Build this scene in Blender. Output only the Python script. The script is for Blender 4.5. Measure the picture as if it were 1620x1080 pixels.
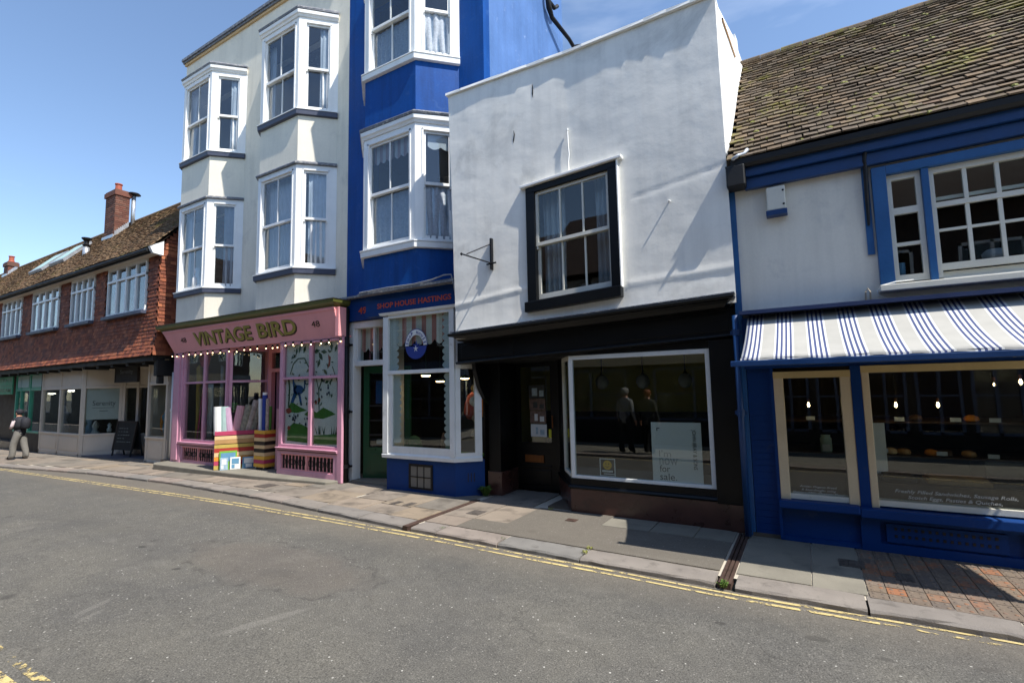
import bpy, bmesh, math, random
from mathutils import Vector, Matrix
random.seed(7)
for o in list(bpy.data.objects): bpy.data.objects.remove(o)
SC = bpy.context.scene
COL = SC.collection
S = 1.08                      # metres per survey unit
R = math.radians

# ------------------------------------------------------------------ camera
cam_d = bpy.data.cameras.new('camera'); CAM = bpy.data.objects.new('camera', cam_d); COL.objects.link(CAM)
cam_d.sensor_width = 36.0; cam_d.lens = 780.0 / 1620.0 * 36.0; cam_d.clip_start = 0.05; cam_d.clip_end = 2000
_yaw, _pit, _rol = R(30.61), R(5.315), R(-1.1525)
_f = Vector((-math.sin(_yaw) * math.cos(_pit), math.cos(_yaw) * math.cos(_pit), math.sin(_pit)))
_r = Vector((math.cos(_yaw), math.sin(_yaw), 0)); _u = _r.cross(_f)
_r2 = _r * math.cos(_rol) + _u * math.sin(_rol); _u2 = -_r * math.sin(_rol) + _u * math.cos(_rol)
CAM.matrix_world = Matrix(((_r2.x, _u2.x, -_f.x, 0), (_r2.y, _u2.y, -_f.y, 0), (_r2.z, _u2.z, -_f.z, 1.72 * S), (0, 0, 0, 1)))
SC.camera = CAM

# ------------------------------------------------------------------ sky and sun
SUN = Vector((1.0, -0.155, 1.5)).normalized()          # direction towards the sun
W = bpy.data.worlds.new('World'); SC.world = W; W.use_nodes = True
nt = W.node_tree; bg = nt.nodes['Background']
sky = nt.nodes.new('ShaderNodeTexSky'); sky.sky_type = 'NISHITA'; sky.sun_disc = False
sky.sun_elevation = math.asin(SUN.z); sky.sun_rotation = math.atan2(SUN.x, SUN.y)
sky.air_density = 1.0; sky.dust_density = 0.3; sky.ozone_density = 2.2
# a few thin high clouds low in the north-west, part of the sky itself
tc = nt.nodes.new('ShaderNodeTexCoord'); mp = nt.nodes.new('ShaderNodeMapping'); mp.inputs['Scale'].default_value = (1.2, 1.2, 5.0)
cn = nt.nodes.new('ShaderNodeTexNoise'); cn.inputs['Scale'].default_value = 1.6; cn.inputs['Detail'].default_value = 6; cn.inputs['Roughness'].default_value = 0.55
cr = nt.nodes.new('ShaderNodeValToRGB'); cr.color_ramp.elements[0].position = 0.56; cr.color_ramp.elements[1].position = 0.90
cr.color_ramp.elements[1].color = (0.34, 0.34, 0.34, 1)
cm = nt.nodes.new('ShaderNodeMix'); cm.data_type = 'RGBA'; cm.inputs[7].default_value = (7.5, 8.0, 8.8, 1)
nt.links.new(tc.outputs['Generated'], mp.inputs['Vector']); nt.links.new(mp.outputs['Vector'], cn.inputs['Vector'])
nt.links.new(cn.outputs['Fac'], cr.inputs['Fac']); nt.links.new(cr.outputs['Color'], cm.inputs[0]); nt.links.new(sky.outputs['Color'], cm.inputs[6])
nt.links.new(cm.outputs[2], bg.inputs['Color']); bg.inputs['Strength'].default_value = 0.148
sd = bpy.data.lights.new('sun', 'SUN'); sd.energy = 4.6; sd.angle = R(0.53); sd.color = (1.0, 0.955, 0.88)
so = bpy.data.objects.new('sun', sd); COL.objects.link(so); so.rotation_euler = SUN.to_track_quat('Z', 'Y').to_euler(); so.location = SUN * 60

SC.view_settings.view_transform = 'Standard'; SC.view_settings.look = 'None'; SC.view_settings.gamma = 1.0
SC.view_settings.use_curve_mapping = False; SC.view_settings.exposure = 0.66
SC.render.resolution_x = 1024; SC.render.resolution_y = 682
SC.render.engine = 'CYCLES'
SC.cycles.max_bounces = 6; SC.cycles.transparent_max_bounces = 12; SC.cycles.glossy_bounces = 3; SC.cycles.diffuse_bounces = 3
SC.cycles.sample_clamp_indirect = 6.0; SC.cycles.caustics_reflective = False; SC.cycles.caustics_refractive = False

# ------------------------------------------------------------------ materials
def lin(h):
    h = h.lstrip('#'); r = [int(h[i:i + 2], 16) / 255 for i in (0, 2, 4)]
    return tuple(((c + 0.055) / 1.055) ** 2.4 if c > 0.04045 else c / 12.92 for c in r)
MATS = {}
class NB:
    def __init__(s, name):
        s.m = bpy.data.materials.new(name); s.m.use_nodes = True; s.t = s.m.node_tree; s.b = s.t.nodes['Principled BSDF']
        s.out = s.t.nodes['Material Output']; s.pos = s.n('ShaderNodeNewGeometry').outputs['Position']
    def n(s, ty, **kw):
        x = s.t.nodes.new(ty)
        for k, v in kw.items(): setattr(x, k, v)
        return x
    def l(s, a, b): s.t.links.new(a, b)
    def noise(s, scale, detail=4, rough=0.55, vec=None, dist=0.0):
        x = s.n('ShaderNodeTexNoise'); x.inputs['Scale'].default_value = scale; x.inputs['Detail'].default_value = detail
        x.inputs['Roughness'].default_value = rough; x.inputs['Distortion'].default_value = dist
        s.l(vec or s.pos, x.inputs['Vector']); return x.outputs['Fac']
    def scaled(s, sx, sy, sz):
        x = s.n('ShaderNodeMapping'); x.inputs['Scale'].default_value = (sx, sy, sz); s.l(s.pos, x.inputs['Vector']); return x.outputs['Vector']
    def math(s, op, a, b=None, c=None, clamp=False):
        x = s.n('ShaderNodeMath', operation=op, use_clamp=clamp)
        for i, v in enumerate((a, b, c)):
            if v is None: continue
            if isinstance(v, (int, float)): x.inputs[i].default_value = v
            else: s.l(v, x.inputs[i])
        return x.outputs[0]
    def rng(s, v, a, b, c, d):
        x = s.n('ShaderNodeMapRange'); s.l(v, x.inputs[0])
        for i, q in enumerate((a, b, c, d)): x.inputs[i + 1].default_value = q
        return x.outputs[0]
    def mix(s, fac, a, b, mode='MIX'):
        x = s.n('ShaderNodeMix', data_type='RGBA', blend_type=mode)
        for i, v in ((0, fac), (6, a), (7, b)):
            if isinstance(v, (int, float)): x.inputs[i].default_value = v
            elif isinstance(v, tuple): x.inputs[i].default_value = (*v[:3], 1)
            else: s.l(v, x.inputs[i])
        return x.outputs[2]
    def bump(s, h, strength=0.3, dist=0.01, prev=None):
        x = s.n('ShaderNodeBump'); x.inputs['Strength'].default_value = strength; x.inputs['Distance'].default_value = dist
        s.l(h, x.inputs['Height'])
        if prev is not None: s.l(prev, x.inputs['Normal'])
        return x.outputs['Normal']
    def rand(s):
        a = s.n('ShaderNodeObjectInfo').outputs['Random']; b = s.n('ShaderNodeNewGeometry').outputs['Random Per Island']
        return s.math('FRACT', s.math('ADD', a, b))

def pm(name, col, rough=0.6, var=0.12, vs=2.5, bump=0.2, bs=45.0, bd=0.004, spec=0.5, metal=0.0, dirt=None, streak=0.0, rnd=0.0, rcol=None, coat=0.0):
    """painted / mineral surface: broad and fine variation, optional dirt, vertical streaks, per-piece tint"""
    if isinstance(col, str): col = lin(col)
    k = NB(name); b = k.b
    n1 = k.noise(vs, 5); n2 = k.noise(bs, 3, 0.6)
    f = k.math('ADD', k.rng(n1, 0.3, 0.7, 1 - var, 1 + var * 0.6), k.rng(n2, 0.3, 0.7, -var * 0.4, var * 0.4))
    if streak:
        n3 = k.noise(6.0, 4, 0.6, k.scaled(1, 1, 0.08)); f = k.math('MULTIPLY', f, k.rng(n3, 0.45, 0.75, 1.0, 1.0 - streak))
    c = k.mix(1.0, col, f, 'MULTIPLY')
    if rnd or rcol:
        r = k.rand()
        if rcol:
            rp = k.n('ShaderNodeValToRGB'); e = rp.color_ramp.elements
            for i, h in enumerate(rcol):
                q = lin(h) if isinstance(h, str) else h
                if i < 2: el = e[i]; el.position = i / (len(rcol) - 1)
                else: el = e.new(i / (len(rcol) - 1))
                el.color = (*q, 1)
            rp.color_ramp.interpolation = 'LINEAR'
            k.l(r, rp.inputs['Fac']); c = k.mix(1.0, rp.outputs['Color'], f, 'MULTIPLY')
        if rnd: c = k.mix(1.0, c, k.rng(r, 0, 1, 1 - rnd, 1 + rnd), 'MULTIPLY')
    if dirt:
        dc, ds, lo, amt = dirt
        d = k.rng(k.noise(ds, 8, 0.65, dist=0.4), lo, lo + 0.16, 0, amt)
        c = k.mix(d, c, lin(dc) if isinstance(dc, str) else dc)
    k.l(c, b.inputs['Base Color'])
    k.l(k.rng(n1, 0.3, 0.7, max(0.05, rough - 0.08), min(1, rough + 0.08)), b.inputs['Roughness'])
    b.inputs['Metallic'].default_value = metal; b.inputs['Specular IOR Level'].default_value = spec
    if coat: b.inputs['Coat Weight'].default_value = coat; b.inputs['Coat Roughness'].default_value = 0.12
    if bump: k.l(k.bump(n2, bump, bd), b.inputs['Normal'])
    MATS[name] = k.m; return k.m
def M(n): return MATS[n]

def glass(name, tint=(0.93, 0.96, 0.95), base=0.045, wob=0.004):
    k = NB(name)
    lw = k.n('ShaderNodeLayerWeight'); lw.inputs['Blend'].default_value = 0.5
    f = k.math('ADD', k.math('MULTIPLY', k.math('POWER', lw.outputs['Facing'], 5.0), 0.96), base, clamp=True)
    nb = k.bump(k.noise(1.3, 2), 0.25, wob)
    tr = k.n('ShaderNodeBsdfTransparent'); tr.inputs['Color'].default_value = (*tint, 1)
    gl = k.n('ShaderNodeBsdfGlossy'); gl.inputs['Roughness'].default_value = 0.0; gl.inputs['Color'].default_value = (1, 1, 1, 1); k.l(nb, gl.inputs['Normal'])
    mx = k.n('ShaderNodeMixShader'); k.l(f, mx.inputs[0]); k.l(tr.outputs[0], mx.inputs[1]); k.l(gl.outputs[0], mx.inputs[2])
    k.l(mx.outputs[0], k.out.inputs['Surface']); MATS[name] = k.m; return k.m
def glow(name, col, e):
    k = NB(name); k.b.inputs['Base Color'].default_value = (*col, 1); k.b.inputs['Emission Color'].default_value = (*col, 1); k.b.inputs['Emission Strength'].default_value = e
    MATS[name] = k.m; return k.m

# ------------------------------------------------------------------ mesh helpers
class MB:
    def __init__(s): s.v = []; s.f = []; s.mi = []; s.m = 0
    def add(s, pts, faces):
        b = len(s.v); s.v += [tuple(p) for p in pts]; s.f += [tuple(b + i for i in f) for f in faces]; s.mi += [s.m] * len(faces); return s
    def hexa(s, p):   # bottom 4 ccw (seen from above), top 4
        return s.add(p, [(3, 2, 1, 0), (4, 5, 6, 7), (0, 1, 5, 4), (1, 2, 6, 5), (2, 3, 7, 6), (3, 0, 4, 7)])
    def box(s, x0, x1, y0, y1, z0, z1):
        return s.hexa([(x0, y0, z0), (x1, y0, z0), (x1, y1, z0), (x0, y1, z0), (x0, y0, z1), (x1, y0, z1), (x1, y1, z1), (x0, y1, z1)])
    def fbox(s, F, a0, a1, d0, d1, z0, z1):   # box in a wall frame: along, depth inward, height
        P = F.p; return s.hexa([P(a0, d0, z0), P(a1, d0, z0), P(a1, d1, z0), P(a0, d1, z0), P(a0, d0, z1), P(a1, d0, z1), P(a1, d1, z1), P(a0, d1, z1)])
    def prism(s, poly, h0, h1):    # horizontal polygon (ccw) extruded in z
        n = len(poly); p = [(x, y, h0) for x, y in poly] + [(x, y, h1) for x, y in poly]
        return s.add(p, [tuple(range(n - 1, -1, -1)), tuple(range(n, 2 * n))] + [(i, (i + 1) % n, n + (i + 1) % n, n + i) for i in range(n)])
    def plate(s, F, poly, d0, d1):  # polygon in a wall frame (a,z), extruded in depth
        n = len(poly); p = [F.p(a, d0, z) for a, z in poly] + [F.p(a, d1, z) for a, z in poly]
        return s.add(p, [tuple(range(n)), tuple(range(2 * n - 1, n - 1, -1))] + [(i, n + i, n + (i + 1) % n, (i + 1) % n) for i in range(n)])
    def tube(s, pts, r, n=8, caps=True):
        pts = [Vector(p) for p in pts]; rr = r if isinstance(r, (list, tuple)) else [r] * len(pts); b0 = len(s.v); ref = None; V = []
        for i, p in enumerate(pts):
            t = (pts[min(i + 1, len(pts) - 1)] - pts[max(i - 1, 0)]).normalized()
            if ref is None: ref = t.orthogonal().normalized()
            ref = (ref - t * ref.dot(t)); ref = ref.normalized() if ref.length > 1e-6 else t.orthogonal().normalized()
            q = t.cross(ref)
            V += [p + ref * math.cos(2 * math.pi * j / n) * rr[i] + q * math.sin(2 * math.pi * j / n) * rr[i] for j in range(n)]
        F = [(i * n + j, i * n + (j + 1) % n, (i + 1) * n + (j + 1) % n, (i + 1) * n + j) for i in range(len(pts) - 1) for j in range(n)]
        if caps: F += [tuple(range(n - 1, -1, -1)), tuple(range((len(pts) - 1) * n, len(pts) * n))]
        return s.add(V, F)
    def lathe(s, c, prof, n=14):
        V = [(c[0] + r * math.cos(2 * math.pi * j / n), c[1] + r * math.sin(2 * math.pi * j / n), c[2] + z) for r, z in prof for j in range(n)]
        F = [(i * n + j, i * n + (j + 1) % n, (i + 1) * n + (j + 1) % n, (i + 1) * n + j) for i in range(len(prof) - 1) for j in range(n)]
        F += [tuple(range(n - 1, -1, -1)), tuple(range((len(prof) - 1) * n, len(prof) * n))]
        return s.add(V, F)
    def sweep(s, path, prof):      # plan polyline, profile of (outward, z); outward is to the right of travel
        P = [Vector(p) for p in path]; N = []
        for i in range(len(P) - 1):
            d = (P[i + 1] - P[i]).normalized(); N.append(Vector((d.y, -d.x)))
        V = []
        for i, p in enumerate(P):
            if i == 0: m = N[0]
            elif i == len(P) - 1: m = N[-1]
            else: m = (N[i - 1] + N[i]); m = m / m.dot(N[i])
            V += [(p.x + m.x * o, p.y + m.y * o, z) for o, z in prof]
        n = len(prof)
        F = [(i * n + j, (i + 1) * n + j, (i + 1) * n + (j + 1) % n, i * n + (j + 1) % n) for i in range(len(P) - 1) for j in range(n)]
        F += [tuple(range(n)), tuple(range(len(P) * n - 1, (len(P) - 1) * n - 1, -1))]
        return s.add(V, F)
    def xf(s, fn): s.v = [tuple(fn(*p)) for p in s.v]; return s
class Fr:
    """frame on a wall: origin (plan), direction along, depth inward to the left of travel"""
    def __init__(s, p0, p1, z=0):
        s.o = Vector(p0); d = Vector(p1) - s.o; s.L = d.length; s.u = d / s.L; s.n = Vector((-s.u.y, s.u.x)); s.z = z
    def p(s, a, d, z): q = s.o + s.u * a + s.n * d; return (q.x, q.y, s.z + z)

ORG = {}
def islands(mb):
    par = list(range(len(mb.v)))
    def find(i):
        while par[i] != i: par[i] = par[par[i]]; i = par[i]
        return i
    for f in mb.f:
        for a in f[1:]: par[find(a)] = find(f[0])
    out = {}
    for f, m in zip(mb.f, mb.mi): out.setdefault(find(f[0]), []).append((f, m))
    res = []
    for fs in out.values():
        ids = sorted({i for f, _ in fs for i in f}); k = {i: n for n, i in enumerate(ids)}; q = MB(); q.v = [mb.v[i] for i in ids]; q.f = [tuple(k[i] for i in f) for f, _ in fs]; q.mi = [m for _, m in fs]; res.append(q)
    return res
def finish(me):
    bm = bmesh.new(); bm.from_mesh(me); bmesh.ops.recalc_face_normals(bm, faces=bm.faces); bm.to_mesh(me); bm.free()
def ob(name, mb, parent=None, mats=('white_paint',), label=None, cat=None, group=None, kind=None, smooth=False, bevel=0, loc=None, recalc=True, local=False, weld=False, split=False):
    if split: return [ob(name, q, parent, mats, label, cat, group, kind, smooth, bevel, loc, recalc, local, weld) for q in islands(mb)]
    if isinstance(mats, str): mats = (mats,)
    po = ORG[parent.name] if parent else Vector((0, 0, 0))
    if loc is not None: o0 = Vector(loc) * S
    else: o0 = po
    if parent is None and loc is None and mb.v:
        xs = [p[0] for p in mb.v]; ys = [p[1] for p in mb.v]; zs = [p[2] for p in mb.v]
        o0 = Vector(((min(xs) + max(xs)) / 2, (min(ys) + max(ys)) / 2, min(zs))) * S
    me = bpy.data.meshes.new(name); lo = Vector((0, 0, 0)) if local else o0; me.from_pydata([(p[0] * S - lo.x, p[1] * S - lo.y, p[2] * S - lo.z) for p in mb.v], [], mb.f)
    for m in mats: me.materials.append(M(m))
    if len(mats) > 1: me.polygons.foreach_set('material_index', mb.mi)
    if weld:
        bm = bmesh.new(); bm.from_mesh(me); bmesh.ops.remove_doubles(bm, verts=bm.verts, dist=1e-5); bm.to_mesh(me); bm.free()
    if recalc: finish(me)
    if smooth: me.polygons.foreach_set('use_smooth', [True] * len(me.polygons))
    o = bpy.data.objects.new(name, me); COL.objects.link(o); o.location = o0 - po
    if parent: o.parent = parent
    ORG[o.name] = o0
    if bevel:
        b = o.modifiers.new('bevel', 'BEVEL'); b.width = bevel; b.segments = 2; b.limit_method = 'ANGLE'
    return tag(o, label, cat, group, kind)
def tag(o, label=None, cat=None, group=None, kind=None):
    for k, v in (('label', label), ('category', cat), ('group', group), ('kind', kind)):
        if v: o[k] = v
    return o
def root(name, loc, label, cat, group=None):
    o = bpy.data.objects.new(name, None); COL.objects.link(o); o.location = Vector(loc) * S; o.empty_display_size = 0.2; ORG[o.name] = o.location.copy()
    return tag(o, label, cat, group)
def inst(src, name, parent, loc, rot=(0, 0, 0)):       # shared-mesh piece
    o = src.copy(); o.name = name; COL.objects.link(o); o.parent = parent
    po = ORG[parent.name] if parent else Vector((0, 0, 0))
    o.location = Vector(loc) * S - po; o.rotation_euler = rot; ORG[o.name] = Vector(loc) * S; return o
def solid(xs0, xs1, z0, z1, F, d0, d1, holes, mb=None):
    """wall slab in frame F with rectangular openings (a0,a1,z0,z1)"""
    mb = mb or MB()
    xs = sorted({xs0, xs1, *[min(max(v, xs0), xs1) for h in holes for v in h[:2]]}); zs = sorted({z0, z1, *[min(max(v, z0), z1) for h in holes for v in h[2:]]})
    full = lambda i, j: 0 <= i < len(xs) - 1 and 0 <= j < len(zs) - 1 and not any(h[0] <= (xs[i] + xs[i + 1]) / 2 <= h[1] and h[2] <= (zs[j] + zs[j + 1]) / 2 <= h[3] for h in holes)
    for i in range(len(xs) - 1):
        for j in range(len(zs) - 1):
            if not full(i, j): continue
            a, b, c, d = xs[i], xs[i + 1], zs[j], zs[j + 1]; P = F.p
            p = [P(a, d0, c), P(b, d0, c), P(b, d1, c), P(a, d1, c), P(a, d0, d), P(b, d0, d), P(b, d1, d), P(a, d1, d)]
            fs = [(0, 1, 5, 4), (2, 3, 7, 6)]
            if not full(i - 1, j): fs.append((3, 0, 4, 7))
            if not full(i + 1, j): fs.append((1, 2, 6, 5))
            if not full(i, j - 1): fs.append((3, 2, 1, 0))
            if not full(i, j + 1): fs.append((4, 5, 6, 7))
            mb.add(p, fs)
    return mb
def text_mesh(s, bold=0.0, ext=0.004, italic=0.0, spacing=1.0):
    cu = bpy.data.curves.new('txt', 'FONT'); cu.body = s; cu.size = 1.0; cu.offset = bold; cu.shear = italic; cu.space_character = spacing; cu.resolution_u = 3; cu.align_x = 'LEFT'
    t = bpy.data.objects.new('txt', cu); COL.objects.link(t); bpy.context.view_layer.update()
    me = bpy.data.meshes.new_from_object(t.evaluated_get(bpy.context.evaluated_depsgraph_get()))
    v = [tuple(x.co) for x in me.vertices]; f = [tuple(p.vertices) for p in me.polygons]
    bpy.data.objects.remove(t); bpy.data.curves.remove(cu); bpy.data.meshes.remove(me)
    return v, f
def lettering(name, s, F, a0, a1, z0, z1, d, mat, parent, bold=0.012, italic=0.0, thick=0.004, slope=0.0, spacing=1.0, keep=False, mb=None, rot=False, **kw):
    """text filling the box a0..a1 x z0..z1 of frame F at depth d (outer face)"""
    v, f = text_mesh(s, bold, italic=italic, spacing=spacing)
    if rot: v = [(p[1], -p[0], 0) for p in v]
    x0 = min(p[0] for p in v); x1 = max(p[0] for p in v); y0 = min(p[1] for p in v); y1 = max(p[1] for p in v)
    sx = (a1 - a0) / (x1 - x0); sy = (z1 - z0) / (y1 - y0)
    if keep: sx = sy = min(sx, sy)
    own = mb is None; mb = mb or MB()
    ax = lambda p: a0 + (p[0] - x0) * sx + ((a1 - a0) - (x1 - x0) * sx) / 2
    P = [F.p(ax(p), d, z0 + (p[1] - y0) * sy + slope * (ax(p) - a0)) for p in v]; Q = [F.p(ax(p), d + thick, z0 + (p[1] - y0) * sy + slope * (ax(p) - a0)) for p in v]
    n = len(P); ed = {}
    for q in f:
        for i in range(len(q)): ed[(q[i], q[(i + 1) % len(q)])] = ed.get((q[i], q[(i + 1) % len(q)]), 0) + 1
    side = [(a, n + a, n + b, b) for a, b in ed if (b, a) not in ed]
    mb.add(P + Q, [tuple(q) for q in f] + side)
    return ob(name, mb, parent, mat, recalc=False, **kw) if own else mb
# ------------------------------------------------------------------ the materials of the street
pm('white_paint', '#f2f2ef', 0.38, 0.05, 3, 0.08, 60, dirt=('#a9a49a', 5, 0.62, 0.35), streak=0.06)
pm('shop_white', '#e2e4e2', 0.4, 0.06, 3, 0.1, 60, dirt=('#8f8a80', 4, 0.60, 0.5), streak=0.08)
pm('sash_cream', '#d8d5c8', 0.45, 0.06, 3, 0.08, 60, dirt=('#a39c8c', 6, 0.6, 0.3))
pm('cream_render', '#ebe4d2', 0.8, 0.07, 1.2, 0.35, 30, 0.006, dirt=('#a9a59a', 1.6, 0.56, 0.35), streak=0.12)
pm('cream_apron', '#e9e2d0', 0.7, 0.06, 2.0, 0.25, 22, 0.006, dirt=('#a5a199', 2.2, 0.6, 0.3), streak=0.08)
pm('white_wall', '#f2efe6', 0.62, 0.05, 0.9, 0.20, 11, 0.010, dirt=('#aeaca4', 1.1, 0.56, 0.5), streak=0.12)
pm('white_side', '#ecece8', 0.7, 0.04, 1.2, 0.3, 24, 0.006)
pm('grey_white_wall', '#e4dfd2', 0.7, 0.06, 1.0, 0.15, 40, 0.004, dirt=('#8d8f95', 1.5, 0.60, 0.35), streak=0.10)
pm('lead', '#6d7078', 0.55, 0.25, 6, 0.4, 20, 0.008, dirt=('#b9b7ae', 14, 0.5, 0.7))
pm('slate_sill', '#454a5c', 0.5, 0.15, 5, 0.2, 40)
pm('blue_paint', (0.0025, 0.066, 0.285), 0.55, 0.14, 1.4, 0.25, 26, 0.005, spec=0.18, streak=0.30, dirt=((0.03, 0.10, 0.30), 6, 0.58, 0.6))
pm('blue_side_sunlit', (0.085, 0.18, 0.41), 0.5, 0.14, 1.4, 0.25, 22, 0.006, spec=0.5, streak=0.16, dirt=((0.42, 0.50, 0.68), 5, 0.62, 0.6))  # house blue with sunlight lightened into it; the pale flecks are scratches
pm('blue_shop', (0.002, 0.036, 0.165), 0.5, 0.12, 2.0, 0.15, 40, spec=0.2, dirt=((0.05, 0.07, 0.13), 5, 0.6, 0.5))
pm('blue_wood_shaded', (0.006, 0.044, 0.155), 0.45, 0.12, 3, 0.2, 30, dirt=((0.03, 0.05, 0.12), 8, 0.6, 0.5), streak=0.1)  # trim blue with the shade of the eaves darkened in; other small parts share it
pm('navy', (0.012, 0.026, 0.085), 0.5, 0.12, 3, 0.15, 40)
pm('black_gloss', '#060708', 0.4, 0.2, 2, 0.1, 40, spec=0.3, dirt=('#131314', 4, 0.62, 0.5))
pm('black_matt', '#0c0d0e', 0.6, 0.2, 3, 0.2, 40)
pm('iron', '#15161a', 0.5, 0.3, 8, 0.3, 60, metal=0.4, dirt=('#3c2a1e', 12, 0.55, 0.6))
pm('granite', '#4c2f28', 0.32, 0.25, 5, 0.15, 120, dirt=('#2b1f1c', 3, 0.55, 0.6), coat=0.2)
pm('pink', '#cf98ac', 0.45, 0.08, 3, 0.1, 50, dirt=('#96697a', 6, 0.57, 0.45), streak=0.12)
pm('pink_fascia', '#eda3a4', 0.42, 0.06, 2, 0.08, 50, dirt=('#a2606c', 3, 0.62, 0.3), streak=0.06)
pm('olive', '#5c5f2c', 0.42, 0.1, 4, 0.1, 40, dirt=('#8c8a70', 9, 0.6, 0.5))
pm('olive_letter', '#94873c', 0.4, 0.05, 4, 0.0); pm('letter_shade', '#3a2a1e', 0.6, 0.05, 4, 0.0)
pm('orange_letter', '#c0492a', 0.5, 0.08, 4, 0.0); pm('grey_letter', '#5c6063', 0.5, 0.05, 4, 0.0); pm('pale_letter', '#aab0b2', 0.5, 0.04, 4, 0); pm('black_letter', '#15171a', 0.5, 0.05, 4, 0)
pm('window_letter', '#bcbcb6', 0.6, 0.1, 20, 0.0)
pm('stone_cream', '#cec3b3', 0.55, 0.06, 3, 0.1, 50, dirt=('#7c746a', 4, 0.62, 0.4), streak=0.05)
pm('cream_gloss', '#cdb47e', 0.4, 0.07, 3, 0.1, 50, dirt=('#8b7245', 5, 0.62, 0.4))
pm('cream_jamb', '#d2bf9f', 0.4, 0.07, 3, 0.1, 50, dirt=('#94805f', 5, 0.62, 0.4))
pm('green_paint', '#3f9a80', 0.42, 0.08, 4, 0.1, 40); pm('green_sign', '#2f8a66', 0.5, 0.08, 4, 0.05, 40); pm('emblem_blue', '#22388a', 0.6, 0.06, 4, 0.0); pm('border_pale', '#dfe8ea', 0.8, 0.04, 4, 0.0); pm('dark_green', '#0f4a2c', 0.35, 0.12, 4, 0.12, 40)
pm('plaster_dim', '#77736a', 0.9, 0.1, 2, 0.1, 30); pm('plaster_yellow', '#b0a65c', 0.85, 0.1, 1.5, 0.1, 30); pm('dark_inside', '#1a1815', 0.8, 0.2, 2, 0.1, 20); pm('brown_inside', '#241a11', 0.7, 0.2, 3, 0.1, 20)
pm('floor_inside', '#5a5046', 0.5, 0.15, 2, 0.1, 20)
pm('wood', '#4a3420', 0.5, 0.2, 5, 0.2, 30); pm('pine', '#b28a58', 0.55, 0.15, 5, 0.2, 30)
pm('hung_tile', '#7d3a2a', 0.75, 0.16, 3, 0.45, 60, 0.004, rcol=['#64331f', '#7a3e27', '#9a5636', '#6c3722', '#a86440'], dirt=('#46302a', 2.2, 0.60, 0.4))
pm('brick_red', '#7c4536', 0.85, 0.2, 6, 0.5, 40, 0.006, rcol=['#5c3a2e', '#704436', '#7c5646', '#4e362e'])
pm('pot', '#a5553f', 0.75, 0.12, 5, 0.3, 30); pm('mortar', '#b9b0a0', 0.9, 0.1, 8, 0.3, 30)
pm('zinc', '#b8bcc0', 0.35, 0.1, 6, 0.1, 30, metal=0.6); pm('steel', '#8c9092', 0.35, 0.1, 6, 0.1, 30, metal=0.8); pm('brass', '#7a4a22', 0.4, 0.2, 8, 0.1, 30, metal=0.5)
pm('net', '#aeb6c0', 0.9, 0.22, 30, 0.3, 90, 0.01); pm('voile', '#d6d8da', 0.9, 0.10, 6, 0.2, 60); pm('curtain_dim', '#6a6e74', 0.9, 0.12, 5, 0.2, 60); pm('curtain_grey', '#9aa0a8', 0.9, 0.12, 5, 0.2, 60); pm('cloth_white', '#e4e4e0', 0.85, 0.05, 4, 0.1, 60)
pm('paper', '#cfd6d8', 0.6, 0.03, 3, 0.0); pm('board_white', '#dde3e2', 0.45, 0.03, 3, 0.0); pm('paper_blue', '#9db6c6', 0.6, 0.2, 20, 0.0); pm('photo_dark', '#343a3c', 0.5, 0.5, 18, 0.0); pm('photo_warm', '#6d5a52', 0.5, 0.5, 22, 0.0)
pm('yellow', '#d0a91f', 0.5, 0.08, 10, 0.0); pm('acid', '#c4c42e', 0.5, 0.08, 10, 0.0)
pm('skin', '#b98a70', 0.55, 0.06, 10, 0.1, 80); pm('hair_grey', '#8d8a86', 0.7, 0.2, 40, 0.3, 90); pm('hair_red', '#8a4a26', 0.7, 0.2, 40, 0.3, 90); pm('shoe', '#1a1a1c', 0.5, 0.1, 10, 0.1)
pm('trouser_grey', '#77746e', 0.9, 0.15, 9, 0.5, 24, 0.015); pm('jacket_dark', '#1f2028', 0.8, 0.2, 8, 0.4, 20, 0.015); pm('sleeve_pink', '#d8c6c8', 0.85, 0.12, 12, 0.3, 25, 0.01); pm('trouser_black', '#141416', 0.85, 0.15, 9, 0.3, 24); pm('top_grey', '#8f9092', 0.85, 0.1, 9, 0.3, 24); pm('top_dark', '#3c3e3c', 0.85, 0.1, 9, 0.3, 24)
for nm, c in (('red', '#a83226'), ('orange', '#d98a2c'), ('ochre', '#d9a63c'), ('peach', '#d9b98a'), ('cerise', '#b03a5c'), ('teal', '#2f8f8c'), ('royal', '#233a8c'), ('duck', '#9db8b4'), ('rose', '#c99aa0'), ('lilac', '#b99ab4'), ('floral', '#8f8a78'), ('chintz', '#a8988c'), ('lime', '#6faa3c'), ('sky_blue', '#5f8fae'), ('leaf', '#4f8a34'), ('deep_leaf', '#2a5a38'), ('bird_blue', '#1f5a9c'), ('coral', '#b0503f'), ('dull_yellow', '#b9a050')):
    pm(nm, c, 0.75, 0.10 if nm not in ('floral', 'chintz') else 0.45, 14, 0.15, 60)
pm('mural_ground', '#fafcfa', 0.7, 0.08, 3, 0.05, 30)
pm('yellow_line', '#c4b078', 0.8, 0.12, 6, 0.3, 160, 0.003)
pm('weed', '#4f6a24', 0.7, 0.2, 20, 0.2, 60); pm('dry_weed', '#8a8a3c', 0.7, 0.2, 20, 0.2, 60)
pm('flag_buff', '#a8977f', 0.85, 0.18, 2.2, 0.7, 60, 0.004, rcol=['#81756a', '#8c7f70', '#7a7268', '#867a6d', '#736d64', '#8c7d6a'], dirt=('#453f38', 2.4, 0.50, 0.65))
pm('flag_concrete', '#7d786c', 0.85, 0.16, 2.2, 0.6, 70, 0.004, rnd=0.06, dirt=('#4f4b44', 2.6, 0.54, 0.55))
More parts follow.
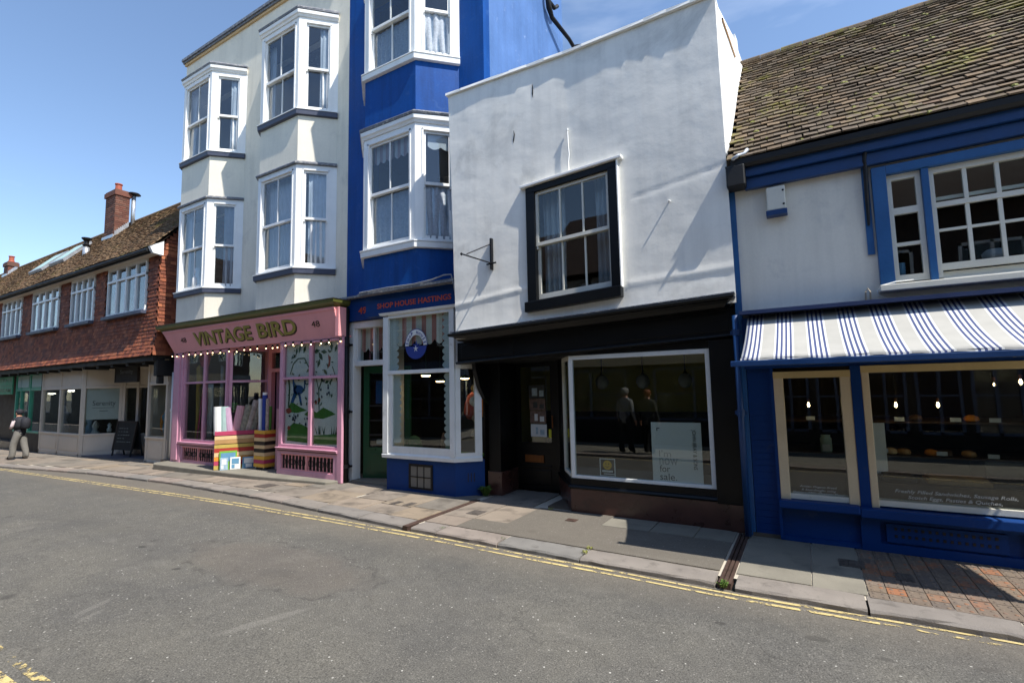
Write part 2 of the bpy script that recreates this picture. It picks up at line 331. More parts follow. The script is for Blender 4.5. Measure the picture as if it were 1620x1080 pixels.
pm('kerb_granite', '#948c84', 0.8, 0.14, 3, 0.8, 130, 0.006, rcol=['#7b756d', '#857d75', '#8a7d73', '#787570'], dirt=('#45403b', 5, 0.55, 0.6))
pm('paver_brick', '#a0563e', 0.8, 0.14, 4, 0.5, 90, 0.004, rcol=['#695c50', '#716456', '#645a52', '#7a6c5e', '#6a5d52', '#756656', '#95603f', '#6c6055'], dirt=('#5a4c44', 4, 0.56, 0.5))
pm('tarmac_patch', '#615d57', 0.9, 0.10, 1.6, 0.8, 150, 0.006, dirt=('#56524c', 2.4, 0.58, 0.5))
pm('ground_far', '#6f6c64', 0.9, 0.1, 0.4, 0.2, 10)
pm('opp_white', '#a5a298', 0.8, 0.1, 1, 0.2, 20); pm('opp_brick', '#45342c', 0.85, 0.2, 1.5, 0.3, 30); pm('opp_blue', '#4c5a72', 0.5, 0.1, 3, 0.1, 30); pm('timber', '#2a221c', 0.8, 0.2, 4, 0.2, 30); pm('cover_iron', '#57504a', 0.7, 0.25, 8, 0.4, 60, dirt=('#2a2622', 14, 0.5, 0.7)); pm('rust', '#46332a', 0.75, 0.3, 7, 0.4, 60, dirt=('#8a8078', 11, 0.62, 0.6)); pm('blue_trim', (0.018, 0.10, 0.27), 0.45, 0.12, 3, 0.2, 30, dirt=((0.03, 0.05, 0.12), 8, 0.6, 0.5), streak=0.1); pm('opp_roof', '#3f3028', 0.9, 0.25, 3, 0.5, 30)
pm('chalk', '#1c1e1f', 0.8, 0.15, 6, 0.1, 40); pm('chalk_mark', '#7f8a86', 0.9, 0.3, 20, 0.0)
glass('glass'); glass('shop_glass', (0.84, 0.87, 0.85), 0.055, 0.003); glass('upper_glass', (0.82, 0.86, 0.89), 0.065, 0.003)
glow('bulb', (1.0, 0.72, 0.38), 4.5); glow('lamp_warm', (1.0, 0.66, 0.34), 16.0); glow('bulb_shop', (1.0, 0.70, 0.36), 30.0); glow('spot', (1.0, 0.92, 0.8), 7.0)

# old clay roof tiles with lichen and moss
def roof_mat(name, cols, moss):
    k = NB(name); r = k.rand(); rp = k.n('ShaderNodeValToRGB'); e = rp.color_ramp.elements
    for i, h in enumerate(cols):
        el = e[i] if i < 2 else e.new(0.5); el.position = i / (len(cols) - 1); el.color = (*lin(h), 1)
    k.l(r, rp.inputs['Fac']); n1 = k.noise(9, 5, 0.6); n2 = k.noise(70, 3)
    c = k.mix(1.0, rp.outputs['Color'], k.rng(n1, 0.3, 0.7, 0.68, 1.3), 'MULTIPLY')
    c = k.mix(k.rng(k.noise(38, 4, 0.7), 0.60, 0.68, 0, 0.5), c, lin('#a8967a'))
    c = k.mix(k.rng(k.noise(2.2, 5, 0.65), 0.52, 0.70, 0, 0.55), c, lin('#4a4232'))
    big = k.noise(1.1, 3, 0.5); fine = k.noise(12, 6, 0.7)
    ms = k.rng(k.math('ADD', k.math('MULTIPLY', big, 0.55), k.math('MULTIPLY', fine, 0.5)), 0.60 - moss, 0.70 - moss, 0, 0.85)
    c = k.mix(ms, c, k.mix(fine, lin('#5c5a20'), lin('#8a8430')))
    k.l(c, k.b.inputs['Base Color']); k.b.inputs['Roughness'].default_value = 0.9
    k.l(k.bump(fine, 0.6, 0.012, k.bump(n2, 0.5, 0.004)), k.b.inputs['Normal']); MATS[name] = k.m
roof_mat('old_tile', ['#62523f', '#74614a', '#524535', '#7f6a50', '#6e4f3a', '#66594a'], 0.045)
roof_mat('brown_tile', ['#7d664c', '#8c7254', '#6e5a42', '#977852', '#7f5f44'], 0.0)

# asphalt: aggregate, bleached chips, gum spots, worn patches
def asphalt():
    k = NB('asphalt'); n1 = k.noise(0.7, 6, 0.6); n2 = k.noise(95, 3, 0.7); n3 = k.noise(7, 5, 0.65)
    c = k.mix(k.rng(n1, 0.35, 0.65, 0, 1), lin('#565450'), lin('#625f58'))
    c = k.mix(1.0, c, k.rng(n2, 0.3, 0.7, 0.40, 1.60), 'MULTIPLY'); c = k.mix(1.0, c, k.rng(n3, 0.3, 0.7, 0.88, 1.10), 'MULTIPLY')
    vo = k.n('ShaderNodeTexVoronoi'); vo.inputs['Scale'].default_value = 17.0; k.l(k.pos, vo.inputs['Vector'])
    chip = k.math('LESS_THAN', vo.outputs['Distance'], 0.13)
    sel = k.math('GREATER_THAN', k.n('ShaderNodeSeparateColor').outputs[0], 0.5)
    sc = k.n('ShaderNodeSeparateColor'); k.l(vo.outputs['Color'], sc.inputs[0])
    c = k.mix(k.math('MULTIPLY', chip, k.rng(sc.outputs[0], 0.55, 1.0, 0, 0.85)), c, lin('#c2bfb6'))
    vo2 = k.n('ShaderNodeTexVoronoi'); vo2.inputs['Scale'].default_value = 60.0; k.l(k.pos, vo2.inputs['Vector'])
    sc2 = k.n('ShaderNodeSeparateColor'); k.l(vo2.outputs['Color'], sc2.inputs[0])
    c = k.mix(k.math('MULTIPLY', k.math('LESS_THAN', vo2.outputs['Distance'], 0.38), k.rng(sc2.outputs[0], 0.66, 1.0, 0, 0.75)), c, lin('#86827a'))
    c = k.mix(k.math('MULTIPLY', k.math('LESS_THAN', vo2.outputs['Distance'], 0.4), k.rng(sc2.outputs[1], 0.7, 1.0, 0, 0.6)), c, lin('#2a2927'))
    # gum spots
    vo3 = k.n('ShaderNodeTexVoronoi'); vo3.inputs['Scale'].default_value = 1.35; k.l(k.pos, vo3.inputs['Vector'])
    sc3 = k.n('ShaderNodeSeparateColor'); k.l(vo3.outputs['Color'], sc3.inputs[0])
    d3 = k.math('ADD', vo3.outputs['Distance'], k.math('MULTIPLY', k.math('SUBTRACT', n3, 0.5), 0.12))
    c = k.mix(k.math('MULTIPLY', k.rng(d3, 0.05, 0.12, 1, 0), k.rng(sc3.outputs[0], 0.6, 0.8, 0, 0.5)), c, lin('#302e2c'))
    # reinstated trench patch with a browner surface
    sx = k.n('ShaderNodeSeparateXYZ'); k.l(k.pos, sx.inputs[0])
    dx = k.math('DIVIDE', k.math('SUBTRACT', sx.outputs[0], -5.2), 1.55); dy = k.math('DIVIDE', k.math('SUBTRACT', sx.outputs[1], 3.5), 0.55)
    rr = k.math('ADD', k.math('SQRT', k.math('ADD', k.math('MULTIPLY', dx, dx), k.math('MULTIPLY', dy, dy))), k.math('MULTIPLY', k.math('SUBTRACT', k.noise(3.0, 5, 0.6), 0.5), 0.9))
    c = k.mix(k.rng(rr, 0.7, 1.05, 0.22, 0), c, lin('#64584e'))
    c = k.mix(k.math('MULTIPLY', k.rng(k.math('ABSOLUTE', k.math('SUBTRACT', rr, 1.0)), 0.0, 0.07, 1, 0), k.rng(k.noise(5, 4), 0.45, 0.6, 0, 0.5)), c, lin('#2a2826'))
    # pale scuffs
    c = k.mix(k.math('MULTIPLY', k.rng(k.noise(1.4, 6, 0.7, k.scaled(0.6, 1.6, 1)), 0.58, 0.75, 0, 0.55), n3), c, lin('#86827b'))
    # hairline cracks and sealed joints
    ve = k.n('ShaderNodeTexVoronoi', feature='DISTANCE_TO_EDGE'); ve.inputs['Scale'].default_value = 0.42
    wv = k.n('ShaderNodeVectorMath', operation='ADD'); nz = k.n('ShaderNodeTexNoise'); nz.inputs['Scale'].default_value = 2.2; nz.inputs['Detail'].default_value = 7; k.l(k.pos, nz.inputs['Vector']); k.l(k.pos, wv.inputs[0]); k.l(nz.outputs['Color'], wv.inputs[1]); k.l(wv.outputs[0], ve.inputs['Vector'])
    c = k.mix(k.math('MULTIPLY', k.rng(ve.outputs['Distance'], 0.0, 0.006, 1, 0), k.rng(k.noise(0.9, 3), 0.48, 0.6, 0, 0.5)), c, lin('#34322f'))
    # tyre-polished tracks and oil drips along the road
    tk = k.noise(0.55, 4, 0.5, k.scaled(0.12, 1.5, 1)); c = k.mix(k.rng(tk, 0.45, 0.7, 0, 0.28), c, lin('#3f3e3b'))
    oil = k.rng(k.noise(3.1, 5, 0.6), 0.66, 0.75, 0, 0.4); c = k.mix(oil, c, lin('#33312f'))
    # chalky scuffs, old spills and a long dark streak near the kerb, with shapes of their own
    for (cx, cy, la, lb, an, hx, am) in ((-5.66, 2.04, .20, .05, 2.0, '#86827b', .32), (-5.48, 1.97, .14, .035, 2.0, '#86827b', .28), (-4.0, 2.62, .40, .06, 1.2, '#86827b', .34), (-7.25, 3.10, .07, .035, .2, '#262523', .7), (-6.98, 3.08, .06, .03, .2, '#32302d', .5), (-6.01, 2.9, .06, .035, .3, '#262523', .7), (-7.4, 4.95, .6, .08, .25, '#3a3835', .5), (-0.06, 4.44, .09, .05, .2, '#353330', .6), (-0.71, 4.36, .045, .03, .2, '#2e2c2a', .7), (0.34, 4.34, .06, .035, .2, '#32302d', .5), (0.9, 4.5, .07, .04, .4, '#3a3835', .5), (-4.9, 3.35, .25, .12, .3, '#4a4743', .4)):
        ux = k.math('SUBTRACT', sx.outputs[0], cx); uy = k.math('SUBTRACT', sx.outputs[1], cy); ca, sa = math.cos(an), math.sin(an)
        p_ = k.math('DIVIDE', k.math('ADD', k.math('MULTIPLY', ux, ca), k.math('MULTIPLY', uy, sa)), la); q_ = k.math('DIVIDE', k.math('SUBTRACT', k.math('MULTIPLY', uy, ca), k.math('MULTIPLY', ux, sa)), lb)
        rr_ = k.math('ADD', k.math('ADD', k.math('MULTIPLY', p_, p_), k.math('MULTIPLY', q_, q_)), k.math('MULTIPLY', k.math('SUBTRACT', n3, 0.5), 1.6))
        c = k.mix(k.math('MULTIPLY', k.rng(rr_, 0.5, 1.1, am, 0), k.rng(n2, 0.35, 0.6, 0.4, 1.0)), c, lin(hx))
    # dust and wear along the gutter
    g = k.rng(k.math('ADD', sx.outputs[1], k.math('MULTIPLY', n3, 0.4)), 4.6, 5.3, 0, 0.45); c = k.mix(g, c, lin('#70675b'))
    k.l(c, k.b.inputs['Base Color']); k.b.inputs['Roughness'].default_value = 0.88; k.b.inputs['Specular IOR Level'].default_value = 0.35
    k.l(k.bump(n2, 0.8, 0.006, k.bump(n1, 0.3, 0.03)), k.b.inputs['Normal']); MATS['asphalt'] = k.m
asphalt()

def worn(name, src, lo):
    m = M(src).copy(); m.name = name; t = m.node_tree; b = t.nodes['Principled BSDF']
    n = t.nodes.new('ShaderNodeTexNoise'); n.inputs['Scale'].default_value = 9; n.inputs['Detail'].default_value = 9; n.inputs['Roughness'].default_value = 0.75
    g = t.nodes.new('ShaderNodeNewGeometry'); t.links.new(g.outputs['Position'], n.inputs['Vector'])
    mr = t.nodes.new('ShaderNodeMapRange'); mr.inputs[1].default_value = lo; mr.inputs[2].default_value = lo + 0.06; t.links.new(n.outputs['Fac'], mr.inputs[0]); t.links.new(mr.outputs[0], b.inputs['Alpha']); MATS[name] = m
worn('yellow_line_worn', 'yellow_line', 0.435); worn('yellow_line_ghost', 'yellow_line', 0.53)

def stripes(name, period, spec, base, axis=0, off=0.0):
    """woven stripes across world x: spec = [(start, end, colour)] in parts of a period"""
    k = NB(name); sx = k.n('ShaderNodeSeparateXYZ'); k.l(k.pos, sx.inputs[0])
    t = k.math('FRACT', k.math('DIVIDE', k.math('ADD', sx.outputs[axis], off + 1000 * period), period)); c = k.mix(0.0, lin(base), lin(base))
    for a, b, h in spec:
        f = k.math('MULTIPLY', k.math('GREATER_THAN', t, a), k.math('LESS_THAN', t, b)); c = k.mix(f, c, lin(h))
    n = k.noise(5, 5); c = k.mix(1.0, c, k.rng(n, 0.3, 0.7, 0.93, 1.05), 'MULTIPLY'); k.l(c, k.b.inputs['Base Color'])
    k.b.inputs['Roughness'].default_value = 0.85; w = k.noise(160, 2); k.l(k.bump(w, 0.3, 0.003), k.b.inputs['Normal']); MATS[name] = k.m
per = 0.283 * S
stripes('awning_cloth', per, [(0.0, 0.055, '#d2d2ce'), (0.055, 0.12, '#3e4a74'), (0.12, 0.195, '#d2d2ce'), (0.195, 0.26, '#3e4a74'), (0.26, 0.335, '#d2d2ce'), (0.335, 0.40, '#3e4a74'), (0.40, 0.475, '#d2d2ce'), (0.475, 0.54, '#3e4a74'), (0.54, 0.60, '#d2d2ce')], '#a9a7a0', 0, 0.53 * S)
stripes('blind_stripe', 0.225 * S, [(0.0, 0.45, '#d08f86')], '#f2ede2', 0, 0.02)
stripes('blind_stripe_small', 0.15 * S, [(0.0, 0.5, '#b0928c')], '#d0cdc6', 0, 0.02)
stripes('circus', 0.18 * S, [(0.0, 0.5, '#7a2630')], '#c9c6bd', 0, 0.0)
# ------------------------------------------------------------------ ground, road, pavement, kerb
def gz(x): return 0.0 if x > -8 else 0.0135 * (x + 8)
RD = 0.058
def ip(tab, x):
    if x <= tab[0][0]: return tab[0][1]
    for (a, b), (c, d) in zip(tab, tab[1:]):
        if x <= c: t = (x - a) / (c - a); return b + (d - b) * t
    return tab[-1][1]
KT = [(-60, 4.3), (-24, 4.55), (-19.2, 4.72), (-15, 5.16), (-11.35, 5.24), (-8.1, 5.08), (-6.1, 4.94), (-4.5, 4.83), (-0.7, 4.72), (1.2, 4.72), (40, 4.72)]
kerbY = lambda x: ip(KT, x)
ob('ground', MB().box(-400, 400, -400, 400, -1.2, -1.0), None, 'ground_far', kind='structure')
def sheet(name, xs, ys_fn, zf, mat, n=6, **kw):
    mb = MB(); rows = []
    for x in xs:
        y0, y1 = ys_fn(x); rows.append([(x, y0 + (y1 - y0) * j / n, zf(x, y0 + (y1 - y0) * j / n)) for j in range(n + 1)])
    for r0, r1 in zip(rows, rows[1:]):
        for j in range(n): mb.add([r0[j], r1[j], r1[j + 1], r0[j + 1]], [(0, 1, 2, 3)])
    return ob(name, mb, None, mat, recalc=False, **kw)
frange = lambda a, b, s: [a + (b - a) * i / max(1, round((b - a) / s)) for i in range(max(1, round((b - a) / s)) + 1)]
XS = frange(-60, 30, 0.5)
camber = lambda x, y: gz(x) - RD + 0.03 * max(0, 1 - ((y - 3) / 1.9) ** 2)
sheet('road', XS, lambda x: (0.9, kerbY(x) + 0.02), camber, 'asphalt', 14, kind='structure')
PAV = sheet('pavement', XS, lambda x: (kerbY(x) + 0.2, 8.2), lambda x, y: gz(x) - 0.012, 'mortar', 2, kind='structure'); ORG['pavement'] = PAV.location.copy()
sheet('opposite_pavement', XS, lambda x: (-1.7, 0.72), lambda x, y: gz(x), 'flag_concrete', 2, kind='structure')
def markings(name, fy, w, x0, x1, mat):
    mb = MB(); xs = frange(x0, x1, 0.25)
    for a, b in zip(xs, xs[1:]):
        p = []
        for x, s in ((a, 0), (b, 0), (b, 1), (a, 1)):
            y = fy(x) + (s * w) + 0.006 * math.sin(x * 3.1 + s); p.append((x, y, camber(x, y) + 0.005))
        mb.add(p, [(0, 1, 2, 3)])
    return ob(name, mb, None, mat, kind='structure', recalc=False)
YO = [(-60, 4.2), (-19, 4.50), (-10, 4.60), (-4.4, 4.64), (-0.7, 4.545), (1.1, 4.585), (30, 4.6)]
YI = [(-60, 4.32), (-19, 4.60), (-10, 4.71), (-4.4, 4.755), (-0.7, 4.635), (1.1, 4.675), (30, 4.69)]
markings('road_marking', lambda x: ip(YO, x), 0.036, -40, 0.35, 'yellow_line_worn'); markings('road_marking', lambda x: ip(YI, x), 0.036, -40, 30, 'yellow_line_worn')
markings('road_marking', lambda x: ip(YO, x), 0.036, 0.35, 30, 'yellow_line_ghost')
markings('road_marking', lambda x: 1.155, 0.05, -40, 20, 'yellow_line_worn'); markings('road_marking', lambda x: 1.265, 0.05, -40, 20, 'yellow_line_ghost')
# kerb stones
KR = root('kerb', (-10, 4.8, gz(-10)), 'row of worn granite kerb stones along the far pavement', 'kerb'); del KR['label']; del KR['category']; KR['kind'] = 'structure'
JX = [2.9, 2.1, 1.2, 0.3, -0.64, None, -0.79, -2.08, -3.08, -3.98, -4.40, None, -4.52, -5.39, -6.35, -7.3]
x = -7.3
while x > -30: x -= random.uniform(0.85, 1.2); JX.append(x)
def stone(a, b, w=0.29):
    mb = MB(); n = max(2, int((b - a) / 0.12)); rows = []
    for i in range(n + 1):
        x = a + (b - a) * i / n; y = kerbY(x); z = gz(x); e = 0.006 if 0 < i < n else 0.016
        j = lambda s: random.uniform(-s, s)
        rows.append([(x, y + 0.004 + j(.006), z - 0.16), (x, y + j(.007), z - 0.016 - e * .6 + j(.004)), (x, y + 0.016 + j(.006), z - 0.002 - e / 3 + j(.003)), (x, y + 0.15, z + 0.003 - e / 3 + j(.003)), (x, y + w, z - e / 3 + j(.002)), (x, y + w, z - 0.14)])
    for r0, r1 in zip(rows, rows[1:]):
        mb.add(r0 + r1, [(k, 6 + k, 6 + (k + 1) % 6, (k + 1) % 6) for k in range(6)])
    mb.add(rows[0], [tuple(range(6))]); mb.add(rows[-1], [tuple(range(5, -1, -1))])
    return ob('kerb_stone', mb, KR, 'kerb_granite', weld=True)
for a, b in zip(JX, JX[1:]):
    if a is None or b is None: continue
    stone(b + 0.008, a - 0.008)
ob('kerb', MB().box(-60, 30, 0.7, 0.98, -0.7, -0.0).xf(lambda x, y, z: (x, y, z)), None, 'kerb_granite', kind='structure')
# paving slabs
def slab(x0, x1, y0, y1, mat='flag_buff', name='paving_slab', t=0.05, dz=None, par=None):
    g = 0.006; dz = random.uniform(-0.003, 0.004) if dz is None else dz; tx = random.uniform(-.004, .004); ty = random.uniform(-.003, .003)
    z = lambda x, y: gz(x) + dz + tx * (x - x0) + ty * (y - y0)
    j = lambda: random.uniform(-.004, .004)
    c = [(x0 + g + j(), y0 + g + j()), (x1 - g + j(), y0 + g + j()), (x1 - g + j(), y1 - g + j()), (x0 + g + j(), y1 - g + j())]
    return ob(name, MB().hexa([(a, b, gz(a) - t) for a, b in c] + [(a, b, z(a, b)) for a, b in c]), PAV, mat)
x = -27.0
while x < -8.2:
    w = random.uniform(0.62, 1.05); x1 = min(x + w, -8.0)
    y0 = max(kerbY(x), kerbY(x1)) + 0.30; ye = 6.62 if x > -15 else 6.95
    cuts = [y0] + sorted(random.uniform(y0 + 0.35, ye - 0.3) for _ in range(random.choice((1, 2, 2)))) + [ye]
    cuts = [c for i, c in enumerate(cuts) if i == 0 or c - cuts[i - 1] > 0.2]; cuts[-1] = ye
    for a, b in zip(cuts, cuts[1:]): slab(x, x1, a, b)
    x = x1
for q in [(-8.0, -7.25, 5.32, 6.0), (-8.0, -7.1, 6.0, 6.95), (-7.25, -6.45, 5.28, 6.0), (-7.1, -6.35, 6.0, 6.95), (-6.45, -5.75, 5.2, 5.75), (-6.35, -5.72, 5.75, 6.5), (-5.72, -5.1, 5.18, 5.62), (-5.72, -5.1, 5.62, 6.5), (-5.1, -4.55, 5.14, 5.66), (-5.1, -4.55, 5.66, 6.7),
          (-4.42, -3.9, 5.12, 5.5), (-4.42, -3.9, 5.5, 6.35), (-4.42, -3.5, 6.35, 7.38), (-3.9, -3.38, 5.52, 6.40)]: slab(*q)
for q in [(-0.655, -0.065, 5.03, 6.33), (-0.065, 0.325, 5.0, 6.33)]: slab(*q, mat='flag_concrete')
for a, b in ((-2.3, -1.7), (-1.7, -1.2), (-1.2, -0.79)): slab(a, b, 5.95, 6.42, 'flag_concrete')
ob('asphalt_patch', MB().prism([(-3.9, 5.12), (-0.8, 5.04), (-0.8, 5.95), (-2.3, 5.95), (-2.3, 6.44), (-2.9, 6.44), (-3.38, 6.42), (-3.38, 5.52), (-3.9, 5.50)], -0.03, 0.001), PAV, 'asphalt')
# tactile pavers
pv = MB().box(-0.062, 0.062, -0.0705, 0.0705, -0.05, 0.0)
for i in (-1, 1):
    for j in (-0.5, 0.5): pv.lathe((i * 0.031, j * 0.072, -0.002), [(0.017, 0), (0.015, 0.004), (0.009, 0.0065)], 6)
p0 = ob('tactile_paver', pv, PAV, 'paver_brick', loc=(0.395, 5.04, 0), local=True); n = 0
for i in range(17):
    for j in range(10):
        if i == 0 and j == 0: continue
        y = 5.04 + j * 0.149
        if y > 6.45: continue
        inst(p0, 'tactile_paver', PAV, (0.395 + i * 0.1305, y, random.uniform(-.002, .002)), (0, 0, random.uniform(-.01, .01)))
# iron drainage channels across the footway
def channel(x0, x1, y0, y1, label):
    r = root('drain_channel', ((x0 + x1) / 2, y0, 0), label, 'drain')
    ob('tray', MB().box(x0, x1, y0, y1, -0.07, -0.012), r, 'rust'); mb = MB()
    for a in (x0 + .006, (x0 + x1) / 2 - .008, x1 - .022): mb.box(a, a + 0.026, y0, y1, -0.012, 0.002)
    ob('rib', mb, r, 'rust', split=True)
channel(-0.775, -0.67, 4.74, 6.36, 'rusty iron drain channel crossing the footway between black and blue shops')
channel(-4.525, -4.445, 4.82, 6.45, 'narrow dark drain channel crossing the pavement in front of the black shop door')
def cover(x, y, w, h, label, mat='cover_iron'):
    r = root('utility_cover', (x, y, gz(x)), label, 'cover'); z = gz(x)
    ob('frame', MB().box(x - w / 2, x + w / 2, y - h / 2, y + h / 2, z - 0.03, z + 0.0065), r, mat)
    mb = MB()
    for i in range(3): a = x - w / 2 + w * (0.15 + 0.25 * i); mb.box(a, a + w * 0.2, y - h * 0.38, y + h * 0.38, z, z + 0.0095)
    ob('lid', mb, r, mat)
cover(-5.49, 5.72, 0.12, 0.2, 'small iron cover in pavement, left one of the pair before the blue shop'); cover(-5.24, 5.74, 0.12, 0.2, 'small iron cover in pavement, right one of the pair before the blue shop')
cover(-4.05, 5.78, 0.2, 0.22, 'square iron cover in pavement in front of the black shop doorway'); cover(-2.71, 6.0, 0.14, 0.12, 'small rusty cover in tarmac below the large white framed window', 'rust')
cover(0.26, 5.77, 0.2, 0.21, 'dark oblong cover in concrete flag beside the tactile paving'); cover(0.63, 5.58, 0.125, 0.19, 'dark iron cover set among the tactile pavers')
cover(-8.75, 5.72, 0.34, 0.3, 'square metal cover in buff paving before the pink shop')
# weeds in the joints
def weed(x, y, z, n, h, label, mat='weed'):
    mb = MB()
    for i in range(n):
        a = random.uniform(0, 6.28); L = h * random.uniform(0.4, 1); w = L * 0.16; t = random.uniform(0.3, 0.9)
        bx, by = x + random.uniform(-.03, .03), y + random.uniform(-.03, .03); dx, dy = math.cos(a), math.sin(a); px, py = -dy * w, dx * w
        m1 = (bx + dx * L * t * .5, by + dy * L * t * .5, z + L * .7); m2 = (bx + dx * L * t, by + dy * L * t, z + L * (1 - t * .4))
        mb.add([(bx, by, z), (m1[0] + px, m1[1] + py, m1[2]), m2, (m1[0] - px, m1[1] - py, m1[2])], [(0, 1, 2, 3)])
    ob('weed', mb, None, mat, label=label, cat='weed', recalc=False)
weed(-0.72, 4.72, -0.03, 40, 0.07, 'tuft of green weed at the mouth of the iron drain channel')
weed(-2.08, 4.9, 0.0, 26, 0.04, 'weed line growing in the kerb joint before the white framed window', 'dry_weed'); weed(-2.08, 5.05, 0, 20, 0.04, 'pale weed behind the kerb joint before the white framed window', 'dry_weed')
weed(-3.98, 4.95, 0.0, 12, 0.03, 'tiny weed in the kerb joint right of the narrow channel'); weed(-3.08, 4.92, 0.0, 14, 0.03, 'tiny weed in kerb joint beside the tarmac patch')
weed(-4.52, 6.72, 0.0, 90, 0.2, 'dark bushy weed between the blue bay and the black pilaster'); weed(-3.2, 6.38, 0, 30, 0.035, 'low yellowish weed at edge of the black shop threshold', 'dry_weed')
# ------------------------------------------------------------------ shared window builders
def pane(par, F, a0, a1, z0, z1, d, mat='glass', xf=None):
    mb = MB().fbox(F, a0, a1, d, d + 0.005, z0, z1)
    if xf: mb.xf(xf)
    return ob('pane', mb, par, mat)
def sash_window(par, F, a0, a1, z0, z1, zm, cols=2, mat='white_paint', gl='upper_glass', jw=0.05, rows=1, d=0.035, xf=None, hang=0.0, bars=True):
    """double-hung sashes between a0..a1: upper sash outside, lower sash behind it"""
    for nm, s0, s1, dd, k in (('upper_sash', zm - 0.025, z1, d, 0), ('lower_sash', z0, zm + 0.025, d + 0.045, 1)):
        st = 0.04; tr = 0.045 if k == 0 else 0.05; br = 0.05 if k == 0 else 0.075
        if k: s0 += hang
        mb = MB().fbox(F, a0, a0 + st, dd, dd + 0.04, s0, s1).fbox(F, a1 - st, a1, dd, dd + 0.04, s0, s1).fbox(F, a0 + st, a1 - st, dd, dd + 0.04, s0, s0 + br).fbox(F, a0 + st, a1 - st, dd, dd + 0.04, s1 - tr, s1)
        if k == 0:
            for q in (a0 + .002, a1 - .027): mb.fbox(F, q, q + 0.025, dd + .004, dd + 0.036, s0 - 0.045, s0)
        if xf: mb.xf(xf)
        ob(nm, mb, par, mat)
        W = (a1 - a0 - 2 * st); w = W / cols; H = (s1 - tr - s0 - br); h = H / rows; bw = 0.012
        for i in range(cols):
            for j in range(rows):
                pane(par, F, a0 + st + i * w, a0 + st + (i + 1) * w, s0 + br + j * h, s0 + br + (j + 1) * h, dd + 0.018, gl, xf)
        gb = MB()
        for i in range(1, cols): gb.fbox(F, a0 + st + i * w - bw, a0 + st + i * w + bw, dd + 0.006, dd + 0.034, s0 + br, s1 - tr)
        for j in range(1, rows): gb.fbox(F, a0 + st, a1 - st, dd + 0.007, dd + 0.033, s0 + br + j * h - bw, s0 + br + j * h + bw)
        if gb.v:
            if xf: gb.xf(xf)
            ob('glazing_bar', gb, par, mat, split=True)
def curtain(x0, x1, y, z0, z1, folds, label, mat='voile', amp=0.03, F=None, gather=0.0, cat='curtain'):
    F = F or Fr((x0, y), (x1, y)); mb = MB(); n = folds * 6; rows = 7
    for j in range(rows):
        t = j / (rows - 1); z = z0 + (z1 - z0) * t
        for i in range(n + 1):
            u = i / n; a = u * F.L * (1 - gather * (1 - t) ** 2)
            mb.v.append(F.p(a, amp * math.sin(u * folds * 6.283 + 0.4 * math.sin(3 * t)) * (0.6 + 0.4 * (1 - t)) + 0.01 * math.sin(u * 17 + t * 5), z))
    mb.f = [(j * (n + 1) + i, j * (n + 1) + i + 1, (j + 1) * (n + 1) + i + 1, (j + 1) * (n + 1) + i) for j in range(rows - 1) for i in range(n)]; mb.mi = [0] * len(mb.f)
    o = ob('curtain', mb, None, mat, label=label, cat=cat, smooth=True, recalc=False)
    s = o.modifiers.new('t', 'SOLIDIFY'); s.thickness = 0.004; return o
def downpipe(pts, r, mat, label, collars=()):
    t = root('downpipe', pts[-1], label, 'downpipe'); ob('pipe', MB().tube(pts, r, 10), t, mat, smooth=True)
    for c in collars: ob('collar', MB().tube([(c[0], c[1], c[2] - .035), (c[0], c[1], c[2] + .035)], r * 1.3, 10).box(c[0] - r * 1.9, c[0] + r * 1.9, c[1] + r * .6, c[1] + r * 1.2, c[2] - .02, c[2] + .02), t, mat)
    return t

# ================================================================== B4: low blue and white shop under an old tiled roof
B4 = root('bakery_building', (1.0, 6.4, 0), 'low white and blue shop building with mossy tiled roof at right', 'building')
F4 = Fr((0, 6.36), (1, 6.36)); X4 = 4.6
ob('upper_wall', solid(-0.66, X4, 2.45, 4.14, F4, 0, 0.2, [(0.86, 3.2, 2.72, 3.88)]), B4, 'grey_white_wall')
ob('corner_board', MB().box(-0.665, -0.59, 6.335, 6.5, 0.0, 4.02), B4, 'blue_trim')
ob('gable_wall', MB().box(-0.69, -0.62, 6.5, 9.1, 0, 4.1).add([(-0.69, 6.3, 4.1), (-0.69, 9.1, 4.1), (-0.69, 9.1, 7.05), (-0.62, 6.3, 4.1), (-0.62, 9.1, 4.1), (-0.62, 9.1, 7.05)], [(0, 1, 2), (3, 5, 4), (0, 2, 5, 3)]), B4, 'grey_white_wall')
ob('side_wall', MB().box(X4, X4 + 0.2, 6.36, 9.2, 0, 4.1), B4, 'grey_white_wall')
ob('back_wall', MB().box(-0.62, X4, 9.1, 9.3, 0, 7.0), B4, 'plaster_dim')
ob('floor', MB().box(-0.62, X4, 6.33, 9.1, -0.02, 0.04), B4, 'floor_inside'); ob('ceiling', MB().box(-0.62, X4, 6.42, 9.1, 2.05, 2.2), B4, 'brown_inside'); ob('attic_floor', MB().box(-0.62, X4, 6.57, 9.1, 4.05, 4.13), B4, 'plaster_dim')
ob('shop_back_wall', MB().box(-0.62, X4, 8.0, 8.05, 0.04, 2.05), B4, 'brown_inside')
ob('bedroom_back_wall', MB().box(-0.62, X4, 8.6, 8.65, 2.2, 4.05), B4, 'dark_inside')
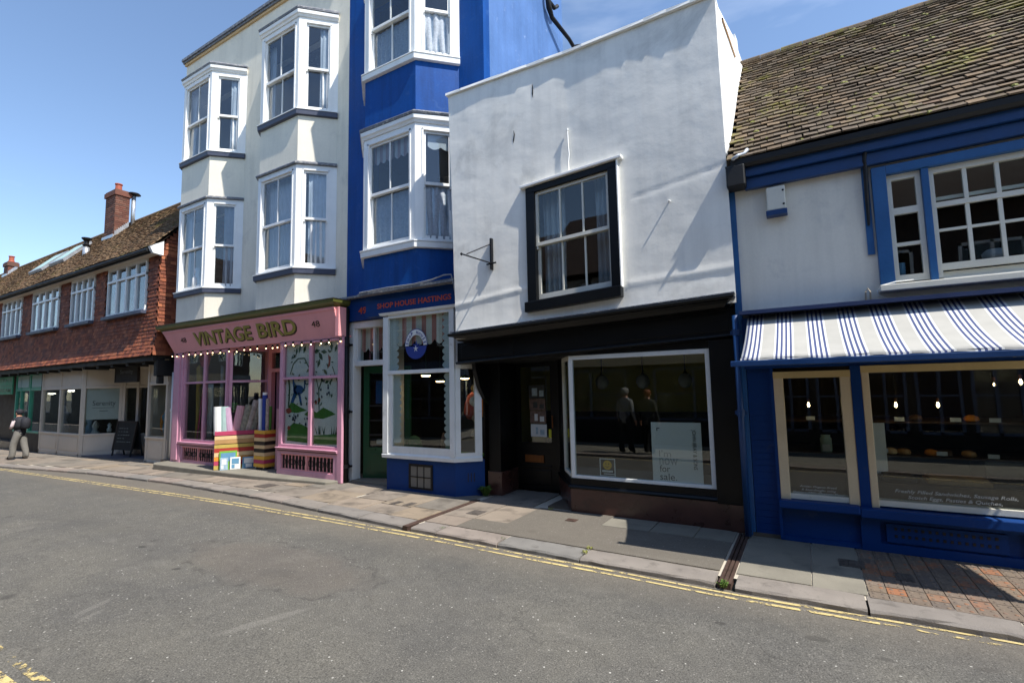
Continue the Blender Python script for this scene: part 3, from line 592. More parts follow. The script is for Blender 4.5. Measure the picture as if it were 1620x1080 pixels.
# eaves
ob('eaves_board', MB().box(-0.47, X4, 6.27, 6.345, 3.99, 4.115), B4, 'blue_wood_shaded'); ob('eaves_board', MB().box(-0.47, X4, 6.22, 6.345, 4.125, 4.30), B4, 'blue_wood_shaded')
ob('soffit', MB().box(-0.66, X4, 6.16, 6.22, 4.25, 4.27), B4, 'black_matt')
gut = MB().sweep([(-0.60, 6.19), (X4, 6.19)], [(0.055, 4.315), (0.05, 4.255), (0.02, 4.225), (-0.03, 4.225), (-0.055, 4.255), (-0.06, 4.315), (-0.045, 4.315), (-0.04, 4.265), (-0.02, 4.24), (0.012, 4.24), (0.038, 4.265), (0.043, 4.315)])
ob('gutter', gut, B4, 'black_matt')
ob('gutter_end', MB().box(-0.655, -0.45, 6.13, 6.34, 4.0, 4.26), B4, 'black_matt', bevel=0.02)
ob('gutter_outlet', MB().tube([(-0.57, 6.10, 4.31), (-0.51, 6.13, 4.36), (-0.45, 6.17, 4.38), (-0.41, 6.18, 4.43)], 0.022, 8), B4, 'zinc', smooth=True)
# roof of individually laid clay tiles
EY, EZ, RY, RZ = 6.15, 4.32, 9.05, 7.22
sl = math.hypot(RY - EY, RZ - EZ); pt = math.atan2(RZ - EZ, RY - EY); GA = 0.124; TW = 0.143
sag = lambda x, t: -0.035 * math.sin(math.pi * t) * (0.6 + 0.4 * math.sin(1.3 * x + 0.5)) + 0.012 * math.sin(2.7 * x + 6 * t)
tm = MB(); w = TW / 2 - 0.0012; L = 0.2
tm.hexa([(-w, 0, 0.024), (w, 0, 0.022), (w, L, 0.004), (-w, L, 0.004), (-w + .004, -0.002, 0.041), (w - .003, 0.003, 0.040), (w, L, 0.016), (-w, L, 0.016)])
for i in range(len(tm.v)):   # slight camber
    pass
t0 = None; rest = MB(); tiles = []
nrow = int(sl / GA)
for r in range(nrow):
    x = -0.64 + (0.5 * TW if r % 2 else 0.0) + TW * .5
    while x < X4 - 0.05: tiles.append((r, x)); x += TW
spos = lambda r, x: (x, EY + (r * GA / sl) * (RY - EY), EZ + (r * GA / sl) * (RZ - EZ) + sag(x, r / nrow))
big = sorted([q for q in tiles if q[1] < 2.2], key=lambda q: (q[0] + 2.0 * max(0, abs(q[1] - 0.6) - 1.6)))[:300]; bigset = set(big)
for r, x in tiles:
    if random.random() < 0.006 and r > 2: continue
    p = spos(r, x); rx = pt - 0.06 + random.uniform(-.05, .045); ry = random.uniform(-.035, .035); rz = random.uniform(-.03, .03); dx = random.uniform(-.006, .006)
    drop = random.choice((0, 0, 0, 0, 0, 0, 0, 0, -0.025)) if r > 1 else 0
    p = (p[0] + dx, p[1] + drop * math.cos(pt), p[2] + drop * math.sin(pt))
    if (r, x) in bigset:
        if t0 is None: t0 = ob('roof_tile', MB().add(tm.v, tm.f), B4, 'old_tile', loc=p, local=True); t0.rotation_euler = (rx, ry, rz)
        else: inst(t0, 'roof_tile', B4, p, (rx, ry, rz))
    else:
        m = Matrix.Translation(p) @ Matrix.Rotation(rz, 4, 'Z') @ Matrix.Rotation(ry, 4, 'Y') @ Matrix.Rotation(rx, 4, 'X')
        rest.add([tuple(m @ Vector(v)) for v in tm.v], tm.f)
ob('roof_tiles', rest, B4, 'old_tile', kind='stuff')
ob('roof_deck', MB().add([(-0.66, EY + .1, EZ - .02), (X4, EY + .1, EZ - .02), (X4, RY, RZ - .09), (-0.66, RY, RZ - .09), (-0.66, EY + .1, EZ - .06), (X4, EY + .1, EZ - .06), (X4, RY, RZ - .13), (-0.66, RY, RZ - .13)], [(0, 1, 2, 3), (7, 6, 5, 4), (0, 4, 5, 1), (1, 5, 6, 2), (2, 6, 7, 3), (3, 7, 4, 0)]), B4, 'timber')
ob('roof_back', MB().add([(-0.66, RY, RZ), (X4, RY, RZ), (X4, 12.2, 4.2), (-0.66, 12.2, 4.2)], [(0, 1, 2, 3)]), B4, 'old_tile')
x = -0.62
while x < X4 - .1:
    l = 0.31; z = RZ + 0.005 + random.uniform(-.008, .008)
    ob('ridge_tile', MB().tube([(x, RY, z - 0.02), (x + l - .006, RY, z - 0.02)], 0.075, 10), B4, 'old_tile'); x += l
# moss cushions on the tiles
mo = MB()
for _ in range(150):
    x = random.uniform(-0.4, 3.2); t = random.random(); 
    if random.random() > (0.25 + 0.75 * (math.sin(2.1 * x + 1.0) * math.sin(5 * t + x) > 0.1)): continue
    p = (x, EY + t * (RY - EY), EZ + t * (RZ - EZ) + sag(x, t) + 0.03); s = random.uniform(0.012, 0.035)
    mo.lathe(p, [(s, -0.01), (s * .9, s * .25), (s * .5, s * .5)], 7)
ob('moss', mo, B4, 'dry_weed', kind='stuff')
# first-floor window: narrow casement and a wide raised sash
WD = ob('upper_window', MB().box(0.735, 0.86, 6.30, 6.42, 2.69, 3.955).box(0.86, 3.3, 6.30, 6.42, 3.86, 3.955).box(1.145, 1.205, 6.315, 6.42, 2.70, 3.86).box(3.2, 3.3, 6.30, 6.42, 2.69, 3.86), B4, 'blue_trim', bevel=0.006)
Fw = Fr((0, 6.36), (1, 6.36))
mb = MB().fbox(Fw, .862, .905, 0, .05, 2.71, 3.858).fbox(Fw, 1.10, 1.143, 0, .05, 2.71, 3.858).fbox(Fw, .905, 1.10, 0, .05, 2.71, 2.79).fbox(Fw, .905, 1.10, 0, .05, 3.80, 3.858).fbox(Fw, .905, 1.10, .0, .05, 3.43, 3.50).fbox(Fw, .905, 1.10, .005, .045, 3.095, 3.13)
ob('casement', mb, WD, 'sash_cream')
for a, b in ((2.79, 3.095), (3.13, 3.43), (3.50, 3.80)): pane(WD, Fw, .905, 1.10, a, b, .025, 'glass')
mb = MB().fbox(Fw, 1.207, 1.248, 0, .06, 2.71, 3.858).fbox(Fw, 3.15, 3.198, 0, .06, 2.71, 3.858).fbox(Fw, 1.248, 3.15, 0, .06, 3.80, 3.858)
ob('sash_frame', mb, WD, 'sash_cream')
cw = (3.15 - 1.248) / 8.0
cols = [1.248 + i * 0.2378 for i in range(9)]
mb = MB().fbox(Fw, 1.248, 3.15, .02, .06, 2.80, 2.868).fbox(Fw, 1.248, 3.15, .015, .06, 3.445, 3.495)
mb.fbox(Fw, 1.248, 3.15, .028, .055, 3.195, 3.222)
for c in cols[1:-1]: mb.fbox(Fw, c - .016, c + .016, .025, .058, 2.868, 3.445).fbox(Fw, c - .016, c + .016, .012, .05, 3.495, 3.80)
ob('glazing_bar', mb, WD, 'sash_cream', split=True)
for i in range(8):
    for a, b in ((2.868, 3.195), (3.222, 3.445), (3.495, 3.80)): pane(WD, Fw, cols[i], cols[i + 1], a, b, .04, 'glass')
ob('sash_rail', MB().fbox(Fw, 1.248, 3.15, .075, .10, 3.53, 3.565), WD, 'sash_cream')
ob('sill', MB().box(0.715, 3.35, 6.20, 6.37, 2.62, 2.685), WD, 'sash_cream', bevel=0.008)
# shopfront
ob('brick_pier_core', MB().box(-0.585, -0.34, 6.34, 6.6, 0, 2.05), B4, 'blue_shop')
bk = ob('brick', MB().box(-0.0975, 0.0975, -0.002, 0.02, 0, 0.067), B4, 'blue_shop', loc=(-0.485, 6.338, 0.012), local=True)
bh = ob('brick', MB().box(-0.046, 0.046, -0.002, 0.02, 0, 0.067), B4, 'blue_shop', loc=(-0.385, 6.338, 0.012), local=True)
for r in range(1, 29):
    z = 0.012 + r * 0.0705
    a, b = (-0.485, -0.385) if r % 2 == 0 else (-0.439, -0.539)
    inst(bk, 'brick', B4, (a, 6.338 + random.uniform(-.002, .002), z)); inst(bh, 'brick', B4, (b, 6.338 + random.uniform(-.002, .002), z))
ob('fascia', MB().box(-0.6, X4, 6.29, 6.42, 1.875, 2.46), B4, 'blue_shop')
ob('mullion', MB().box(0.405, 0.495, 6.27, 6.45, 0.30, 1.875).box(-0.345, -0.315, 6.28, 6.42, .02, 1.875).box(2.75, X4, 6.28, 6.42, .02, 1.875), B4, 'blue_shop', split=True)
def cream_window(x0, x1, zb, zt, jl, jr):
    m = ob('shop_window', MB().box(x0, x0 + jl, 6.275, 6.42, zb - .02, zt), B4, 'cream_jamb', bevel=0.008); ob('jamb', MB().box(x1 - jr, x1, 6.275, 6.42, zb - .02, zt), m, 'cream_jamb', bevel=0.008)
    ob('head', MB().box(x0, x1, 6.27, 6.42, zt - .07, zt + .002), m, 'cream_gloss'); ob('bottom_rail', MB().box(x0 + jl, x1 - jr, 6.29, 6.42, zb, zb + .055), m, 'sash_cream')
    pane(m, Fr((0, 6.33), (1, 6.33)), x0 + jl, x1 - jr, zb + .055, zt - .07, 0, 'shop_glass'); return m
cream_window(-0.315, 0.405, 0.455, 1.83, 0.095, 0.095); cream_window(0.495, 2.75, 0.455, 1.868, 0.068, 0.09)
ob('sill', MB().box(-0.335, 0.39, 6.16, 6.30, 0.37, 0.45).box(0.39, X4, 6.17, 6.30, 0.345, 0.437), B4, 'blue_shop', bevel=0.012)
ob('stallriser', MB().box(-0.345, X4, 6.33, 6.42, 0.0, 0.45), B4, 'blue_shop'); ob('panel_frame', MB().box(0.39, 0.55, 6.295, 6.34, 0.0, 0.335).box(0.55, X4, 6.295, 6.34, 0.30, 0.335).box(0.55, X4, 6.295, 6.34, 0.0, 0.085).box(1.62, X4, 6.295, 6.34, 0.085, 0.30).box(-0.345, 0.39, 6.305, 6.34, 0.0, 0.05), B4, 'blue_shop')
vt = MB().box(0.6, 1.5, 6.30, 6.33, 0.105, 0.285)
vh = MB()
for i in range(15):
    for j in (0.155, 0.225): vh.box(0.665 + i * .053, 0.688 + i * .053, 6.296, 6.301, j, j + .028)
ob('vent_grille', vt, B4, 'blue_shop'); ob('vent_hole', vh, B4, 'black_matt', split=True)
# things on and in this building
t = root('alarm_box', (-0.16, 6.36, 3.6), 'cream alarm box with blue base on white wall below the eaves', 'alarm box')
ob('cover', MB().box(-0.255, -0.065, 6.25, 6.36, 3.675, 3.95), t, 'sash_cream', bevel=0.012); ob('base', MB().box(-0.268, -0.055, 6.24, 6.36, 3.615, 3.675), t, 'blue_wood_shaded', bevel=0.006); ob('screw', MB().tube([(-0.085, 6.245, 3.89), (-0.085, 6.252, 3.89)], .012, 8).tube([(-0.085, 6.245, 3.73), (-0.085, 6.252, 3.73)], .012, 8), t, 'black_matt')
t = root('pipe_bracket', (0.69, 6.32, 3.05), 'rusty iron bar on blue backing board left of the upper window', 'bracket')
ob('board', MB().box(0.655, 0.715, 6.335, 6.36, 3.04, 4.0), t, 'blue_trim'); ob('bar', MB().tube([(0.69, 6.26, 4.2), (0.695, 6.26, 4.12), (0.685, 6.27, 4.05), (0.69, 6.29, 3.98), (0.685, 6.31, 3.6), (0.68, 6.32, 3.35)], [.012, .02, .018, .022, .02, .012], 8), t, 'iron')
ob('cable', MB().tube([(1.0, 6.29, 2.72), (0.85, 6.28, 2.715), (0.74, 6.27, 2.69), (0.70, 6.29, 2.64), (0.71, 6.31, 2.59), (0.78, 6.32, 2.56)], 0.006, 6), None, 'white_paint', label='thin white cable looping round the end of the upper window sill', cat='cable')
ob('pipe_hook', MB().tube([(0.60, 6.34, 2.56), (0.60, 6.30, 2.64), (0.62, 6.30, 2.68), (0.64, 6.30, 2.64), (0.64, 6.34, 2.56)], 0.009, 6), None, 'cream_jamb', label='small cream hook on white wall below the iron bar', cat='hook')
downpipe([(-0.66, 6.22, 2.5), (-0.66, 6.22, 0.02)], 0.034, 'blue_wood_shaded', 'blue painted downpipe at left edge of the awning shop', [(-0.66, 6.22, 1.38), (-0.66, 6.22, 2.3)])
# awning
AW = root('shop_awning', (1.0, 5.8, 2.0), 'striped blue and white shop awning pulled out over the pavement', 'awning')
ax0, ax1 = -0.53, 2.62; mb = MB(); nx = 40; ny = 10
for i in range(nx + 1):
    x = ax0 + (ax1 - ax0) * i / nx
    for j in range(ny + 1):
        t_ = j / ny; y = 6.30 + (5.23 - 6.30) * t_; z = 2.49 + (1.945 - 2.49) * t_ - 0.045 * math.sin(math.pi * t_) - 0.006 * math.sin(9 * x) * t_; mb.v.append((x, y, z))
mb.f = [(i * (ny + 1) + j, (i + 1) * (ny + 1) + j, (i + 1) * (ny + 1) + j + 1, i * (ny + 1) + j + 1) for i in range(nx) for j in range(ny)]; mb.mi = [0] * len(mb.f)
o = ob('canopy', mb, AW, 'awning_cloth', smooth=True, recalc=False); sm = o.modifiers.new('t', 'SOLIDIFY'); sm.thickness = 0.004; sm.offset = -1
hem = MB(); 
for i in range(60):
    x0 = ax0 + (ax1 - ax0) * i / 60; x1 = ax0 + (ax1 - ax0) * (i + 1) / 60; a = 0.006 * math.sin(i * 1.3); b = 0.006 * math.sin((i + 1) * 1.3)
    hem.add([(x0, 5.215, 1.95 + a), (x1, 5.215, 1.95 + b), (x1, 5.21, 1.932 + b), (x0, 5.21, 1.932 + a)], [(0, 1, 2, 3)])
ob('hem', hem, AW, 'awning_cloth', recalc=False)
ob('front_bar', MB().box(-0.615, 2.70, 5.17, 5.235, 1.875, 1.928), AW, 'blue_wood_shaded', bevel=0.006)
ob('blind_box', MB().hexa([(-0.60, 6.07, 2.485), (2.72, 6.07, 2.485), (2.72, 6.36, 2.505), (-0.60, 6.36, 2.505), (-0.60, 6.07, 2.525), (2.72, 6.07, 2.525), (2.72, 6.36, 2.565), (-0.60, 6.36, 2.565)]), AW, 'navy')
ob('arm', MB().tube([(-0.50, 6.28, 2.2), (-0.50, 5.22, 1.90)], 0.014, 8), AW, 'blue_wood_shaded'); ob('arm', MB().tube([(2.55, 6.28, 2.2), (2.55, 5.22, 1.90)], 0.014, 8), AW, 'blue_wood_shaded')
# shop interior: shelves, lamps, labels, loaves
for i, (x, y, z) in enumerate(((0.01, 6.9, 1.44), (0.84, 6.9, 1.44), (1.20, 6.9, 1.44), (1.66, 6.9, 1.65), (1.86, 6.9, 1.67))):
    t = root('pendant_lamp', (x, y, z), ['lit bare bulb behind the narrow cream shop window', 'lit bare bulb behind large cream window, first from its left edge', 'lit bare bulb behind large cream window, second from its left edge', 'small lit bulb high behind the large cream window', 'lit bulb high behind large cream window beside the small bulb'][i], 'lamp', 'lit bulbs in the blue shop')
    k = 0.5 if i == 3 else 1
    ob('bulb', MB().lathe((x, y, z), [(0.003, -0.022 * k), (0.011 * k, -0.014 * k), (0.013 * k, 0.0), (0.009 * k, 0.018 * k), (0.006 * k, 0.03 * k)], 10), t, 'bulb_shop', smooth=True); ob('glass_globe', MB().lathe((x, y, z), [(0.01, -0.045 * k), (0.03 * k, -0.03 * k), (0.036 * k, 0.0), (0.028 * k, 0.03 * k), (0.014, 0.045 * k)], 10), t, 'glass', smooth=True); ob('socket', MB().lathe((x, y, z), [(0.012, 0.03), (0.014, 0.07), (0.004, 0.08)], 8), t, 'brass'); ob('flex', MB().tube([(x, y, z + 0.08), (x, y, 2.05)], 0.003, 5), t, 'black_matt')
shf = ob('shelf', MB().box(-0.3, 4.4, 7.0, 7.9, 1.235, 1.255).box(-0.3, 4.4, 7.0, 7.9, 0.86, 0.88), B4, 'wood')
ctr = ob('counter', MB().box(-0.29, 0.36, 6.45, 6.8, 0.74, 0.775).box(-0.27, 0.36, 6.46, 6.78, 0.55, 0.74).box(0.56, 4.4, 6.48, 6.95, 0.62, 0.655).box(0.56, 4.4, 6.5, 6.9, 0.5, 0.62), B4, 'wood')
ob('cupboard', MB().box(1.55, 3.6, 7.0, 7.6, 0.04, 0.85), B4, 'plaster_dim')
lab = [(0.02, 7.0, 1.262), (0.87, 7.0, 1.262), (1.35, 7.0, 1.262), (1.66, 7.0, 1.262), (0.16, 7.0, 0.9), (0.70, 7.0, 0.91), (1.21, 7.0, 0.9), (1.62, 7.0, 0.89), (0.27, 6.5, 0.66)]
for i, (x, y, z) in enumerate(lab):
    w = 0.045 if i != 4 else 0.04; h = 0.04 if i != 4 else 0.075
    ob('price_card', MB().box(x - w, x + w, y - .012, y - .008, z, z + h).box(x - w, x + w, y - .012, y + .02, z - .003, z), None, 'paper', label=['small white price card under the lamp in the narrow window', 'white price card on upper shelf below the first lamp of the large window', 'white price card on upper shelf right of the second lamp', 'white price card on upper shelf below the small high lamp', 'white label on glass jar in the narrow window', 'white card on lower shelf at the left of the large window', 'tilted white card on lower shelf among the loaves', 'white card on lower shelf above the pale cupboard', 'white card at bottom of the narrow window above the lettering'][i], cat='card')
for i, (x, z) in enumerate(((0.78, 0.885), (0.90, 0.885), (1.14, 0.885), (1.26, 0.885), (1.03, 1.26), (1.5, 1.26), (1.45, 0.885))):
    ob('loaf', MB().lathe((x, 7.1, z), [(0.05, 0), (0.065, 0.02), (0.055, 0.05), (0.02, 0.066)], 12).xf(lambda a, b, c: (a, 7.1 + (b - 7.1) * 1.5, c)), None, ['peach', 'pine', 'orange', 'wood', 'wood', 'orange', 'pine'][i], smooth=True, label=['pale loaf on lower shelf, first at the left of the large window', 'brown loaf on lower shelf, second from the left', 'orange crusted loaf on lower shelf below the tilted card', 'dark loaf on lower shelf right of the tilted card', 'dark loaf on upper shelf between the two lamps', 'orange crusted loaf on upper shelf right of the second lamp', 'brown loaf on lower shelf beside the pale cupboard'][i], cat='bread', group='loaves on the bakery shelves')
ob('glass_jar', MB().lathe((0.16, 7.05, 0.88), [(0.055, 0), (0.06, 0.02), (0.06, 0.16), (0.045, 0.18), (0.05, 0.2)], 14), None, 'duck', smooth=True, label='tall storage jar on lower shelf of the narrow window', cat='jar')
for i, (x, l) in enumerate(((0.62, .3), (1.0, .5), (1.5, .4))): ob('basket', MB().box(x, x + l, 6.58, 6.85, .655, .70).box(x + .02, x + l - .02, 6.6, 6.83, .70, .725), None, ['wood', 'pine', 'brown_inside'][i], bevel=.01, label=['brown bread tray at left of the large window counter', 'pale bread tray in the middle of the large window counter', 'dark bread tray at the right of the large window counter'][i], cat='tray')
ob('apron', MB().fbox(Fr((0.6, 6.75), (0.72, 6.8)), 0, .12, 0, .01, .7, 1.25), None, 'cloth_white', label='pale cloth hanging beside left jamb of the large cream window', cat='cloth')
FL = Fr((0, 6.322), (1, 6.322))
WL = root('window_lettering', (0.04, 6.322, 0.48), 'pale lettering on the glass of the narrow cream window', 'lettering')
for s, a, b, z in (('Artisan Organic Bread', -.13, .21, .575), ('& Sourdoughs using', -.115, .20, .54), ('Shipton Mills Organic Flour', -.20, .28, .508)): lettering('text_line', s, FL, a, b, z, z + .027, 0, 'window_letter', WL, bold=.01, italic=.25, thick=.001)
WL = root('window_lettering', (1.15, 6.322, 0.5), 'pale italic lettering on the glass of the large cream window', 'lettering')
for s, a, b, z in (('Freshly Filled Sandwiches, Sausage Rolls,', .70, 1.60, .585), ('Scotch Eggs, Pasties & Quiches,', .80, 1.49, .53)): lettering('text_line', s, FL, a, b, z, z + .042, 0, 'window_letter', WL, bold=.01, italic=.25, thick=.001)
ob('cup_stack', MB().lathe((0.945, 6.5, 2.79), [(0.026, 0), (0.033, 0.04), (0.034, 0.042), (0.03, 0.045), (0.034, 0.075), (0.03, 0.08), (0.034, 0.11), (0.03, 0.115), (0.034, 0.15)], 12), None, 'sky_blue', smooth=True, label='stack of blue cups on the narrow upper window sill', cat='cups')
ob('inner_sill', MB().box(0.86, 3.2, 6.42, 6.6, 2.72, 2.788), WD, 'sash_cream')
ob('cushion', MB().lathe((1.72, 6.7, 2.95), [(0.02, -.05), (0.09, -.03), (0.1, 0.02), (0.06, .06), (0.01, .07)], 12), None, 'curtain_grey', smooth=True, label='pale crumpled bundle behind panes of the wide upper sash', cat='cloth')

# ================================================================== B3: white rendered house over the black shop
j3 = lambda x, y, z: (x * .9615, y - .25, z * .9615 + .066)      # the first floor stands forward on a jetty
B3 = root('white_house', (-2.8, 6.6, 0), 'white rendered house with black shopfront and a single black framed window', 'building')
zs3 = lambda x: 0.055 * (x + 2.8)
lx = lambda z: -4.84 - 0.12 * max(0, (z - 2.7)) / 4.0; rx3 = lambda z: -0.66 - 0.04 * max(0, z - 2.8) / 3.9
hole = (-3.5, -2.1, 3.0, 4.79)
us = frange(0, 1, 0.0095); ks = [2.56] + frange(2.60, 6.72, 0.037)
import mathutils.noise as mn
def wy(x, z):
    v = 0.010 * mn.noise(Vector((x * 0.8, z * 0.7, 3.1))) + 0.0035 * mn.noise(Vector((x * 2.6, z * 3.6, 7.7))) + 0.0016 * mn.noise(Vector((x * 6, z * 8, 1.7)))
    v -= 0.05 * max(0, (2.98 + 0.05 * math.sin(x * 2.2) - z)) ** 1.0 * 0.9                     # kick out over the fascia
    v += 0.012 * math.exp(-((z - 4.28 - 0.12 * (x + 1.4)) / 0.03) ** 2) * (1 if x > -1.9 else 0) * 0.5
    if x < -3.4: v -= 0.012 * math.exp(-((z - 3.16 - 0.08 * (x + 4.2)) / 0.035) ** 2)
    if x > -2.0: v -= 0.010 * math.exp(-((z - 3.02) / 0.05) ** 2)
    v += 0.008 * max(0, min(1, (x + 1.75 + 0.18 * (z - 5.8)) / 0.5)) * max(0, min(1, (z - 4.9) / 0.8))    # slack panel top right
    v += 0.045 * (x + 2.8) if x < -2.8 else -0.012 * (x + 2.8)
    return 6.5 + v
g = MB(); nx = len(us); 
for z in ks:
    for u in us:
        x = lx(z) + (rx3(z) - lx(z)) * u; z0_ = 2.60 + .043 * (x + 2.7); g.v.append((x, wy(x, z), z0_ + (z - 2.56) * (6.72 - z0_) / 4.16))
for j in range(len(ks) - 1):
    for i in range(nx - 1):
        q = [j * nx + i, j * nx + i + 1, (j + 1) * nx + i + 1, (j + 1) * nx + i]; cx = sum(g.v[k][0] for k in q) / 4; cz = sum(g.v[k][2] for k in q) / 4 - zs3(cx)
        if hole[0] < cx < hole[1] and hole[2] < cz < hole[3] - 0.02: continue
        g.f.append(tuple(q))
g.mi = [0] * len(g.f); g.xf(j3)
ob('front_wall', g, B3, 'white_wall', smooth=True, recalc=False)
FB = Fr((0, 6.60), (1, 6.60))
ob('wall_core', solid(-4.80, -0.72, 2.78, 6.68, FB, 0, 0.2, [(-3.5, -2.1, 3.0, 4.79)]).xf(j3), B3, 'white_wall')
sp = [(6.27, 2.80), (6.5, 2.80), (6.5, 2.4), (11.5, 2.4), (11.5, 8.2), (10.3, 8.0), (9.4, 7.72), (9.3, 7.85), (8.9, 7.72), (8.9, 7.60), (6.42, 6.53), (6.27, 6.53)]
Fs = Fr((-0.668, 0), (-0.668, 1)); ob('side_wall', MB().plate(Fs, sp, 0, 0.25), B3, 'white_side')
ob('side_batten', MB().add([(-0.65, 6.9, 6.66), (-0.65, 8.55, 7.10), (-0.65, 8.55, 7.07), (-0.65, 6.9, 6.63), (-0.67, 6.9, 6.66), (-0.67, 8.55, 7.10), (-0.67, 8.55, 7.07), (-0.67, 6.9, 6.63)], [(0, 1, 2, 3), (7, 6, 5, 4), (0, 4, 5, 1), (3, 2, 6, 7)]), B3, 'pine')
ob('side_fillet', MB().tube([(-0.665, 6.30, 4.48), (-0.66, 6.7, 4.90), (-0.655, 7.2, 5.42), (-0.65, 8.0, 6.20), (-0.645, 8.9, 7.1)], [.03, .045, .05, .045, .06], 7), B3, 'white_side', smooth=True)
cp = MB()
for i in range(14):
    a = -4.985 + i * 0.307; cp.hexa([(a, 6.455 + random.uniform(-.006, .006), 6.70), (a + .305, 6.455 + random.uniform(-.006, .006), 6.70), (a + .305, 6.8, 6.70), (a, 6.8, 6.70), (a, 6.46, 6.745 + random.uniform(-.006, .006)), (a + .305, 6.46, 6.745 + random.uniform(-.006, .006)), (a + .305, 6.8, 6.755), (a, 6.8, 6.755)])
cp.xf(lambda x, y, z: (x, y + (.045 * (x + 2.8) if x < -2.8 else -.012 * (x + 2.8)), z)); ob('coping', cp.xf(j3), B3, 'white_side', split=True)
ob('roof', MB().box(-4.5, -0.72, 6.51, 11.5, 6.0, 6.2), B3, 'lead'); ob('party_wall', MB().box(-4.52, -4.45, 6.9, 11.5, 0, 6.6), B3, 'plaster_dim'); ob('back_wall', MB().box(-4.5, -0.7, 11.4, 11.5, 0, 7.5), B3, 'plaster_dim')
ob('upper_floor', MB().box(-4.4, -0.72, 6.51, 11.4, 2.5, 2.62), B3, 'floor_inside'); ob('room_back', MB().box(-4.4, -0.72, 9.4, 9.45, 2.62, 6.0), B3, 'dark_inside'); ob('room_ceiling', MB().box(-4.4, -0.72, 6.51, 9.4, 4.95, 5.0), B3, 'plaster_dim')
ob('room_door', MB().box(-2.75, -2.25, 9.3, 9.39, 2.62, 4.3), B3, 'plaster_dim')
# black framed sash window, out of level like the wall
sh = lambda x, y, z: j3(x, y, z + zs3(x))
W3 = ob('upper_window', MB().box(-3.52, -3.37, 6.44, 6.60, 2.98, 4.72).box(-2.205, -2.075, 6.44, 6.60, 2.98, 4.72).box(-3.52, -2.075, 6.44, 6.60, 4.70, 4.79).xf(sh), B3, 'black_gloss', bevel=0.006)
sash_window(W3, Fr((0, 6.46), (1, 6.46)), -3.37, -2.205, 3.06, 4.70, 3.89, 3, 'sash_cream', 'glass', d=0.02, xf=sh)
ob('sill', MB().box(-3.54, -2.055, 6.37, 6.58, 2.87, 3.02).xf(sh), W3, 'black_gloss', bevel=0.01); ob('hood', MB().box(-3.60, -1.99, 6.40, 6.52, 4.80, 4.845).xf(sh), W3, 'white_side', bevel=0.01)
ob('drip', MB().box(-2.07, -2.055, 6.42, 6.51, 3.0, 4.80).xf(sh), W3, 'white_side')
curtain(-3.23, -2.88, 6.47, 2.93, 4.60, 4, 'pale grey curtain drawn to the left side of the black framed window', 'curtain_grey', 0.04); curtain(-2.4, -2.12, 6.47, 2.95, 4.63, 4, 'pale grey curtain hanging at the right side of the black framed window', 'curtain_grey', 0.04)
BR = root('sign_bracket', (-3.98, 6.25, 3.5), 'empty black iron sign bracket on the white wall', 'bracket')
ob('wall_plate', MB().box(-4.15, -4.12, 6.385, 6.46, 3.57, 4.07).xf(j3), BR, 'iron'); ob('arm', MB().tube([(-4.135, 6.40, 3.67), (-4.155, 5.75, 3.655), (-4.16, 5.68, 3.655)], 0.011, 8).tube([(-4.22, 6.40, 3.66), (-4.05, 6.40, 3.67)], .014, 8).lathe((-4.16, 5.68, 3.645), [(.005, -.015), (.02, 0), (.02, .015), (.005, .03)], 8).xf(j3), BR, 'iron'); ob('stay', MB().tube([(-4.135, 6.40, 3.98), (-4.155, 5.80, 3.68)], 0.008, 6).xf(j3), BR, 'iron')
ob('cable', MB().tube([(-2.80, 6.47, 5.5), (-2.795, 6.465, 5.3), (-2.785, 6.465, 5.12), (-2.80, 6.465, 5.0), (-2.79, 6.45, 4.84)], 0.011, 6).lathe((-2.80, 6.47, 5.49), [(.016, 0), (.016, .03)], 8).xf(j3), None, 'white_side', label='white painted cable running down to the black framed window', cat='cable')
ob('wall_pin', MB().tube([(-1.39, 6.5, 4.11), (-1.39, 6.43, 4.115)], 0.012, 6).xf(j3), None, 'white_side', label='small white pin sticking out of the wall right of the window', cat='pin')
cr_ = MB()
for pts in ([(-3.37, 6.42), (-3.362, 6.34), (-3.368, 6.26), (-3.36, 6.19)], [(-3.71, 5.75), (-3.70, 5.68), (-3.715, 5.60), (-3.72, 5.55)]):
    w = [.003, .009, .011, .003]; cr_.add([(x - q, wy(x, z) - .004, z) for (x, z), q in zip(pts, w)] + [(x + q, wy(x, z) - .004, z) for (x, z), q in zip(pts, w)], [(i, i + 4, i + 5, i + 1) for i in range(3)])
ob('crack', cr_.xf(j3), B3, 'black_matt', recalc=False)
# black shopfront
sf = lambda x, y, z: (x, y, z + 0.04 * (x + 2.7))
ob('cornice', MB().sweep([(-4.60, 6.5), (-4.60, 6.20), (-0.79, 6.20), (-0.79, 6.4)], [(0.0, 2.52), (0.03, 2.53), (0.06, 2.57), (0.09, 2.6), (0.14, 2.605), (0.15, 2.635), (0.14, 2.65), (-0.1, 2.675), (-0.25, 2.675), (-0.25, 2.52)]).xf(sf), B3, 'black_gloss')
ob('cornice_lead', MB().box(-4.74, -0.64, 6.10, 6.3, 2.668, 2.682).xf(sf), B3, 'lead')
ob('fascia', MB().box(-4.80, -0.67, 6.38, 6.56, 2.22, 2.53).xf(sf), B3, 'black_gloss'); ob('fascia_moulding', MB().sweep([(-4.82, 6.38), (-0.665, 6.38)], [(0, 2.23), (.025, 2.225), (.03, 2.205), (.01, 2.19), (-.15, 2.185), (-.15, 2.23)]).xf(sf), B3, 'black_gloss')
for a, b in ((-4.72, -3.75), (-2.62, -0.75)): ob('fascia_panel', MB().box(a, b, 6.37, 6.385, 2.27, 2.49).xf(sf), B3, 'black_gloss', bevel=.006)
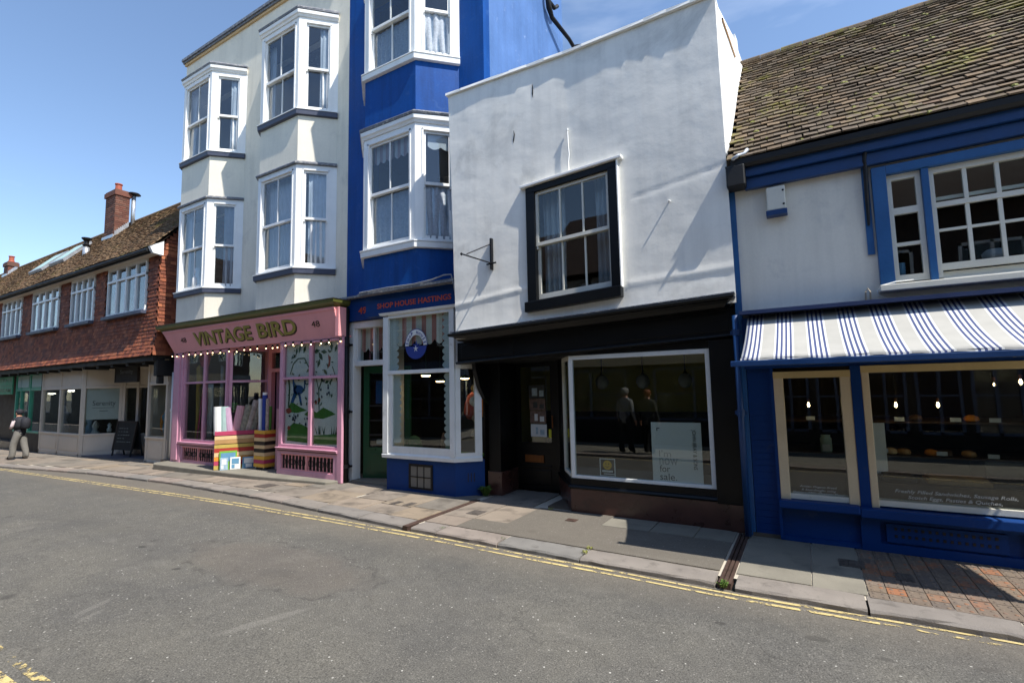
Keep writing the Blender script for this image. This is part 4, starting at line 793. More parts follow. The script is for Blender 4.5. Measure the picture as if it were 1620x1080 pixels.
ob('soffit', MB().box(-4.5, -2.6, 6.45, 7.5, 2.16, 2.2).xf(lambda x, y, z: (x, y, z + .02 * (x + 2.7))), B3, 'black_matt')
P3 = ob('pilaster', MB().box(-4.54, -4.31, 6.86, 7.45, 0.36, 2.19), B3, 'black_gloss', bevel=.008); ob('plinth', MB().box(-4.56, -4.29, 6.845, 7.45, 0.0, 0.37), P3, 'granite', bevel=.006)
ob('bracket', MB().plate(Fr((-4.545, 0), (-4.545, 1)), [(6.9, 2.18), (6.47, 2.18), (6.50, 2.0), (6.60, 1.75), (6.75, 1.55), (6.9, 1.45)], -0.02, 0.05), B3, 'black_gloss')
# recessed door
D3 = ob('door', solid(-4.37, -3.52, 0.03, 2.14, Fr((0, 7.38), (1, 7.38)), 0, 0.05, [(-4.24, -3.65, 0.80, 2.06)]), B3, 'black_gloss')
pane(D3, Fr((0, 7.40), (1, 7.40)), -4.24, -3.65, 0.80, 2.06, 0, 'shop_glass'); ob('panel', MB().box(-4.22, -3.66, 7.365, 7.385, 0.12, 0.36).box(-4.22, -3.66, 7.365, 7.385, 0.40, 0.44), D3, 'black_gloss', bevel=.008, split=True); ob('letter_flap', MB().box(-4.14, -3.79, 7.355, 7.382, 0.475, 0.595).box(-4.10, -3.83, 7.348, 7.356, 0.51, 0.565), D3, 'brass', bevel=.006)
ob('handle', MB().tube([(-3.60, 7.33, 1.05), (-3.60, 7.33, 1.25)], .012, 8), D3, 'brass')
ob('door_frame', MB().box(-4.45, -4.37, 7.33, 7.46, 0, 2.2).box(-3.52, -3.42, 7.33, 7.46, 0, 2.2).box(-4.37, -3.52, 7.33, 7.46, 2.14, 2.2), B3, 'black_gloss')
FD = Fr((0, 7.352), (1, 7.352))
PO = root('door_posters', (-3.9, 7.35, 0.9), 'column of four picture sheets stuck on the black door glass', 'poster')
for i, (z0, z1, m) in enumerate(((1.53, 1.75, 'photo_dark'), (1.33, 1.52, 'photo_warm'), (1.115, 1.32, 'photo_warm'), (0.895, 1.10, 'paper'))):
    ob('sheet', MB().fbox(FD, -4.06 + .008 * i, -3.76 + .008 * i, .036, .038, z0, z1), PO, m); ob('print', MB().fbox(FD, -4.0 + .02 * i, -3.9, .034, .036, z0 + .04, z1 - .05).fbox(FD, -3.86, -3.78, .034, .036, z0 + .03, z1 - .09), PO, ['paper_blue', 'photo_dark', 'paper', 'paper_blue'][i])
ob('sticker', MB().fbox(FD, -3.70, -3.60, .036, .038, .885, 1.02), None, 'acid', label='small yellow green sticker low on the black door glass', cat='sticker')
# canted display window
A3, C3, E3 = (-3.50, 7.36), (-2.89, 6.45), (-1.0, 6.45)
SW = ob('display_window', MB().fbox(Fr(C3, E3), 0, .055, 0, .06, .45, 2.15).fbox(Fr(C3, E3), 1.835, 1.89, 0, .06, .45, 2.15).fbox(Fr(C3, E3), .055, 1.835, 0, .06, 2.09, 2.15).fbox(Fr(C3, E3), .055, 1.835, 0, .06, .45, .495), B3, 'shop_white', bevel=.006)
f2 = Fr(A3, C3); L2 = f2.L
ob('side_light_frame', MB().fbox(f2, L2 - .05, L2 - .002, 0, .055, .45, 2.15).fbox(f2, L2 * .42, L2 * .42 + .06, 0, .055, .45, 2.15).fbox(f2, L2 * .42 + .06, L2 - .05, 0, .055, 2.09, 2.15).fbox(f2, L2 * .42 + .06, L2 - .05, 0, .055, .45, .495), SW, 'sash_cream')
pane(SW, Fr(C3, E3), .055, 1.835, .495, 2.09, .02, 'shop_glass'); pane(SW, f2, L2 * .42 + .06, L2 - .05, .495, 2.09, .02, 'shop_glass')
ob('jamb_panel', MB().fbox(f2, 0, L2 * .42, 0.0, .06, .33, 2.2).fbox(f2, L2 * .42, L2, 0.0, .06, 2.15, 2.21), B3, 'black_gloss'); ob('head_panel', MB().box(-2.89, -1.0, 6.46, 6.55, 2.152, 2.3).box(-1.0, -0.675, 6.46, 6.6, .33, 2.32), B3, 'black_gloss')
ob('sill', MB().sweep([A3, C3, (-0.80, 6.45)], [(0.0, .31), (.035, .315), (.045, .335), (.03, .36), (.015, .37), (.015, .445), (-.12, .449), (-.12, .31)]), B3, 'black_gloss')
ob('stallriser', MB().sweep([A3, C3, (-0.76, 6.45)], [(0.02, -0.01), (.02, .31), (-.1, .31), (-.1, -0.01)]), B3, 'granite'); ob('corner_pier', MB().box(-0.995, -0.70, 6.40, 6.47, 0.30, 2.25), B3, 'black_gloss', bevel=.006); ob('pier_plinth', MB().box(-0.86, -0.70, 6.39, 6.47, 0, .30), B3, 'granite')
ob('window_board', MB().prism([(-3.3, 7.3), (-2.87, 6.53), (-1.0, 6.53), (-1.0, 7.3)], .43, .47), B3, 'plaster_dim')
# inside the empty shop
ob('shop_floor', MB().box(-4.4, -0.72, 7.46, 11, -0.02, 0.02).box(-3.3, -0.72, 6.5, 7.46, -0.02, 0.02), B3, 'floor_inside'); ob('shop_back', MB().box(-4.4, -0.72, 8.7, 8.75, 1.25, 2.5), B3, 'plaster_yellow'); ob('shop_back_dado', MB().box(-4.4, -0.72, 8.65, 8.74, 0.02, 1.25), B3, 'dark_inside'); ob('shop_side', MB().box(-0.75, -0.71, 6.6, 10, 0, 2.5).box(-4.44, -4.40, 7.46, 10, 0, 2.5), B3, 'plaster_yellow', split=True)
ob('shop_beam', MB().box(-4.4, -0.72, 7.6, 7.75, 2.28, 2.5), B3, 'plaster_yellow')
for i, x in enumerate((-2.9, -2.22, -1.57)):
    t = root('globe_lamp', (x, 7.8, 1.7), ['unlit glass globe lamp, left one in the empty black shop', 'unlit glass globe lamp, middle one in the empty black shop', 'unlit glass globe lamp, right one in the empty black shop'][i], 'lamp')
    ob('globe', MB().lathe((x, 7.8, 1.78), [(.02, -.12), (.07, -.1), (.105, -.03), (.11, .02), (.085, .07), (.05, .1)], 14), t, 'curtain_grey', smooth=True); ob('rod', MB().tube([(x, 7.8, 1.87), (x, 7.8, 2.5)], .012, 6).lathe((x, 7.8, 1.86), [(.055, 0), (.03, .03), (.012, .06)], 10), t, 'black_matt')
SB = root('sale_board', (-1.46, 6.50, .47), 'white for sale board leaning inside the black shop window', 'sign'); FS = Fr((0, 6.497), (1, 6.497))
ob('board', MB().fbox(FS, -1.77, -1.155, 0, .012, .47, 1.235), SB, 'board_white')
lettering('text', 'JOHN BRAY & SONS', FS, -1.275, -1.215, .66, 1.15, -.003, 'black_letter', SB, bold=0, thick=.002, rot=True)
for s, b, z, m in (("I'm", -1.53, .80, 'pale_letter'), ('now', -1.45, .70, 'pale_letter'), ('for', -1.55, .61, 'grey_letter'), ('sale.', -1.47, .51, 'grey_letter')): lettering('text', s, FS, -1.68, b, z, z + .085, -.003, 'grey_letter' if m == 'grey_letter' else 'pale_letter', SB, bold=0, thick=.002)
ob('corner_mark', MB().fbox(FS, -1.70, -1.66, -.003, 0, 1.155, 1.165).fbox(FS, -1.70, -1.69, -.003, 0, 1.125, 1.155), SB, 'black_letter')
ST = root('window_notice', (-2.38, 6.51, .5), 'small black notice with a yellow disc in corner of the white framed window', 'notice'); FT = Fr((0, 6.505), (1, 6.505))
ob('card', MB().fbox(FT, -2.495, -2.275, 0, .004, .50, .735), ST, 'paper'); ob('ground', MB().fbox(FT, -2.48, -2.29, -.002, 0, .51, .722), ST, 'black_letter')
cir = lambda cx, cz, r, n=20: [(cx + r * math.cos(6.2832 * i / n), cz + r * math.sin(6.2832 * i / n)) for i in range(n)]
ob('disc', MB().plate(FT, cir(-2.385, .648, .062), -.004, -.002), ST, 'yellow'); ob('face', MB().plate(FT, cir(-2.405, .665, .009, 8), -.006, -.004).plate(FT, cir(-2.365, .665, .009, 8), -.006, -.004).plate(FT, [(-2.415, .63), (-2.385, .615), (-2.355, .63), (-2.358, .636), (-2.385, .623), (-2.412, .636)], -.006, -.004), ST, 'wood')
ob('text_bar', MB().fbox(FT, -2.46, -2.31, -.004, -.002, .555, .578).fbox(FT, -2.44, -2.29, -.004, -.002, .525, .537), ST, 'paper')
# ================================================================== bay windows shared by the cream and the blue house
def bay(par, xl, xr, z0, z1, head, sillmat, label=None, zm=None, gl='upper_glass', top=None):
    """canted bay: front xl..xr at y 6.30, sides at 45 degrees back to the wall at 6.87"""
    c = 0.57; path = [(xl - c, 6.87), (xl, 6.30), (xr, 6.30), (xr + c, 6.87)]; zm = zm or (z0 + z1) / 2 - 0.02
    fr = MB(); faces = [Fr(path[i], path[i + 1]) for i in range(3)]
    for F in faces:
        m0, m1 = (.13, .13) if F.L > 1 else (.15, .17)
        fr.fbox(F, 0.0, m0, 0.0, .09, z0, z1 - .002).fbox(F, F.L - m1, F.L, 0.0, .09, z0, z1 - .002).fbox(F, m0, F.L - m1, 0.0, .09, z1 - .12, z1 - .002).fbox(F, m0, F.L - m1, 0, .09, z0, z0 + .06)
        fr.fbox(F, m0 - .03, m0, -.012, .0, z0 + .06, z1 - .09).fbox(F, F.L - m1, F.L - m1 + .03, -.012, 0, z0 + .06, z1 - .09).fbox(F, m0 - .03, F.L - m1 + .03, -.012, 0, z1 - .12, z1 - .09)
    B = ob('bay_window', fr, par, 'white_paint', label=label)
    for q_, F in enumerate(faces):
        m0, m1 = (.13, .13) if F.L > 1 else (.15, .17)
        if q_ == 0: ob('sun_block_panel', MB().fbox(F, m0, F.L - m1, .02, .06, z0 + .06, z1 - .12), B, 'white_paint'); continue  # unseen left side, made solid instead of glazed to block the sun
        sash_window(B, F, m0, F.L - m1, z0 + .06, z1 - .12, zm, 2 if F.L > 1 else 1, 'white_paint', gl, d=.03)
    ob('sill', MB().sweep(path, [(0.0, z0 - .12), (.045, z0 - .11), (.05, z0 - .012), (.03, z0), (-.1, z0 + .004), (-.1, z0 - .12)]), B, sillmat)
    ob('sill_edge', MB().sweep(path, [(.0, z0 - .004), (.062, z0 - .008), (.062, z0 + .012), (-.02, z0 + .02)]), B, 'white_paint')
    if head == 'lead': ob('head_flashing', MB().sweep(path, [(-.1, z1), (.05, z1 + .002), (.055, z1 + .03), (.02, z1 + .07), (-.1, z1 + .075)]), B, 'lead')
    else:
        ob('cornice', MB().sweep(path, [(-.1, z1), (.02, z1), (.035, z1 + .04), (.06, z1 + .06), (.065, z1 + .13), (.03, z1 + .145), (-.1, z1 + .15)]), B, 'white_paint')
        k = z1 + .15; lt = MB().sweep(path, [(-.1, k), (.075, k - .012), (.085, k + .03), (.05, k + .075), (-.1, k + .09)])
        lt.v = [(x + random.uniform(-.008, .008), y + random.uniform(-.008, .008), z + random.uniform(-.012, .012)) for x, y, z in lt.v]
        lt.prism([(a[0], a[1] + .02) for a in path], k + .03, k + .085); ob('lead_roof', lt, B, 'lead')
    ob('soffit', MB().prism([path[0], path[1], path[2], path[3]], z1 - .115, z1 - .004).xf(lambda x, y, z: (x, y + .06, z)), B, 'plaster_dim')
    ob('inner_sill', MB().prism([path[0], path[1], path[2], path[3]], z0 + .0, z0 + .05).xf(lambda x, y, z: (x, y + .06, z)), B, 'white_paint')
    return B
def apron(par, xl, xr, z0, z1, mat):
    c = 0.57; i = 0.02
    mb = MB().sweep([(xl - c + i, 6.87), (xl, 6.30 + i), (xr, 6.30 + i), (xr + c - i, 6.87)], [(0, z0), (0, z1), (-.25, z1), (-.25, z0)]); return ob('bay_apron', mb, par, mat)

# ================================================================== B2a: cream house over the pink shop
B2 = root('cream_house', (-11.0, 6.9, 0), 'tall cream rendered house with four white bay windows above pink shop', 'building')
LX = (-13.63, -12.32); RX = (-10.23, -8.90)
F2 = Fr((0, 6.87), (1, 6.87)); hs = []
for xl, xr in (LX, RX):
    for z0, z1 in ((4.3, 6.4), (7.75, 9.7)): hs.append((xl - .42, xr + .42, z0, z1))
ob('front_wall', solid(-14.80, -7.985, 3.35, 11.18, F2, 0, .22, hs), B2, 'cream_render')
ob('side_wall', MB().box(-14.80, -14.6, 7.09, 11.5, 2.5, 11.18), B2, 'cream_render'); ob('party_wall', MB().box(-8.15, -7.98, 7.09, 11.5, 0, 11.1), B2, 'plaster_dim'); ob('back_wall', MB().box(-14.6, -8.15, 11.3, 11.5, 0, 11.1), B2, 'plaster_dim')
ob('coping', MB().box(-14.86, -7.985, 6.79, 7.15, 11.18, 11.235).box(-14.88, -7.985, 6.76, 7.17, 11.235, 11.31), B2, 'lead'); ob('coping_trim', MB().box(-14.83, -7.985, 6.825, 6.87, 11.12, 11.18), B2, 'peach')
ob('roof', MB().box(-14.6, -8.15, 7.1, 11.3, 10.7, 10.8), B2, 'lead')
ob('floor', MB().box(-14.6, -8.15, 7.09, 11.3, 3.3, 3.45).box(-14.6, -8.15, 7.09, 11.3, 6.75, 6.95), B2, 'floor_inside'); ob('room_back', MB().box(-14.6, -8.15, 9.3, 9.36, 3.45, 10.7), B2, 'plaster_dim'); ob('room_divider', MB().box(-11.35, -11.2, 7.09, 9.3, 3.45, 10.7), B2, 'plaster_dim')
names = {}
for s, (xl, xr) in (('left', LX), ('right', RX)):
    apron(B2, xl, xr, 3.46, 4.14, 'cream_apron'); bay(B2, xl, xr, 4.255, 6.48, 'lead', 'slate_sill', '%s first floor bay of the cream house' % s, 5.33); apron(B2, xl, xr, 6.555, 7.56, 'cream_apron'); bay(B2, xl, xr, 7.68, 9.79, 'cornice', 'slate_sill', '%s top floor bay of the cream house' % s, 8.66)
for (xl, xr), s in ((LX, 'left'), (RX, 'right')):
    for z0, z1, fl in ((4.31, 6.36, 'first floor'), (7.74, 9.66, 'top floor')):
        F = Fr((xr + .10, 6.54), (xr + .43, 6.87))
        if fl == 'first floor' and s == 'right':
            curtain(xl + .08, xr - .08, 6.52, z0, z1, 9, 'white voile curtain across front of the right first floor cream bay', 'voile', .025); curtain(0, 0, 0, z0, z1, 5, 'white voile curtain in right side light of the right first floor cream bay', 'voile', .02, F)
        else:
            F.L *= .5 if fl == 'top floor' else .75
            Fq = Fr(F.p(F.L * .8 if fl == 'top floor' else F.L * .35, 0, 0)[:2], (xr + .43, 6.87)); curtain(0, 0, 0, z0, z1, 3, 'drawn pale curtain in side light of the %s %s cream bay' % (s, fl), 'voile' if fl == 'top floor' else 'curtain_grey', .03, Fq, .1)
            curtain(xl + .03, xl + .25, 6.5, z0, z1, 3, 'drawn pale curtain at left of the %s %s cream bay' % (s, fl), 'voile', .03)
ob('ornament', MB().lathe((-12.95, 6.45, 4.31), [(.09, 0), (.11, .12), (.10, .28), (.05, .36), (.07, .44), (.06, .52), (.02, .56)], 12), None, 'cloth_white', smooth=True, label='white ornament standing in the left first floor bay window', cat='ornament')
# ---- pink shopfront
ob('cornice', MB().sweep([(-14.22, 6.87), (-14.22, 6.32), (-7.69, 6.32), (-7.69, 6.87)], [(0, 3.30), (.03, 3.31), (.05, 3.35), (.10, 3.37), (.13, 3.40), (.14, 3.455), (.12, 3.465), (-.2, 3.475), (-.2, 3.3)]), B2, 'olive')
ob('cornice_lead', MB().sweep([(-14.24, 6.87), (-14.24, 6.30), (-7.67, 6.30), (-7.67, 6.87)], [(.13, 3.464), (.135, 3.472), (-.05, 3.50), (-.3, 3.52), (-.3, 3.49)]), B2, 'lead')
FX0, FX1 = -13.86, -7.62
fa = MB().add([(FX0 - .3, 6.26, 3.32), (FX1 - .02, 6.26, 3.32), (FX1, 6.42, 2.78), (FX0, 6.42, 2.78), (FX0 - .3, 6.5, 3.32), (FX1 - .02, 6.5, 3.32), (FX1, 6.5, 2.78), (FX0, 6.5, 2.78)], [(3, 2, 1, 0), (4, 5, 6, 7), (0, 1, 5, 4), (1, 2, 6, 5), (2, 3, 7, 6), (3, 0, 4, 7)])
ob('fascia', fa, B2, 'pink_fascia'); ob('fascia_bead', MB().add([(FX0 - .28, 6.255, 3.305), (FX1, 6.255, 3.305), (FX1, 6.265, 3.265), (FX0 - .26, 6.265, 3.265), (FX0 - .28, 6.29, 3.305), (FX1, 6.29, 3.305), (FX1, 6.29, 3.265), (FX0 - .26, 6.29, 3.265)], [(3, 2, 1, 0), (4, 5, 6, 7), (0, 1, 5, 4), (1, 2, 6, 5), (2, 3, 7, 6), (3, 0, 4, 7)]), B2, 'pink_fascia')
ob('fascia_end', MB().box(FX1 - .03, -7.56, 6.32, 6.5, 2.76, 3.32), B2, 'pink_fascia')
ob('soffit', MB().box(-13.86, -7.6, 6.42, 7.4, 2.76, 2.80), B2, 'pink_fascia')
lean = lambda z: 6.26 + (3.32 - z) * (0.16 / 0.54)
Fz = Fr((0, 0), (1, 0))
def fascia_text(name, s, a0, a1, z0, z1, mat, off, bold, dx=0, dz=0):
    mb = lettering(name, s, Fz, a0 + dx, a1 + dx, z0 + dz, z1 + dz, 0, mat, B2, bold=bold, thick=.006, mb=MB())
    mb.xf(lambda x, y, z: (x, lean(z) - off + y, z)); ob(name, mb, B2, mat, recalc=False)
fascia_text('sign_letter_shade', 'VINTAGE', -12.74, -10.40, 2.885, 3.195, 'letter_shade', .008, .02, .03, -.022); fascia_text('sign_letter', 'VINTAGE', -12.74, -10.40, 2.885, 3.195, 'olive_letter', .014, .02)
fascia_text('sign_letter_shade', 'BIRD', -10.16, -8.86, 2.90, 3.20, 'letter_shade', .008, .02, .03, -.022); fascia_text('sign_letter', 'BIRD', -10.16, -8.86, 2.90, 3.20, 'olive_letter', .014, .02)
fascia_text('number', '48', -13.37, -13.12, 2.99, 3.11, 'letter_shade', .008, 0); fascia_text('number', '48', -8.37, -8.13, 2.985, 3.10, 'letter_shade', .008, 0)
ob('pilaster', MB().box(-13.86, -13.42, 6.43, 6.6, .03, 2.78).box(-13.77, -13.52, 6.405, 6.44, .10, 2.70), B2, 'pink', bevel=.01); ob('pilaster', MB().box(-7.69, -7.56, 6.42, 6.475, .0, 2.78), B2, 'pink', bevel=.01)
ob('threshold_step', MB().prism([(-13.98, 6.12), (-13.7, 6.0), (-11.4, 6.02), (-9.8, 6.05), (-7.75, 6.22), (-7.6, 6.5), (-7.6, 7.4), (-13.98, 7.4)], -.15, .052), B2, 'flag_concrete', bevel=.02)
def shop_bay(x0, mx, x1, zb, zt, ztr, sill, y, nm):
    w = ob('shop_window', MB().box(x0 - .10, x0, y - .02, y + .08, zb, zt).box(x1, x1 + .06, y - .02, y + .08, zb, zt).box(x0, x1, y - .02, y + .08, zt - .06, zt + .02).box(x0 - .10, x1 + .06, y - .02, y + .08, zb - .06, zb), B2, 'pink', bevel=.006)
    ob('glazing_bar', MB().box(mx - .04, mx + .04, y - .012, y + .06, zb, zt - .06).box(x0, mx - .04, y - .01, y + .055, ztr - .025, ztr + .025).box(mx + .04, x1, y - .01, y + .055, ztr - .025, ztr + .025), w, 'pink', split=True)
    F = Fr((0, y + .025), (1, y + .025))
    for a, b in ((x0, mx - .04), (mx + .04, x1)):
        for c, d in ((zb, ztr - .025), (ztr + .025, zt - .06)): pane(w, F, a, b, c, d, 0, 'shop_glass')
    ob('sill', MB().box(x0 - .13, x1 + .02, y - .08, y + .05, sill, zb - .06).box(x0 - .11, x1 + .02, y - .05, y + .05, sill - .035, sill), w, 'pink', bevel=.008); ob('sill_shadow_strip', MB().box(x0 - .1, x1, y - .045, y + .03, sill - .05, sill - .036), w, 'black_matt'); return w  # solid black strip standing in for the shadow under the sill
shop_bay(-13.36, -12.485, -11.56, .62, 2.74, 1.99, .515, 6.48, 'l'); shop_bay(-9.39, -8.52, -7.69, .66, 2.75, 2.0, .58, 6.45, 'r')
def stall(x0, x1, y, z1, vx0, vx1, vz0, vz1):
    F = Fr((0, y), (1, y)); ob('stallriser', solid(x0, x1, .04, z1, F, 0, .07, [(vx0, vx1, vz0, vz1)]), B2, 'pink', bevel=.006); g = MB(); n = 15
    for i in range(n + 1):
        a = vx0 + (vx1 - vx0) * i / n; g.fbox(F, a - .006, a + .006, .03, .045, vz0, vz1)
    m = (vx0 + vx1) / 2; g.fbox(F, vx0, vx1, .015, .05, vz0, vz0 + .02).fbox(F, vx0, vx1, .015, .05, vz1 - .02, vz1).fbox(F, m - .014, m + .014, .01, .05, vz0, vz1)
    ob('vent_bars', g, B2, 'pink_fascia'); ob('vent_void', MB().fbox(F, vx0, vx1, .06, .075, vz0, vz1), B2, 'black_matt'); sc = MB()
    for k in (0, 1):
        a0, a1 = (vx0 + .1, m - .08) if k == 0 else (m + .08, vx1 - .1)
        for i in range(9): q = a0 + (a1 - a0) * i / 8; sc.tube([F.p(q + .03 * math.cos(t), .03, (vz0 + vz1) / 2 + .055 * math.sin(t)) for t in [j * 6.283 / 8 for j in range(9)]], .007, 4)
    ob('vent_scroll', sc, B2, 'iron', kind='stuff')
stall(-13.42, -11.52, 6.45, .47, -13.35, -11.93, .10, .43); stall(-9.52, -7.69, 6.43, .53, -9.40, -7.80, .15, .465)
# lobby: return window, door, far return
RP = Fr((-11.46, 6.5), (-11.08, 7.25))
w = ob('return_window', MB().fbox(RP, 0, .06, -.0, .06, .05, 2.77).fbox(RP, RP.L - .05, RP.L, 0, .06, .05, 2.77).fbox(RP, .06, RP.L - .05, 0, .06, 1.965, 2.015).fbox(RP, .06, RP.L - .05, 0, .06, .05, .62).fbox(RP, .06, RP.L - .05, 0, .06, 2.70, 2.77), B2, 'pink')
pane(w, RP, .06, RP.L - .05, .62, 1.965, .03, 'shop_glass'); pane(w, RP, .06, RP.L - .05, 2.015, 2.70, .03, 'shop_glass')
ob('door_frame', MB().box(-11.22, -10.97, 7.22, 7.32, .05, 2.77).box(-10.97, -9.9, 7.22, 7.32, 2.20, 2.28).box(-10.97, -9.9, 7.22, 7.32, 2.66, 2.77).box(-9.9, -9.6, 7.22, 7.32, .05, 2.77), B2, 'pink_fascia')
pane(B2, Fr((0, 7.26), (1, 7.26)), -10.97, -9.9, 2.28, 2.66, 0, 'shop_glass')
ob('door', solid(.0, .85, .06, 2.2, Fr((-10.93, 7.34), (-10.6, 8.1)), 0, .05, [(.1, .75, .8, 2.1)]), B2, 'pink')
ob('return_wall', MB().box(-9.54, -9.48, 6.5, 7.3, .05, 2.77), B2, 'pink_fascia')
ob('shop_floor', MB().box(-14.6, -8.15, 6.55, 11.3, -.02, .03), B2, 'floor_inside'); ob('shop_back', MB().box(-14.6, -8.15, 9.2, 9.25, .03, 3.3), B2, 'brown_inside'); ob('window_board', MB().box(-13.4, -11.5, 6.56, 7.2, .55, .6), B2, 'wood')
ob('shop_side', MB().box(-14.0, -13.9, 6.55, 9.2, 0, 3.3), B2, 'plaster_dim')
# mural on the blind filling the right window
MU = root('painted_blind', (-8.55, 6.6, .66), 'painted blind with blue bird and green hills filling the right pink window', 'blind'); FM = Fr((0, 6.515), (1, 6.515))
ob('sheet', MB().fbox(FM, -9.39, -7.69, 0, .02, .64, 2.72), MU, 'mural_ground')
def blob(cx, cz, rx, rz, n=18, j=.12): return [(cx + rx * math.cos(6.2832 * i / n) * (1 + random.uniform(-j, j)), cz + rz * math.sin(6.2832 * i / n) * (1 + random.uniform(-j, j))) for i in range(n)]
def paint(name, polys, mat, d=-.003):
    m = MB()
    for p in polys: m.plate(FM, p, d, d + .003)
    ob(name, m, MU, mat)
paint('painted_hill', [[(-9.32, .72), (-9.3, .98), (-9.12, 1.08), (-8.85, 1.06), (-8.6, .98), (-8.5, .85), (-7.75, .90), (-7.74, .70), (-8.3, .68)], [(-9.30, 1.38), (-9.2, 1.52), (-8.95, 1.42), (-8.7, 1.34), (-9.0, 1.29), (-9.28, 1.30)], [(-8.78, 1.26), (-8.6, 1.36), (-8.4, 1.30), (-8.2, 1.40), (-7.95, 1.32), (-7.85, 1.27), (-8.2, 1.18), (-8.6, 1.20)]], 'leaf')
paint('painted_bird', [blob(-8.98, 1.76, .17, .10, 16, .05), [(-9.12, 1.74), (-9.17, 1.9), (-9.16, 2.03), (-9.11, 1.92), (-9.02, 1.82)], [(-8.87, 1.72), (-8.80, 1.80), (-8.76, 1.80), (-8.83, 1.70)], [(-8.80, 1.80), (-8.80, 1.92), (-8.765, 1.92), (-8.76, 1.80)], [(-8.80, 1.92), (-8.79, 1.96), (-8.70, 1.93), (-8.765, 1.92)], [(-9.10, 1.76), (-9.22, 1.50), (-9.13, 1.49), (-9.08, 1.58), (-9.0, 1.70)], [(-8.99, 1.70), (-8.90, 1.44), (-8.85, 1.44), (-8.92, 1.70)]], 'bird_blue', -.006)
paint('painted_coral', [blob(-9.28, 1.33, .09, .06), blob(-8.33, 1.55, .04, .05), blob(-8.42, 1.5, .03, .04), [(-8.08, 2.44), (-8.0, 2.38), (-8.02, 2.22), (-8.1, 2.16), (-8.06, 2.3)], blob(-9.26, .98, .05, .04)], 'coral', -.006)
lv = []
for cx, cz, r in ((-9.05, 2.56, .06), (-8.95, 2.6, .07), (-9.12, 2.45, .05), (-8.8, 2.58, .06), (-8.42, 2.52, .08), (-8.3, 2.42, .08), (-8.2, 2.5, .07), (-7.98, 2.6, .07), (-8.35, 2.28, .07), (-8.62, 2.3, .07), (-8.66, 2.15, .06), (-8.15, 2.1, .06), (-8.25, 1.95, .05), (-8.1, 1.9, .05), (-7.85, 2.55, .06), (-8.12, 2.66, .06)):
    a = random.uniform(0, 3.1); r *= 1.35; lv.append([(cx + r * math.cos(a), cz + r * math.sin(a)), (cx + .45 * r * math.cos(a + 1.6), cz + .45 * r * math.sin(a + 1.6)), (cx - r * math.cos(a), cz - r * math.sin(a)), (cx + .45 * r * math.cos(a - 1.6), cz + .45 * r * math.sin(a - 1.6))])
def stem(pts, w):
    m = []
    for (a, b), (c, d) in zip(pts, pts[1:]):
        L = math.hypot(c - a, d - b); nx, nz = -(d - b) / L * w, (c - a) / L * w; m.append([(a - nx, b - nz), (c - nx, d - nz), (c + nx, d + nz), (a + nx, b + nz)])
    return m
lv += stem([(-9.28, 1.4), (-9.26, 1.8), (-9.3, 2.0)], .02) + stem([(-9.25, 2.08), (-9.15, 2.3), (-9.0, 2.4), (-8.8, 2.4), (-8.65, 2.2)], .012) + stem([(-8.32, 1.35), (-8.34, 1.75), (-8.22, 2.0)], .01) + stem([(-8.34, 1.75), (-8.45, 2.05)], .008) + stem([(-7.78, 1.3), (-7.8, 1.9), (-7.95, 2.2)], .008)
for i in range(46):
    cx = random.choice((random.uniform(-9.3, -8.6), random.uniform(-8.45, -7.75))); cz_ = random.uniform(1.45, 2.65); r = random.uniform(.025, .055); a = random.uniform(0, 3.1); lv.append([(cx + r * math.cos(a), cz_ + r * math.sin(a)), (cx + .4 * r * math.cos(a + 1.6), cz_ + .4 * r * math.sin(a + 1.6)), (cx - r * math.cos(a), cz_ - r * math.sin(a)), (cx + .4 * r * math.cos(a - 1.6), cz_ + .4 * r * math.sin(a - 1.6))])
for i in range(10): x = random.uniform(-8.45, -7.8); lv.append([(x, .88), (x + random.uniform(-.08, .08), 1.04), (x + .025, .88)])
paint('painted_leaves', lv, 'deep_leaf', -.009)
dots = [blob(random.uniform(-9.28, -8.65), random.uniform(1.06, 1.26), random.uniform(.012, .035), random.uniform(.012, .035), 8) for _ in range(14)] + [blob(random.uniform(-8.3, -7.8), random.uniform(1.5, 2.1), .02, .03, 7) for _ in range(8)]
paint('painted_spots', dots, 'navy', -.0125)
# left window dressing
for i, (a, b) in enumerate(((-13.30, -12.6), (-12.4, -11.75))):
    sw = MB(); n = 12
    for k in range(n + 1):
        u = k / n; sag_ = .34 * math.sin(math.pi * u); x = a + (b - a) * u
        for q in range(3): sw.v.append((x, 6.72 + .03 * math.sin(9 * u + q), 2.70 - sag_ * q / 2))
    sw.f = [(k * 3 + q, (k + 1) * 3 + q, (k + 1) * 3 + q + 1, k * 3 + q + 1) for k in range(n) for q in range(2)]; sw.mi = [0] * len(sw.f)
    ob('swag', sw, None, 'cerise' if i == 0 else 'brown_inside', smooth=True, recalc=False, label=['dark red swag curtain at top of the left pink window, left one', 'brown swag curtain at top of the left pink window, right one'][i], cat='curtain')
for i, (a, b, m) in enumerate(((-13.05, -12.85, 'red'), (-12.85, -12.62, 'cloth_white'), (-12.36, -12.25, 'curtain_grey'))): curtain(a, b, 6.75 + .02 * i, .6, 1.95 if i < 2 else 2.6, 3, ['red cloth hanging in the lower left pane of the pink shop', 'white cloth hanging in the lower left pane of the pink shop', 'grey cloth strip hanging behind the first mullion of the pink shop'][i], m, .03, cat='cloth')
st_ = MB()
for i in range(3): st_.add([(-13.12 + .16 * i, 6.66, .62), (-13.04 + .16 * i, 6.66, .62), (-12.86 + .06 * i, 6.66, 1.9), (-12.9 + .06 * i, 6.66, 1.9)], [(0, 1, 2, 3)])
